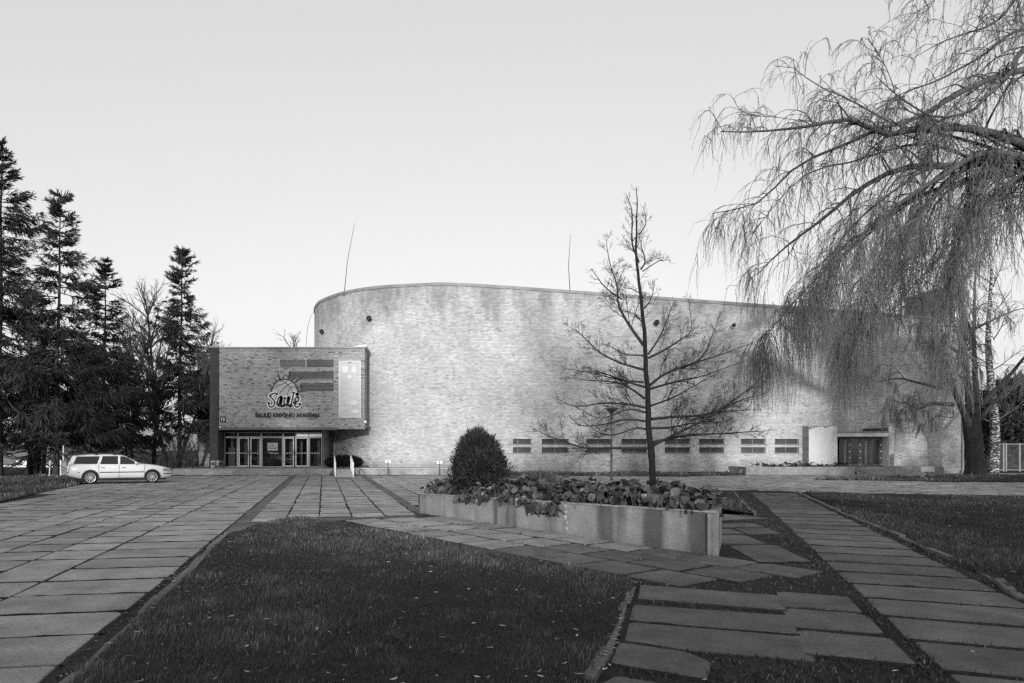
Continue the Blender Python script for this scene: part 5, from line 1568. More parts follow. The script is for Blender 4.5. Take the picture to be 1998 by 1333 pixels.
    # roof rails
    for sgn in (-1, 1):
        kid(MB().tube([(-0.72, sgn * 0.60, 1.40), (-0.62, sgn * 0.60, 1.465), (0.3, sgn * 0.60, 1.495), (1.05, sgn * 0.60, 1.485), (1.22, sgn * 0.60, 1.43)], 0.022, 6), 'roof_rail', trim_m)
        for x in (-0.6, 0.25, 1.05):
            kid(MB().box(x - 0.07, x + 0.07, sgn * 0.60 - 0.02, sgn * 0.60 + 0.02, 1.40, 1.49), 'rail_foot', trim_m)
        # dark lower sill, rub strips, handles, door seams
        hwx = lambda x: float(np.interp(x, st, hw))
        kid(MB().box(0.36, 2.38, sgn * 0.885 - 0.03, sgn * 0.885 + 0.012, 0.20, 0.285), 'sill', trim_m)
        for a, b in ((0.40, 2.40),):
            kid(MB().box(a, b, sgn * 0.902 - 0.02, sgn * 0.902 + 0.012, 0.545, 0.585), 'rub_strip', trim_m)
        for a, b in ((-1.0, -0.46),):
            kid(MB().add([(a, sgn * 0.755, 0.55), (b, sgn * 0.885, 0.55), (b, sgn * 0.885, 0.585), (a, sgn * 0.755, 0.585), (a, sgn * 0.6, 0.55), (b, sgn * 0.8, 0.55), (b, sgn * 0.8, 0.585), (a, sgn * 0.6, 0.585)], [(0, 1, 2, 3), (3, 2, 6, 7), (0, 4, 5, 1)]), 'bumper_strip', trim_m)
        for x in (0.55, 1.48):
            kid(MB().box(x - 0.10, x + 0.10, sgn * 0.885 - 0.01, sgn * 0.885 + 0.03, 0.80, 0.835), 'door_handle', body_m, bevel=0.01)
            kid(MB().box(x - 0.08, x + 0.08, sgn * 0.889 - 0.01, sgn * 0.889 + 0.012, 0.782, 0.80), 'handle_recess', trim_m)
        for x in (0.36, 1.25, 2.40):
            kid(MB().box(x - 0.006, x + 0.006, sgn * 0.8935 - 0.02, sgn * 0.8935 + 0.010, 0.29, 0.92), 'door_seam', mat('car_seam', 0.25, 0.6))
        kid(MB().lathe([(0, -0.07), (0.05, -0.06), (0.065, 0), (0.05, 0.06), (0, 0.07)], 10, (2.02, sgn * 0.95, 1.0)), 'mirror', body_m, smooth=True)
        kid(MB().tube([(2.06, sgn * 0.80, 0.97), (2.02, sgn * 0.93, 0.98)], 0.025, 6), 'mirror_arm', trim_m)
        kid(MB().add([(-1.01, sgn * 0.60, 0.62), (-0.93, sgn * 0.815, 0.62), (-0.88, sgn * 0.79, 0.95), (-0.86, sgn * 0.745, 1.18), (-0.90, sgn * 0.66, 1.18), (-1.0, sgn * 0.60, 0.9)], [(0, 1, 2, 5), (5, 2, 3, 4)] if sgn > 0 else [(5, 2, 1, 0), (4, 3, 2, 5)]), 'tail_lamp', red_m)
        # headlamp and front bumper strip
        hl = kid(MB().add([(3.28, sgn * 0.870, 0.60), (3.60, sgn * 0.735, 0.59), (3.655, sgn * 0.60, 0.60), (3.60, sgn * 0.60, 0.72), (3.50, sgn * 0.735, 0.725), (3.27, sgn * 0.855, 0.72)], [(0, 1, 4, 5), (1, 2, 3, 4)] if sgn < 0 else [(5, 4, 1, 0), (4, 3, 2, 1)]), 'headlamp', lamp_m)
        kid(MB().add([(3.27, sgn * 0.878, 0.445), (3.58, sgn * 0.745, 0.445), (3.70, sgn * 0.52, 0.445), (3.70, sgn * 0.52, 0.485), (3.58, sgn * 0.745, 0.485), (3.27, sgn * 0.878, 0.485)], [(0, 1, 4, 5), (1, 2, 3, 4)] if sgn < 0 else [(5, 4, 1, 0), (4, 3, 2, 1)]), 'bumper_strip', trim_m)
    kid(MB().box(3.655, 3.70, -0.30, 0.30, 0.52, 0.68), 'grille', trim_m, bevel=0.02)
    kid(MB().box(3.69, 3.715, -0.28, 0.28, 0.60, 0.612), 'grille_bar', chrome)
    kid(MB().box(3.62, 3.705, -0.5, 0.5, 0.30, 0.37), 'air_intake', trim_m)
    kid(MB().box(3.70, 3.715, -0.26, 0.26, 0.39, 0.49), 'number_plate', mat('plate_grey', 0.5, 0.4))
    kid(MB().box(-0.7, 3.4, -0.6, 0.6, 0.16, 0.26), 'underbody', trim_m)
    # wheels
    rad = 0.315
    for x in (RA, FA):
        for sgn in (-1, 1):
            yo = sgn * 0.76
            arch = MB()
            n = 20
            pts_o = [(x + 0.385 * math.cos(a), 0.315 + 0.385 * math.sin(a)) for a in np.linspace(-0.35, math.pi + 0.35, n)]
            arch.add([(px_, sgn * (0.904), pz) for px_, pz in pts_o] + [(x, sgn * 0.904, 0.24)], [(i, i + 1, n) if sgn > 0 else (i + 1, i, n) for i in range(n - 1)])
            kid(arch, 'wheel_arch', M_BLACK)
            w = empty('wheel', (0, 0, 0)); w.parent = car
            prof = [(0.20, -0.095), (0.29, -0.10), (rad - 0.01, -0.08), (rad, -0.04), (rad, 0.04), (rad - 0.01, 0.08), (0.29, 0.10), (0.20, 0.095), (0.20, -0.095)]
            def ring(prof, k=28):
                mb = MB()
                base = 0
                for r_, h in prof:
                    for j in range(k):
                        a = 2 * math.pi * j / k
                        mb.v.append((x + r_ * math.cos(a), yo + sgn * 0.09 + h, rad + r_ * math.sin(a)))
                for i in range(len(prof) - 1):
                    for j in range(k):
                        q = i * k
                        mb.f.append((q + j, q + (j + 1) % k, q + k + (j + 1) % k, q + k + j))
                return mb
            kid(ring(prof), 'tyre', tyre_m, w, smooth=True)
            kid(ring([(0.215, 0.10 * sgn), (0.235, 0.104 * sgn), (0.235, 0.085 * sgn), (0.212, 0.06 * sgn)]), 'rim', chrome, w)
            disc_ = MB()
            disc_.add([(x + 0.215 * math.cos(a), yo + sgn * (0.09 + 0.055), rad + 0.215 * math.sin(a)) for a in np.linspace(0, 2 * math.pi, 25)[:-1]], [tuple(range(24)) if sgn < 0 else tuple(range(23, -1, -1))])
            kid(disc_, 'brake_disc', M_BLACK, w)
            for k in range(10):
                a = 2 * math.pi * k / 10 + 0.1
                ca, sa = math.cos(a), math.sin(a)
                y1 = yo + sgn * (0.09 + 0.095); y0 = yo + sgn * (0.09 + 0.06)
                wv = 0.021
                q = [(x + 0.05 * ca - wv * 0.6 * -sa, rad + 0.05 * sa - wv * 0.6 * ca), (x + 0.05 * ca + wv * 0.6 * -sa, rad + 0.05 * sa + wv * 0.6 * ca), (x + 0.222 * ca + wv * -sa, rad + 0.222 * sa + wv * ca), (x + 0.222 * ca - wv * -sa, rad + 0.222 * sa - wv * ca)]
                mbs = MB().yprism(q, y1, y0)
                kid(mbs, 'spoke', chrome, w)
            mbh = MB().tube([(x, yo + sgn * 0.13, rad), (x, yo + sgn * 0.19, rad)], 0.055, 12)
            kid(mbh, 'hub', chrome, w)
    return car
build_car()

# ------------------------------------------------------------------ kick scooter, pole, bin, far building on the left
sy_ = 40.0
sx0 = FX(98, sy_)
sc_ = empty('kick_scooter', (sx0, sy_, 0), label='white kick scooter leaning against the spruce trunk', cat='scooter')
w_m = M_WHITE
MB().tube([(sx0 - 0.05, sy_, 0.18), (sx0 + 0.0, sy_, 1.05)], 0.03, 6).build('steering_post', w_m, sc_)
MB().tube([(sx0 - 0.16, sy_ + 0.1, 1.06), (sx0 + 0.06, sy_ - 0.1, 1.05)], 0.022, 6).build('handlebar', M_BLACK, sc_)
MB().box(sx0 - 0.06, sx0 + 0.14, sy_ - 0.35, sy_ + 0.3, 0.12, 0.16).build('deck', w_m, sc_)
for dy in (-0.36, 0.34):
    MB().tube([(sx0 + 0.0, sy_ + dy, 0.10), (sx0 + 0.05, sy_ + dy, 0.10)], 0.10, 12).build('wheel', M_BLACK, sc_)
py_ = 41.5
pxx = FX(123.5, py_)
pole = empty('white_pole', (pxx, py_, 0), label='thin white pole standing behind the white car', cat='pole')
MB().tube([(pxx, py_, -0.1), (pxx, py_, FZ(870, py_))], [0.05, 0.035], 8).build('shaft', M_WHITE, pole)
MB().tube([(pxx, py_, FZ(870, py_)), (pxx, py_, FZ(870, py_) + 0.04)], 0.05, 8).build('cap', M_METAL, pole)
bin_ = empty('litter_bin', (FX(126, 40.5), 40.5, 0), label='grey litter bin with a pale edge behind the white car', cat='bin')
bx = FX(126, 40.5)
MB().box(bx - 0.12, bx + 0.2, 40.35, 40.65, 0.12, 0.95).build('body', M_CONC, bin_, bevel=0.02)
MB().box(bx - 0.20, bx - 0.123, 40.35, 40.65, -0.02, 1.02).build('frame', M_WHITE, bin_)
fy = 75.0
far = empty('far_building', (FX(50, fy), fy, 0), label='low dark grey building seen far behind the spruce trunks', cat='building')
M_FAR = mat('far_wall', 0.16, 0.9, 0.1, var=0.1, scale=1.0)
MB().box(FX(-200, fy), FX(112, fy), fy, fy + 10, -0.2, FZ(850, fy)).build('wall', M_FAR, far)
for a, b, c, d, m_ in ((32, 40, 904, 899, M_WHITE), (21, 27, 874, 870, M_WHITE), (31, 46, 898, 893, M_DKMETAL), (70, 90, 890, 872, M_DKMETAL)):
    MB().box(FX(a, fy), FX(b, fy), fy - 0.08, fy - 0.01, FZ(c, fy), FZ(d, fy)).build('window', m_, far)
MB().box(FX(-200, fy) - 0.3, FX(112, fy) + 0.3, fy - 0.3, fy + 10.2, FZ(850, fy) + 0.003, FZ(850, fy) + 0.25).build('roof', M_DKMETAL, far)
wb = MB().box(FX(44, 70), FX(55, 70), 70, 71.2, -0.1, FZ(899.5, 70)).build('white_crate', M_WHITE)
tag(wb, 'white crate standing far off by the dark building', 'crate')
fk = MB().box(FX(-200, 64), FX(110, 64), 64, 64.3, -0.05, 0.15).build('far_kerb', M_WHITE); tag(fk, 'pale kerb far behind the spruces', 'kerb', kind='structure')
# ------------------------------------------------------------------ trees
def unit(v): return v / (np.linalg.norm(v) + 1e-9)

def spruce(name, label, x, y, H, spread, seed, bare=0.12, lean=0.0, dens=1.0, side=None, group=None, top_gap=1.0):
    r = np.random.default_rng(seed)
    root = empty(name, (x, y, 0), label=label, cat='tree', group=group)
    n = 14
    tz = np.linspace(-0.2, H, n)
    tp = np.stack([x + lean * (np.maximum(tz, 0) / H) ** 1.5 + 0.04 * np.sin(tz * 0.7), y + 0 * tz, tz], axis=1)
    tr = np.interp(tz, [-0.2, 0.6, H * 0.5, H], [0.026 * H * 0.50, 0.026 * H * 0.36, 0.026 * H * 0.22, 0.015])
    V, Fq = tube_batch(tp[None], tr[None], 8)
    obj('trunk', npmesh('trunk', V, Fq, smooth=True), M_BARK, root)
    BP, BR = [], []
    NV, NT = [], []
    z = H * bare
    while z < H * 0.985:
        t = z / H
        L0 = 1.2 * spread * (1 - t) ** 0.85 * (0.9 + 0.25 * math.sin(t * 23 + seed)) + 0.12
        if t < 0.25: L0 *= 0.75 + t
        nb = int(r.integers(5, 8))
        for k in range(nb):
            if t > 0.5 and t < 0.93 and r.random() < 0.25 * top_gap: continue
            a = r.uniform(0, 2 * np.pi)
            L = L0 * r.uniform(0.4, 1.25)
            if side is not None: L *= 1 + 0.45 * math.cos(a - side)
            m = 9
            s = np.linspace(0, 1, m)
            droop = (0.35 * (1 - t) + 0.05) * L
            up0 = 0.25 * t * L if t > 0.6 else 0.0
            pz = z + up0 * s - droop * np.sin(s * math.pi * 0.62) + 0.22 * L * s ** 3
            if t > 0.86: pz = z + 0.55 * L * s
            P = np.stack([tp[0, 0] + lean * t ** 1.5 + L * s * math.cos(a), y + L * s * math.sin(a), pz], axis=1)
            P[:, :2] += np.cumsum(r.normal(0, 0.02 * L, (m, 2)), axis=0)
            BP.append(P); BR.append(np.linspace(0.012 + 0.011 * L, 0.006, m))
            # side twigs with hanging needle sprays
            nt = int(L * 17 * dens) + 6
            ts = r.uniform(0.12 if t > 0.3 else 0.3, 1.0, nt) ** 0.75
            base = np.stack([np.interp(ts, s, P[:, i]) for i in range(3)], axis=1)
            dirb = np.array([math.cos(a), math.sin(a), 0.0])
            sidev = np.array([-math.sin(a), math.cos(a), 0.0])
            sg = r.choice([-1, 1], nt)
            ln = (0.20 + 0.34 * L * 0.36 * np.sin(np.clip(ts, 0, 1) * math.pi * 0.85) + 0.05) * r.uniform(0.6, 1.35, nt)
            hang = r.uniform(0.1, 1.9, nt) * (1.2 - t)
            d = dirb * 0.65 + sidev * (sg * r.uniform(0.3, 1.0, nt))[:, None]
            d = d + np.array([0, 0, -1.0]) * hang[:, None]
            d[:, 2] += 0.15 + 0.5 * (t > 0.8)
            d /= np.linalg.norm(d, axis=1, keepdims=True)
            for rep in range(3):
                dd = d + r.normal(0, 0.28, d.shape); dd /= np.linalg.norm(dd, axis=1, keepdims=True)
                sd = np.cross(dd, r.normal(size=d.shape)); sd /= np.linalg.norm(sd, axis=1, keepdims=True)
                w = (0.017 + 0.026 * r.random(nt))
                l2 = ln * r.uniform(0.6, 1.2, nt)
                b = base + d * (ln * 0.25 * rep)[:, None]
                q = np.stack([b - dd * 0.03, b + dd * (l2 * 0.4)[:, None] + sd * w[:, None], b + dd * l2[:, None], b + dd * (l2 * 0.4)[:, None] - sd * w[:, None]], axis=1)
                NV.append(q.reshape(-1, 3)); NT.append(np.repeat(r.uniform(0.5, 1.5, nt), 4))
        z += (0.25 + 0.26 * (1 - t)) * r.uniform(0.6, 1.3)
    # leading shoot
    V, Fq = tube_batch(np.array(BP), np.array(BR), 3)
    o = obj('boughs', npmesh('boughs', V, Fq), M_BARK, root)
    NV = np.concatenate(NV); NT = np.concatenate(NT)
    kq = NV.reshape(-1, 4, 3)[:, :, 2].min(axis=1) > 1.75 + r.normal(0, 0.25, len(NV) // 4)
    NV = NV.reshape(-1, 4, 3)[kq].reshape(-1, 3); NT = NT.reshape(-1, 4)[kq].ravel(); f = np.arange(len(NV) // 4)[:, None] * 4 + np.array([[0, 1, 2, 3]])
    obj('needles', npmesh('needles', NV, f, vcol=NT), M_NEEDLE, o)
    return root

def gp(px, py): return G(px, py)
def H_at(pytop, y): return FZ(pytop, y)
for nm, px, yb, ptop, spread, seed, lean, lab, side, bare, tg in (
        (1, -2, 40.5, 268, 4.6, 3, 0.2, 'tallest dark spruce at the edge of the picture, cut by the frame', None, 0.10, 0.8),
        (2, 109, 41.5, 370, 4.4, 5, 0.35, 'tall ragged spruce with a bare upper stem behind the car boot', None, 0.10, 1.5),
        (3, 203, 48.0, 502, 3.6, 8, 0.1, 'narrow spruce with a pointed top rising behind the car roof', None, 0.12, 0.4),
        (4, 349, 50.0, 478, 3.5, 12, 0.3, 'slender spruce with drooping boughs next to the entrance block', None, 0.2, 0.7),
        (5, 245, 52.0, 690, 3.1, 15, 0.0, 'short dense spruce filling the gap behind the car bonnet', None, 0.13, 0.2),
        (6, 60, 52.0, 560, 4.4, 18, 0.0, 'broad spruce partly hidden behind the ragged spruce', None, 0.09, 0.3),
        (7, 160, 54.0, 640, 3.6, 21, 0.0, 'dark spruce standing furthest back behind the car roof rails', None, 0.11, 0.3)):
    spruce('spruce', lab, FX(px, yb), yb, H_at(ptop, yb), spread, seed, bare=bare, lean=lean, side=side, group='spruces by the car', top_gap=tg)

for x_, y_, h_, sd_, lab in ((28.5, 15.0, 15.0, 61, 'unseen spruce added to shade the hall end, nearer the willow'), (33.5, 19.0, 16.0, 62, 'unseen spruce added to shade the hall end, further out')):
    spruce('spruce', lab, x_, y_, h_, 4.2, sd_, bare=0.05, dens=0.4, group='unseen spruces added for shade', top_gap=0.2)  # both added out of view to darken the right end of the hall wall

# generic bare tree
def grow(p, d, L, r0, level, maxl, out, r, pr):
    n = max(4, int(L / pr['seg'][level]) + 2)
    step = L / (n - 1)
    P = [np.array(p)]; d = unit(np.array(d))
    for i in range(n - 1):
        d = unit(d + r.normal(0, pr['wob'][level], 3) + np.array([0, 0, pr['up'][level]]))
        P.append(P[-1] + d * step)
    P = np.array(P)
    rad = r0 * np.linspace(1, pr['tip'][level], n)
    out[level].append((P, rad))
    if level + 1 >= maxl: return
    k = int(L * pr['dens'][level] * r.uniform(0.8, 1.2)) + pr['min'][level]
    for t in np.sort(r.uniform(pr['from'][level], 1.0, k)):
        i = min(n - 2, int(t * (n - 1)))
        q = P[i] + (P[i + 1] - P[i]) * (t * (n - 1) - i)
        dd = unit(P[i + 1] - P[i])
        perp = unit(np.cross(dd, r.normal(size=3)))
        ang = r.uniform(*pr['ang'][level])
        nd = dd * math.cos(ang) + perp * math.sin(ang)
        cl_ = L * pr['ratio'][level] * (1.15 - 0.75 * t) * r.uniform(0.6, 1.25)
        if cl_ < 0.05: continue
        grow(q, nd, cl_, min(rad[i] * 0.75, max(pr['minr'], r0 * 0.5 * (1.1 - 0.6 * t))), level + 1, maxl, out, r, pr)

PR = dict(seg=[0.8, 0.6, 0.4, 0.3, 0.25], wob=[0.05, 0.13, 0.17, 0.2, 0.2], up=[0.05, 0.06, 0.05, 0.03, 0], tip=[0.3, 0.2, 0.25, 0.4, 0.5],
          dens=[1.6, 2.0, 2.6, 3.0, 0], min=[5, 3, 2, 2, 0], ratio=[0.45, 0.5, 0.5, 0.5, 0], ang=[(0.5, 1.0), (0.4, 0.9), (0.4, 0.9), (0.4, 0.9), (0, 0)], **{'from': [0.25, 0.2, 0.15, 0.1, 0]}, minr=0.008)

def bare_tree(name, label, x, y, H, seed, cat='tree', group=None, maxl=4, m=None, r0=None, thick=1.0, pr=PR, split=0):
    r = np.random.default_rng(seed)
    root = empty(name, (x, y, 0), label=label, cat=cat, group=group)
    out = [[] for _ in range(5)]
    if split:
        for k in range(split):
            a = 2 * np.pi * k / split + r.uniform(-0.4, 0.4)
            grow((x + 0.12 * math.cos(a), y + 0.12 * math.sin(a), -0.1), (0.35 * math.cos(a), 0.35 * math.sin(a), 1), H * r.uniform(0.8, 1), (r0 or H * 0.008), 0, maxl, out, r, pr)
    else:
        grow((x, y, -0.15), (r.normal(0, 0.03), r.normal(0, 0.03), 1), H, r0 or H * 0.013, 0, maxl, out, r, pr)
    V, Fq = tubes_mixed([p for p, _ in out[0]], [q for _, q in out[0]], 8)
    obj('trunk', npmesh('trunk', V, Fq, smooth=True), m or M_BARK, root)
    VV, FF, o_ = [], [], 0
    for lv in range(1, maxl):
        if not out[lv]: continue
        V, Fq = tubes_mixed([p for p, _ in out[lv]], [np.maximum(q * thick, 0.004 * thick) for _, q in out[lv]], 4 if lv == 1 else 3)
        VV.append(V); FF.append(Fq + o_); o_ += len(V)
    obj('crown', npmesh('crown', np.concatenate(VV), np.concatenate(FF)), M_TWIG, root)
    return root

for px, y, pt, seed, lab in ((300, 58, 585, 31, 'bare tree with a fine twiggy crown just left of the slender spruce'), (256, 60, 640, 32, 'bare tree with pale twigs between two spruces behind the car'),
                             (385, 62, 640, 33, 'thin bare tree whose twigs reach over the set-back wing'), (545, 75, 668, 34, 'bare treetop showing above the entrance block roof')):
    bare_tree('bare_tree', lab, FX(px, y), y, H_at(pt, y), seed, group='bare trees behind the entrance', thick=1.3)
# clump of thin stems between the left spruces
cx_, cy_ = FX(72, 46), 46.0
cl_t = empty('stem_clump', (cx_, cy_, 0), label='clump of thin upright stems between the spruce trunks', cat='tree')
for k in range(7):
    x = cx_ + (k - 3) * 0.16 + rng.normal(0, 0.05)
    tl = (k - 3) * 0.09
    MB().tube([(x, cy_ + rng.normal(0, 0.2), -0.1), (x + tl * 0.4, cy_, 1.2), (x + tl, cy_, 3.2), (x + tl * 1.6, cy_, 5.2)], [0.13, 0.10, 0.08, 0.05], 7).build('stem', M_BARK, cl_t, smooth=True)
c5 = spray_cloud(cx_, cy_, 4.4, lambda d: 1.8 + 0.5 * np.abs(d[:, 0]), 2500, 0.35, 0.04, 0.6, -0.3, (0.4, 1.2), 0.35)
obj('foliage', npmesh('foliage', c5[0], c5[1], vcol=c5[2]), M_NEEDLE, cl_t)
# twin trunk by the railings
bare_tree('twin_tree', 'forked bare tree with two dark trunks behind the hoop railings', FX(334, 49), 49.0, 9.5, 41, maxl=4, split=2, r0=0.16)
# hedge of bare shrubs behind the car
for k, (px, y, w) in enumerate(((150, 66, 2.2), (195, 68, 2.4), (240, 66, 2.4), (290, 67, 2.2), (335, 66, 2.2), (370, 64, 2.0), (120, 68, 2.0))):
    parts = [spray_cloud(FX(px, y), y, 1.2, lambda d, w=w: w * (0.8 + 0.3 * np.abs(d[:, 0])), 1500, 0.5, 0.02, 0.8, 0.7, (0.4, 2.4), 0.4)]
    shrub('bare_shrub', 'twiggy pale shrub far behind the white car, %s counted from the pole' % ('second', 'third', 'fourth', 'fifth', 'sixth', 'seventh', 'first')[k], (FX(px, y), y, 0.0), parts, mat('shrub_twig', 0.17, 0.9, 0.05, vcol='tone'), 1.0)['group'] = 'shrubs behind the car'

# ------------------------------------------------------------------ young oak before the hall
TY = 20.5
def yt(cx, cy): return np.array(FP(1080 + cx * 0.45, 350 + cy * 0.45, TY))
oak = empty('young_tree', (FX(1272, TY), TY, 0), label='young leafless tree with level spreading branches before the hall', cat='tree')
r = np.random.default_rng(77)
trunk = [(427, 1420), (425, 1285), (420, 1190), (410, 1080), (402, 900), (398, 760), (390, 600), (380, 450), (370, 320), (368, 200), (370, 100), (365, 30)]
tp = np.array([yt(*c) for c in trunk]); tp[0, 2] = -0.1
tpp = smooth_path(tp, 40)
tpp[1:, 0] += np.cumsum(r.normal(0, 0.012, 39)); tpp[1:, 1] += np.cumsum(r.normal(0, 0.012, 39))
zz = tpp[:, 2]
trr = np.interp(zz, [0, 0.4, 2.2, 4.5, 7, 9.0, 10.1], [0.125, 0.105, 0.088, 0.066, 0.042, 0.018, 0.005])
trr = trr * (1 + 0.18 * np.exp(-((zz - FZ(885, TY)) / 0.06) ** 2))
V, Fq = tube_batch(tpp[None], trr[None], 9)
obj('trunk', npmesh('trunk', V, Fq, smooth=True), mat('oak_bark', 0.045, 0.95, 0.1, var=0.5, scale=20, bump=1.0, bscale=40), oak)
mains = [[(420, 1165), (250, 1165), (150, 1160), (60, 1120), (0, 1095), (-30, 1070)], [(410, 1085), (350, 1080), (250, 1110), (170, 1095), (100, 1045)], [(405, 1050), (330, 1040), (230, 1060), (140, 1060), (90, 1010)], [(400, 990), (330, 975), (220, 968), (120, 985), (30, 950)],
         [(395, 950), (330, 910), (260, 885), (150, 880), (30, 870)], [(390, 880), (300, 860), (200, 820), (90, 790)], [(390, 825), (300, 790), (220, 740), (150, 655), (80, 600)], [(390, 720), (330, 620), (295, 540), (290, 450), (262, 340), (250, 230)], [(297, 520), (220, 490), (170, 450), (140, 420)], [(370, 360), (330, 280), (320, 180), (290, 100)], [(392, 765), (300, 760), (210, 720)],
         [(395, 900), (300, 880), (170, 850), (60, 860)], [(400, 1010), (320, 1000), (200, 1040), (110, 1000)],
         [(430, 1155), (500, 1110), (600, 1045), (670, 980), (740, 900), (760, 820)], [(430, 1140), (560, 1110), (700, 1100), (830, 1095)], [(425, 1040), (520, 1030), (640, 1020), (760, 1000), (930, 985)], [(415, 985), (500, 950), (590, 890), (650, 850)], [(415, 895), (480, 845), (600, 800), (700, 770), (800, 730)], [(412, 775), (480, 740), (560, 690), (610, 640), (610, 500)], [(410, 760), (450, 690), (480, 600), (495, 540)],
         [(385, 400), (440, 370), (475, 370)], [(380, 390), (410, 340), (410, 250), (440, 170)], [(560, 820), (650, 770), (690, 690), (730, 600)], [(415, 910), (520, 880), (640, 850), (760, 800)], [(600, 1045), (700, 1000), (780, 960), (850, 940)], [(420, 1080), (520, 1075), (600, 1060), (700, 1050), (790, 1060)], [(395, 560), (440, 500), (480, 400)], [(385, 500), (340, 480), (310, 470)], [(372, 240), (400, 190), (395, 110)], [(395, 640), (350, 590), (270, 570)]]
BP, BR, SP_, SR_ = [], [], [], []
ORr = dict(PR); ORr.update(seg=[0.3, 0.16, 0.10, 0.08, 0.08], wob=[0.08, 0.09, 0.11, 0.12, 0.2], up=[0.02, 0.04, 0.03, 0.02, 0], dens=[0, 7.0, 7.0, 0, 0], min=[0, 2, 2, 1, 0], ratio=[0.4, 0.5, 0.55, 0.5, 0], minr=0.0035)
out = [[] for _ in range(5)]
for bpts in mains:
    p = np.array([yt(*c) for c in bpts])
    L = np.linalg.norm(p[-1] - p[0])
    ya = r.uniform(-0.75, 0.75) * L
    dseg = np.concatenate([[0], np.cumsum(np.linalg.norm(np.diff(p, axis=0), axis=1))]); dseg /= dseg[-1]
    p[:, 1] += ya * dseg
    pp = smooth_path(p, 16)
    pp += np.cumsum(r.normal(0, 0.010, pp.shape), axis=0) * np.linspace(0, 1, 16)[:, None]
    r0 = 0.011 + 0.0115 * L
    rr = np.linspace(r0, 0.006, 16)
    BP.append(pp); BR.append(rr)
    for k in range(int(L * 8.0) + 4):
        t = r.uniform(0.15, 1.0)
        i = min(14, int(t * 15)); q = pp[i] + (pp[i + 1] - pp[i]) * (t * 15 - i)
        dd = unit(pp[i + 1] - pp[i])
        perp = unit(np.cross(dd, r.normal(size=3))); perp[2] += 0.3
        nd = unit(dd * 0.75 + perp * 0.75)
        grow(q, nd, (0.22 + 0.32 * L * (1.1 - t)) * r.uniform(0.5, 1.1), max(0.0042, rr[i] * 0.38), 1, 4, out, r, ORr)
for k in range(46):                                   # short shoots along the leader
    i = int(r.integers(20, 39)); q = tpp[i]
    a = r.uniform(0, 6.28)
    grow(q, (math.cos(a) * 0.8, math.sin(a) * 0.8, 0.75), r.uniform(0.15, 0.75) * (1.25 - i / 45), 0.007, 1, 4, out, r, ORr)
V1, F1 = tube_batch(np.array(BP), np.array(BR), 5)
bo = obj('branches', npmesh('branches', V1, F1, smooth=True), M_DARKTWIG, oak)
allp = [x for lv in out for x in lv]
V, Fq = tubes_mixed([a for a, _ in allp], [np.maximum(b, 0.0036) for _, b in allp], 3)
obj('twigs', npmesh('twigs', V, Fq), M_DARKTWIG, bo)

# ------------------------------------------------------------------ weeping willows
def strands(starts, dirs, lens, r, wind=0.11, rad=0.0055, bud=22, gravity=2.4, budsize=1.0):
    """hanging shoots: leave the branch along dirs, then fall; small buds along them"""
    k = len(starts); n = 7
    s = np.linspace(0, 1, n)
    g = 1 - np.exp(-gravity * s)
    P = np.zeros((k, n, 3))
    d = dirs.copy()
    cur = starts.copy(); P[:, 0] = cur
    gfac = r.uniform(0.4, 1.6, k) * np.interp(starts[:, 2], [5, 8, 12], [1.5, 1.1, 0.75])
    lens = lens * np.interp(starts[:, 2], [4, 8, 12, 16], [1.0, 0.9, 0.62, 0.5])
    step = lens / (n - 1)
    for i in range(1, n):
        f = np.minimum(1.0, (i / (n - 1)) * gfac)[:, None]
        dd = d * (1 - f) + np.array([0, 0, -1.0]) * f + r.normal(0, wind, d.shape)
        dd /= np.linalg.norm(dd, axis=1, keepdims=True)
        cur = cur + dd * step[:, None]; P[:, i] = cur
    low = P[:, :, 2].min(axis=1)
    R_ = rad * np.linspace(1.3, 0.55, n)[None, :] * r.uniform(0.7, 1.3, k)[:, None]
    V, Fq = tube_batch(P, R_, 3)
    # buds
    nb = bud
    ts = r.uniform(0.1, 1.0, (k, nb)) * (n - 1)
    i0 = np.minimum(ts.astype(int), n - 2); fr = ts - i0
    ar = np.arange(k)[:, None]
    B = P[ar, i0] * (1 - fr)[..., None] + P[ar, i0 + 1] * fr[..., None]
    B = B.reshape(-1, 3); m = len(B)
    dd = r.normal(size=(m, 3)); dd[:, 2] -= 0.8; dd /= np.linalg.norm(dd, axis=1, keepdims=True)
    sd = np.cross(dd, r.normal(size=(m, 3))); sd /= np.linalg.norm(sd, axis=1, keepdims=True)
    L = r.uniform(0.02, 0.06, m) * budsize; w = r.uniform(0.004, 0.009, m) * budsize
    q = np.stack([B, B + dd * (L * 0.5)[:, None] + sd * w[:, None], B + dd * L[:, None], B + dd * (L * 0.5)[:, None] - sd * w[:, None]], axis=1).reshape(-1, 3)
    f = np.arange(m)[:, None] * 4 + np.array([[0, 1, 2, 3]])
    return V, Fq, q, f

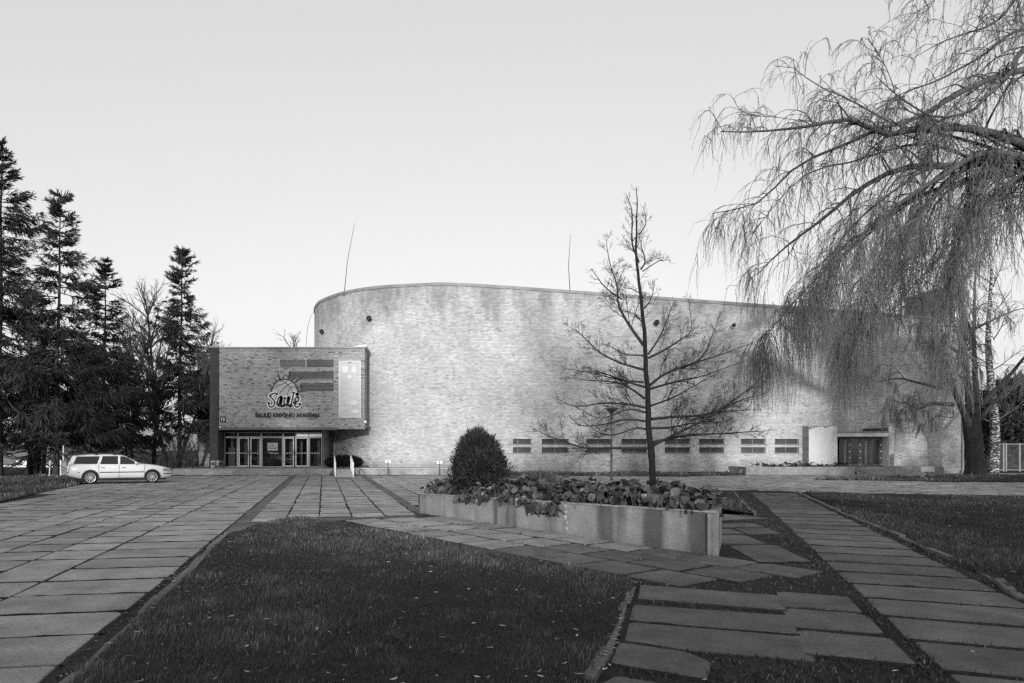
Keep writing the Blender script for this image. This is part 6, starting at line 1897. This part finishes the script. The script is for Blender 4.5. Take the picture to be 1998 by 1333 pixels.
def willow(root, limbs, depth_of, r, n_sec, n_str, str_len, r_limb, sec_len=(1.2, 3.5), up=0.35, bud=20, lowest=2.3, rad=0.0055, budsize=1.0, minseg=0):
    LP, LR, SPp, SRr = [], [], [], []
    pts = []
    for li, (lp, r0) in enumerate(limbs):
        p = np.array(lp, dtype=float)
        pq = smooth_path(p, 90)
        dq = np.concatenate([[0], np.cumsum(np.linalg.norm(np.diff(pq, axis=0), axis=1))])
        pp = np.stack([np.interp(np.linspace(0, dq[-1], 22), dq, pq[:, j]) for j in range(3)], axis=1)
        L = np.sum(np.linalg.norm(np.diff(pp, axis=0), axis=1))
        pp[1:] += np.cumsum(r.normal(0, 0.02 * L / 22 * 2, (21, 3)), axis=0) * 0.8
        rr = 0.8 * r0 * np.linspace(1, 0.10, 22) ** 1.15
        LP.append(pp); LR.append(np.maximum(rr, 0.012))
        k = int(n_sec * L)
        for t in r.uniform(0.22, 1.0, k):
            i = min(20, int(t * 21)); q = pp[i] + (pp[i + 1] - pp[i]) * (t * 21 - i)
            dd = unit(pp[i + 1] - pp[i]); perp = unit(np.cross(dd, r.normal(size=3)))
            nd = unit(dd * r.uniform(0.5, 1.0) + perp * r.uniform(0.4, 1.0) + np.array([0, 0, up]))
            l2 = r.uniform(*sec_len) * (1.15 - 0.5 * t)
            m = 9; P = [q]; d = nd
            for j in range(m - 1):
                d = unit(d + r.normal(0, 0.16, 3) + np.array([0, 0, -0.10 - 0.06 * j]))
                P.append(P[-1] + d * l2 / (m - 1))
            P = np.array(P)
            SPp.append(P); SRr.append(np.linspace(max(0.012, rr[i] * 0.35), 0.006, m))
            # thinner third order
            for t3 in r.uniform(0.1, 1, 2):
                i3 = min(m - 2, int(t3 * (m - 1))); q3 = P[i3]
                d3 = unit(unit(P[i3 + 1] - P[i3]) + 0.9 * r.normal(size=3) * 0.8 + np.array([0, 0, 0.25])); P3 = [q3]; l3 = l2 * r.uniform(0.3, 0.7)
                for j in range(m - 1):
                    d3 = unit(d3 + r.normal(0, 0.18, 3) + np.array([0, 0, -0.12 - 0.07 * j])); P3.append(P3[-1] + d3 * l3 / (m - 1))
                SPp.append(np.array(P3)); SRr.append(np.linspace(0.010, 0.005, m))
    V, Fq = tube_batch(np.array(LP), np.array(LR), 7)
    lo = obj('limbs', npmesh('limbs', V, Fq, smooth=True), mat('willow_limb', 0.10, 0.95, 0.1, var=0.5, scale=9, bump=1.0, bscale=14), root)
    V, Fq = tube_batch(np.array(SPp), np.array(SRr), 3)
    obj('branchlets', npmesh('branchlets', V, Fq), M_DARKTWIG, lo)['kind'] = 'stuff'
    S = np.array(SPp)
    idx = r.integers(0, len(S), n_str); tt = r.uniform(0.2, 0.999, n_str) * (S.shape[1] - 1)
    i0 = tt.astype(int); fr = (tt - i0)[:, None]
    st = S[idx, i0] * (1 - fr) + S[idx, i0 + 1] * fr
    dr = S[idx, i0 + 1] - S[idx, i0]; dr /= np.linalg.norm(dr, axis=1, keepdims=True) + 1e-9
    dr += r.normal(0, 0.35, dr.shape); dr /= np.linalg.norm(dr, axis=1, keepdims=True)
    ln = r.uniform(str_len[0], str_len[1], n_str) * r.uniform(0.6, 1.0, n_str)
    ln = np.minimum(ln, np.maximum(0.35, (st[:, 2] - lowest) * r.uniform(0.75, 1.05, n_str)))
    V, Fq, q, f = strands(st, dr, ln, r, bud=bud, rad=rad, budsize=budsize)
    so = obj('shoots', npmesh('shoots', V, Fq), mat('willow_shoot', 0.23, 0.85, 0.1), root); so['kind'] = 'stuff'
    o = obj('catkins', npmesh('catkins', q, f), mat('willow_bud', 0.25, 0.85, 0.1), root); o['kind'] = 'stuff'
    return lo

# big willow whose trunk stands outside the picture, boughs reaching in
WY = 25.0
rb = np.random.default_rng(101)
def wb_(cx, cy, dy=0.0):
    x, y, z = FP(1340 + cx / 2.38, cy / 2.38, WY)
    return (x, y + dy, z)
big = empty('weeping_willow', (27.5, 25.5, 0), label='huge weeping willow whose boughs hang in from beyond the picture edge', cat='tree')
tk = np.array([(27.6, 25.5, -0.2), (27.5, 25.5, 2.0), (27.2, 25.3, 5.0), (26.8, 25.2, 8.5), (26.4, 25.1, 11.0), (26.2, 25.0, 14.0), (26.3, 25.0, 17.0), (26.0, 25.0, 20.0)])
V, Fq = tube_batch(smooth_path(tk, 16)[None], np.linspace(0.75, 0.18, 16)[None], 10)
obj('trunk', npmesh('trunk', V, Fq, smooth=True), M_BARK, big)
T0 = (26.2, 25.1, 10.2)
limbs = []
def limb(cpts, r0, dy, start=T0):
    n = len(cpts)
    body = [wb_(cx, cy, dy * (i + 1) / n) for i, (cx, cy) in enumerate(cpts)]
    bend = [[start[j] + (body[0][j] - start[j]) * t + (0.25 * math.sin(math.pi * t) if j == 2 else 0) for j in range(3)] for t in (0.25, 0.5, 0.75)]
    limbs.append(([start] + bend + body, r0))
limb([(1566, 700), (1400, 650), (1250, 630), (1050, 640), (880, 680), (700, 620), (640, 630), (480, 670), (300, 690), (100, 700)], 0.30, -1.0)
limb([(1566, 730), (1300, 750), (1100, 740), (950, 790), (800, 900), (700, 980), (540, 1110), (430, 1230)], 0.32, 1.5)
limb([(1566, 765), (1200, 850), (1000, 990), (880, 1060), (780, 1200), (740, 1330)], 0.24, 2.5)
limb([(1566, 745), (1330, 730), (1150, 830), (950, 950), (700, 1150), (560, 1300), (520, 1420)], 0.26, -1.5)
T1 = (26.3, 25.0, 15.5); T2 = (26.1, 25.0, 18.5)
limb([(1566, 220), (1470, 300), (1420, 380), (1280, 500), (1180, 590), (1000, 620), (850, 560), (720, 480)], 0.20, -2.0, T1)
limb([(1566, 340), (1430, 370), (1270, 430), (1150, 500), (1000, 590), (850, 620), (700, 700), (500, 790), (420, 870), (300, 980), (100, 1030)], 0.22, -0.5, (26.3, 25.0, 13.0))
limb([(1600, -100), (1480, 60), (1350, 110), (1250, 140), (1130, 200)], 0.15, 1.0, T2)
limb([(1566, -60), (1400, -120), (1200, -60), (1080, 60), (1000, 180)], 0.12, -1.0, T2)
limb([(1600, 0), (1450, 40), (1300, 90), (1200, 230), (1100, 380)], 0.10, -2.0, T2)
limb([(1600, 100), (1450, 200), (1300, 280), (1130, 330), (1000, 420)], 0.14, 2.0, T1)
limb([(1566, 900), (1400, 950), (1250, 1100), (1200, 1220)], 0.16, 1.0)
limb([(1500, 780), (1290, 830), (1250, 1000), (1180, 1200), (1100, 1400)], 0.14, 3.0)
limb([(1300, 640), (1000, 560), (800, 420), (650, 330), (600, 250), (500, 210)], 0.14, 1.5)
limb([(1200, 600), (950, 540), (850, 400), (740, 260)], 0.10, -1.0)
limb([(1100, 680), (800, 760), (600, 800), (480, 900), (330, 1090)], 0.13, 0.5)
limb([(1566, 800), (1300, 1000), (1050, 1250), (900, 1380), (800, 1450)], 0.16, -2.0)
limb([(900, 560), (600, 520), (420, 480), (300, 450)], 0.08, 1.0)
willow(big, limbs, None, rb, 3.0, 7600, (0.3, 2.6), 0.3, bud=13, lowest=2.7, rad=0.0052, budsize=1.0)
limbs = []
for cp, r0_, dy_ in (([(1300, 760), (1050, 1000), (850, 1250), (760, 1500), (700, 1680)], 0.12, -1.0), ([(1200, 800), (900, 1050), (640, 1280), (470, 1480), (400, 1620)], 0.12, 1.0), ([(1250, 820), (1000, 1200), (900, 1450), (860, 1650)], 0.10, 2.5), ([(1350, 800), (1180, 1150), (1080, 1450), (1020, 1660)], 0.11, -2.0), ([(1000, 850), (700, 1080), (520, 1300), (380, 1480)], 0.09, -2.0),):
    limb(cp, r0_, dy_, start=wb_(1440, 760, 0))
willow(big, limbs, None, rb, 3.4, 4600, (0.5, 3.8), 0.3, sec_len=(0.8, 2.4), up=0.15, bud=14, lowest=2.5, rad=0.0052, budsize=1.0)

limbs = []
for k in range(11):                                   # the far side of the crown, outside the picture
    a = -1.5 + 3.0 * k / 10
    z0_ = rb.uniform(9, 15); L_ = rb.uniform(8, 12)
    st_ = (26.5, 25.1, z0_)
    limbs.append(([st_] + [(26.5 + L_ * t * math.cos(a), 25.1 + L_ * t * math.sin(a), z0_ + 4.0 * math.sin(t * 2.4) - 3.0 * t * t) for t in (0.3, 0.6, 0.85, 1.0)], 0.22))
willow(big, limbs, None, rb, 1.6, 1700, (2.5, 7.0), 0.3, sec_len=(1.5, 3.5), bud=14, lowest=2.5, rad=0.014, budsize=2.6)

# old willow with its trunk at the hall corner
r2 = np.random.default_rng(202)
AYY = 43.8
def wa(px, py, dy=0.0):
    x, y, z = FP(px, py, AYY)
    return (x, y + dy, z)
old = empty('old_willow', (FX(1903, AYY), AYY, 0), label='old willow with a thick furrowed trunk at the corner of the hall', cat='tree')
tk = np.array([wa(1904, 931), wa(1903, 918), wa(1902, 895), wa(1899, 860), wa(1897, 830), wa(1896, 806)]); tk[0, 2] = -0.2
pp = smooth_path(tk, 30); rr = np.interp(np.linspace(0, 1, 30), [0, 0.12, 0.3, 0.8, 1], [0.82, 0.62, 0.50, 0.46, 0.50])
V, Fq = tube_batch(pp[None], rr[None], 26)
ang = np.arctan2(V[:, 1] - AYY, V[:, 0] - pp[0, 0])
fur = 1 + 0.07 * np.sin(ang * 9 + V[:, 2] * 0.9) + 0.05 * np.sin(ang * 17 - V[:, 2] * 1.7)
cen = np.repeat(pp, 26, axis=0); V = cen + (V - cen) * fur[:, None]
M_WBARK = mat('furrowed_bark', 0.055, 0.95, 0.1, var=0.6, scale=7, bump=1.0, bscale=9)
obj('trunk', npmesh('trunk', V, Fq, smooth=True), M_WBARK, old)
lm = []
def la(ppts, r0, dy):
    n = len(ppts); lm.append(([wa(px, py, dy * i / (n - 1)) for i, (px, py) in enumerate(ppts)], r0))
la([(1893, 838), (1876, 812), (1858, 790), (1836, 758), (1825, 735), (1800, 705), (1770, 680), (1745, 655)], 0.32, -2.0)
la([(1897, 820), (1895, 780), (1893, 720), (1893, 650), (1888, 600), (1880, 560), (1870, 500)], 0.34, 1.0)
la([(1893, 650), (1880, 630), (1868, 590), (1866, 540), (1855, 480), (1850, 420)], 0.22, -1.0)
la([(1902, 830), (1915, 790), (1920, 740), (1925, 680), (1935, 600), (1950, 520), (1960, 440)], 0.27, 2.0)
la([(1858, 790), (1800, 790), (1760, 800), (1720, 790), (1690, 793)], 0.20, -3.0)
la([(1860, 800), (1850, 815), (1815, 812), (1795, 822)], 0.06, -1.0)
la([(1836, 758), (1800, 745), (1770, 735), (1735, 740), (1710, 730)], 0.14, 1.5)
la([(1893, 640), (1850, 640), (1800, 642), (1750, 648)], 0.10, -1.5)
la([(1905, 640), (1940, 625), (1985, 605), (2040, 590)], 0.12, 0.5)
la([(1915, 790), (1950, 740), (1980, 690), (2010, 640)], 0.24, -1.5)
la([(1910, 820), (1960, 770), (2020, 730), (2070, 720)], 0.2, 1.0)
la([(1890, 700), (1850, 660), (1820, 610), (1790, 580)], 0.16, 2.0)
willow(old, lm, None, r2, 1.8, 3300, (0.3, 2.2), 0.3, sec_len=(1.0, 3.0), up=0.5, bud=12, lowest=2.6, rad=0.009, budsize=1.7)

# birch behind the old willow
by = 49.5
birch = empty('birch_tree', (FX(1936, by), by, 0), label='white birch trunk with dark patches just behind the old willow', cat='tree')
bz = np.linspace(-0.2, 15, 24)
bp_ = np.stack([FX(1938, by) + 0.18 * np.sin(bz * 0.5) * (bz > 1) - 0.02 * bz, by + 0 * bz, bz], axis=1)
V, Fq = tube_batch(bp_[None], np.linspace(0.36, 0.08, 24)[None], 10)
mbk = bpy.data.materials.new('birch_bark'); mbk.use_nodes = True
n_, l_ = mbk.node_tree.nodes, mbk.node_tree.links
g_ = n_.new('ShaderNodeNewGeometry'); mp_ = n_.new('ShaderNodeMapping'); mp_.inputs['Scale'].default_value = (1.2, 1.2, 3.2); tn = n_.new('ShaderNodeTexNoise'); tn.inputs['Scale'].default_value = 3.6; tn.inputs['Detail'].default_value = 8
cr_ = n_.new('ShaderNodeValToRGB'); cr_.color_ramp.elements[0].position = 0.50; cr_.color_ramp.elements[0].color = (0.04, 0.04, 0.04, 1); cr_.color_ramp.elements[1].position = 0.60; cr_.color_ramp.elements[1].color = (0.55, 0.55, 0.55, 1)
l_.new(g_.outputs['Position'], mp_.inputs[0]); l_.new(mp_.outputs[0], tn.inputs['Vector']); l_.new(tn.outputs[0], cr_.inputs[0]); l_.new(cr_.outputs[0], n_['Principled BSDF'].inputs['Base Color'])
n_['Principled BSDF'].inputs['Roughness'].default_value = 0.8
obj('trunk', npmesh('trunk', V, Fq, smooth=True), mbk, birch)
out = [[] for _ in range(5)]
for k in range(16):
    z = rng.uniform(3.5, 14)
    a = rng.uniform(0, 6.28)
    grow((FX(1938, by), by, z), (math.cos(a), math.sin(a), 0.6), rng.uniform(1.5, 3.5), 0.05, 1, 4, out, r2, PR)
allp = [x for lv in out for x in lv]
V, Fq = tubes_mixed([a for a, _ in allp], [np.maximum(b, 0.006) for _, b in allp], 3)
obj('crown', npmesh('crown', V, Fq), M_TWIG, birch)

# dark evergreens behind the fence
for k, (px, y, H, w) in enumerate(((1965, 60, 8.5, 3.2), (2010, 57, 9.5, 3.4), (1925, 64, 8.0, 2.8), (2050, 62, 11.0, 3.6))):
    parts = []
    x = FX(px, y)
    for j in range(26):
        t = rng.random(); a = rng.uniform(0, 6.28); rr_ = w * (1 - t) ** 0.6 * rng.uniform(0.3, 1.0)
        parts.append(spray_cloud(x + rr_ * math.cos(a), y + rr_ * math.sin(a) * 0.7, 1.4 + (H - 2) * t, lambda d: np.full(len(d), 0.95), 420, 0.38, 0.045, 1.0, 0.0, (0.4, 1.6), 0.35))
    shrub('evergreen', ('dark bushy evergreen straight behind the chain fence', 'dark evergreen at the very edge behind the fence', 'small dark evergreen behind the birch trunk', 'tall evergreen beyond the edge of the fence')[k], (x, y, 0.0), parts, M_NEEDLE, 2.0, 'tree')

# chain link fence
fy2 = 51.5
fence = empty('chain_fence', (FX(1965, fy2), fy2, 0), label='chain link fence panels with pale posts beyond the hall corner', cat='fence')
zt_ = FZ(866, fy2)
posts = [1934, 1957.5, 1962.5, 1989, 2016, 2044]
for p in posts:
    MB().box(FX(p, fy2) - 0.05, FX(p, fy2) + 0.05, fy2 - 0.05, fy2 + 0.05, -0.1, zt_ + 0.05).build('post', mat('fence_post', 0.30, 0.6, 0.3, var=0.3, scale=3), fence)
for a, b in zip(posts[:-1], posts[1:]):
    x0, x1 = FX(a, fy2) + 0.05, FX(b, fy2) - 0.05
    if x1 - x0 < 0.3: continue
    MB().box(x0, x1, fy2 - 0.02, fy2 + 0.02, zt_ - 0.05, zt_).build('top_rail', M_METAL, fence)
    MB().box(x0, x1, fy2 - 0.02, fy2 + 0.02, 0.08, 0.13).build('bottom_rail', M_METAL, fence)
    P_ = []
    hgt = zt_ - 0.2
    for s_ in np.arange(x0 - hgt, x1, 0.14):
        for sg in (1, -1):
            xa, xc = s_, s_ + hgt
            ta, tb = max(0, (x0 - xa) / hgt), min(1, (x1 - xa) / hgt)
            if tb <= ta: continue
            za, zc = (0.13 + ta * hgt, 0.13 + tb * hgt) if sg > 0 else (0.13 + hgt - ta * hgt, 0.13 + hgt - tb * hgt)
            P_.append([(xa + ta * hgt, fy2, za), (xa + tb * hgt, fy2 + 0.003 * sg, zc)])
    V, Fq = tube_batch(np.array(P_, dtype=float), np.full((len(P_), 2), 0.006), 3)
    obj('wire_mesh', npmesh('wire_mesh', V, Fq), M_METAL, fence)

# ------------------------------------------------------------------ what stands behind the viewer and shades the foreground
apt = empty('apartment_block', (-6, -46, 0), label='long apartment block across the street behind the viewer', cat='building')
AY = -46.0
MB().box(-60, 42, AY - 12, AY, -0.2, 11.6).build('wall', mat('apartment_wall', 0.35, 0.85, 0.2, var=0.1, scale=0.8), apt)
MB().box(-60.4, 42.4, AY - 12.4, AY + 0.4, 11.603, 11.95).build('roof', M_DKMETAL, apt)
wm = MB().box(-0.75, 0.75, -0.02, 0.06, -0.75, 0.75)
w0 = None
for fl in range(4):
    for k in range(24):
        if w0 is None:
            w0 = wm.build('window', M_DGLASS, apt); w0.location = (-57.5 + 4.1 * k, AY, 1.9 + 2.9 * fl)
        else:
            c = w0.copy(); COL.objects.link(c); c.parent = apt; c.location = (-57.5 + 4.1 * k, AY, 1.9 + 2.9 * fl)
PS = dict(PR); PS.update(dens=[1.0, 1.3, 1.6, 0, 0], min=[6, 4, 3, 0, 0], seg=[1.6, 1.2, 0.9, 0.6, 0.5])
st_protos = []
for s_ in (501, 502):
    t_ = bare_tree('street_tree', 'bare street tree behind the viewer', -200, -30, 25.0, s_, group='street trees behind the viewer', maxl=4, thick=1.25, pr=PS, r0=0.3)
    lv = []
    for k in range(8):                               # unseen leaf clusters added so the crown casts soft dapples on the hall
        zz_ = rng.uniform(9, 24); a = rng.uniform(0, 6.28); rr_ = rng.uniform(0.5, 5.0) * (1.25 - zz_ / 26)
        lv.append(spray_cloud(-200 + rr_ * math.cos(a), -30 + rr_ * math.sin(a), zz_, lambda d, q=rng.uniform(0.9, 1.9): np.full(len(d), q), 120, 0.42, 0.10, 0.6, -0.2, (0.7, 1.3), 0.5))
    o_ = 0; VV_, FF_, TT_ = [], [], []
    for q, f, t in lv:
        VV_.append(q); FF_.append(f + o_); TT_.append(t); o_ += len(q)
    obj('foliage', npmesh('foliage', np.concatenate(VV_), np.concatenate(FF_), vcol=np.concatenate(TT_)), M_NEEDLE, t_)
    st_protos.append(t_)
spots = [(-33, -13, 1.0), (-25, -27, 1.05), (-17.5, -18, 0.95), (-13, -34, 1.05), (4.5, -20, 0.95), (7, -34, 1.05), (24, -21, 0.95)]
for i, (x, y, s_) in enumerate(spots):
    src = st_protos[i % 2]
    if i < 2: c = src
    else:
        c = src.copy(); COL.objects.link(c)
        for ch in src.children:
            inv = ch.matrix_parent_inverse.copy()
            d = ch.copy(); COL.objects.link(d); d.parent = c; d.matrix_parent_inverse = inv
    c.location = (x, y, 0); c.rotation_euler = (0, 0, 1.7 * i); c.scale = (s_, s_, s_)
    c['label'] = 'bare street tree behind the viewer, %s in the row along the street' % ('first', 'second', 'third', 'fourth', 'fifth', 'sixth', 'seventh', 'eighth', 'ninth', 'tenth', 'eleventh', 'twelfth')[i]
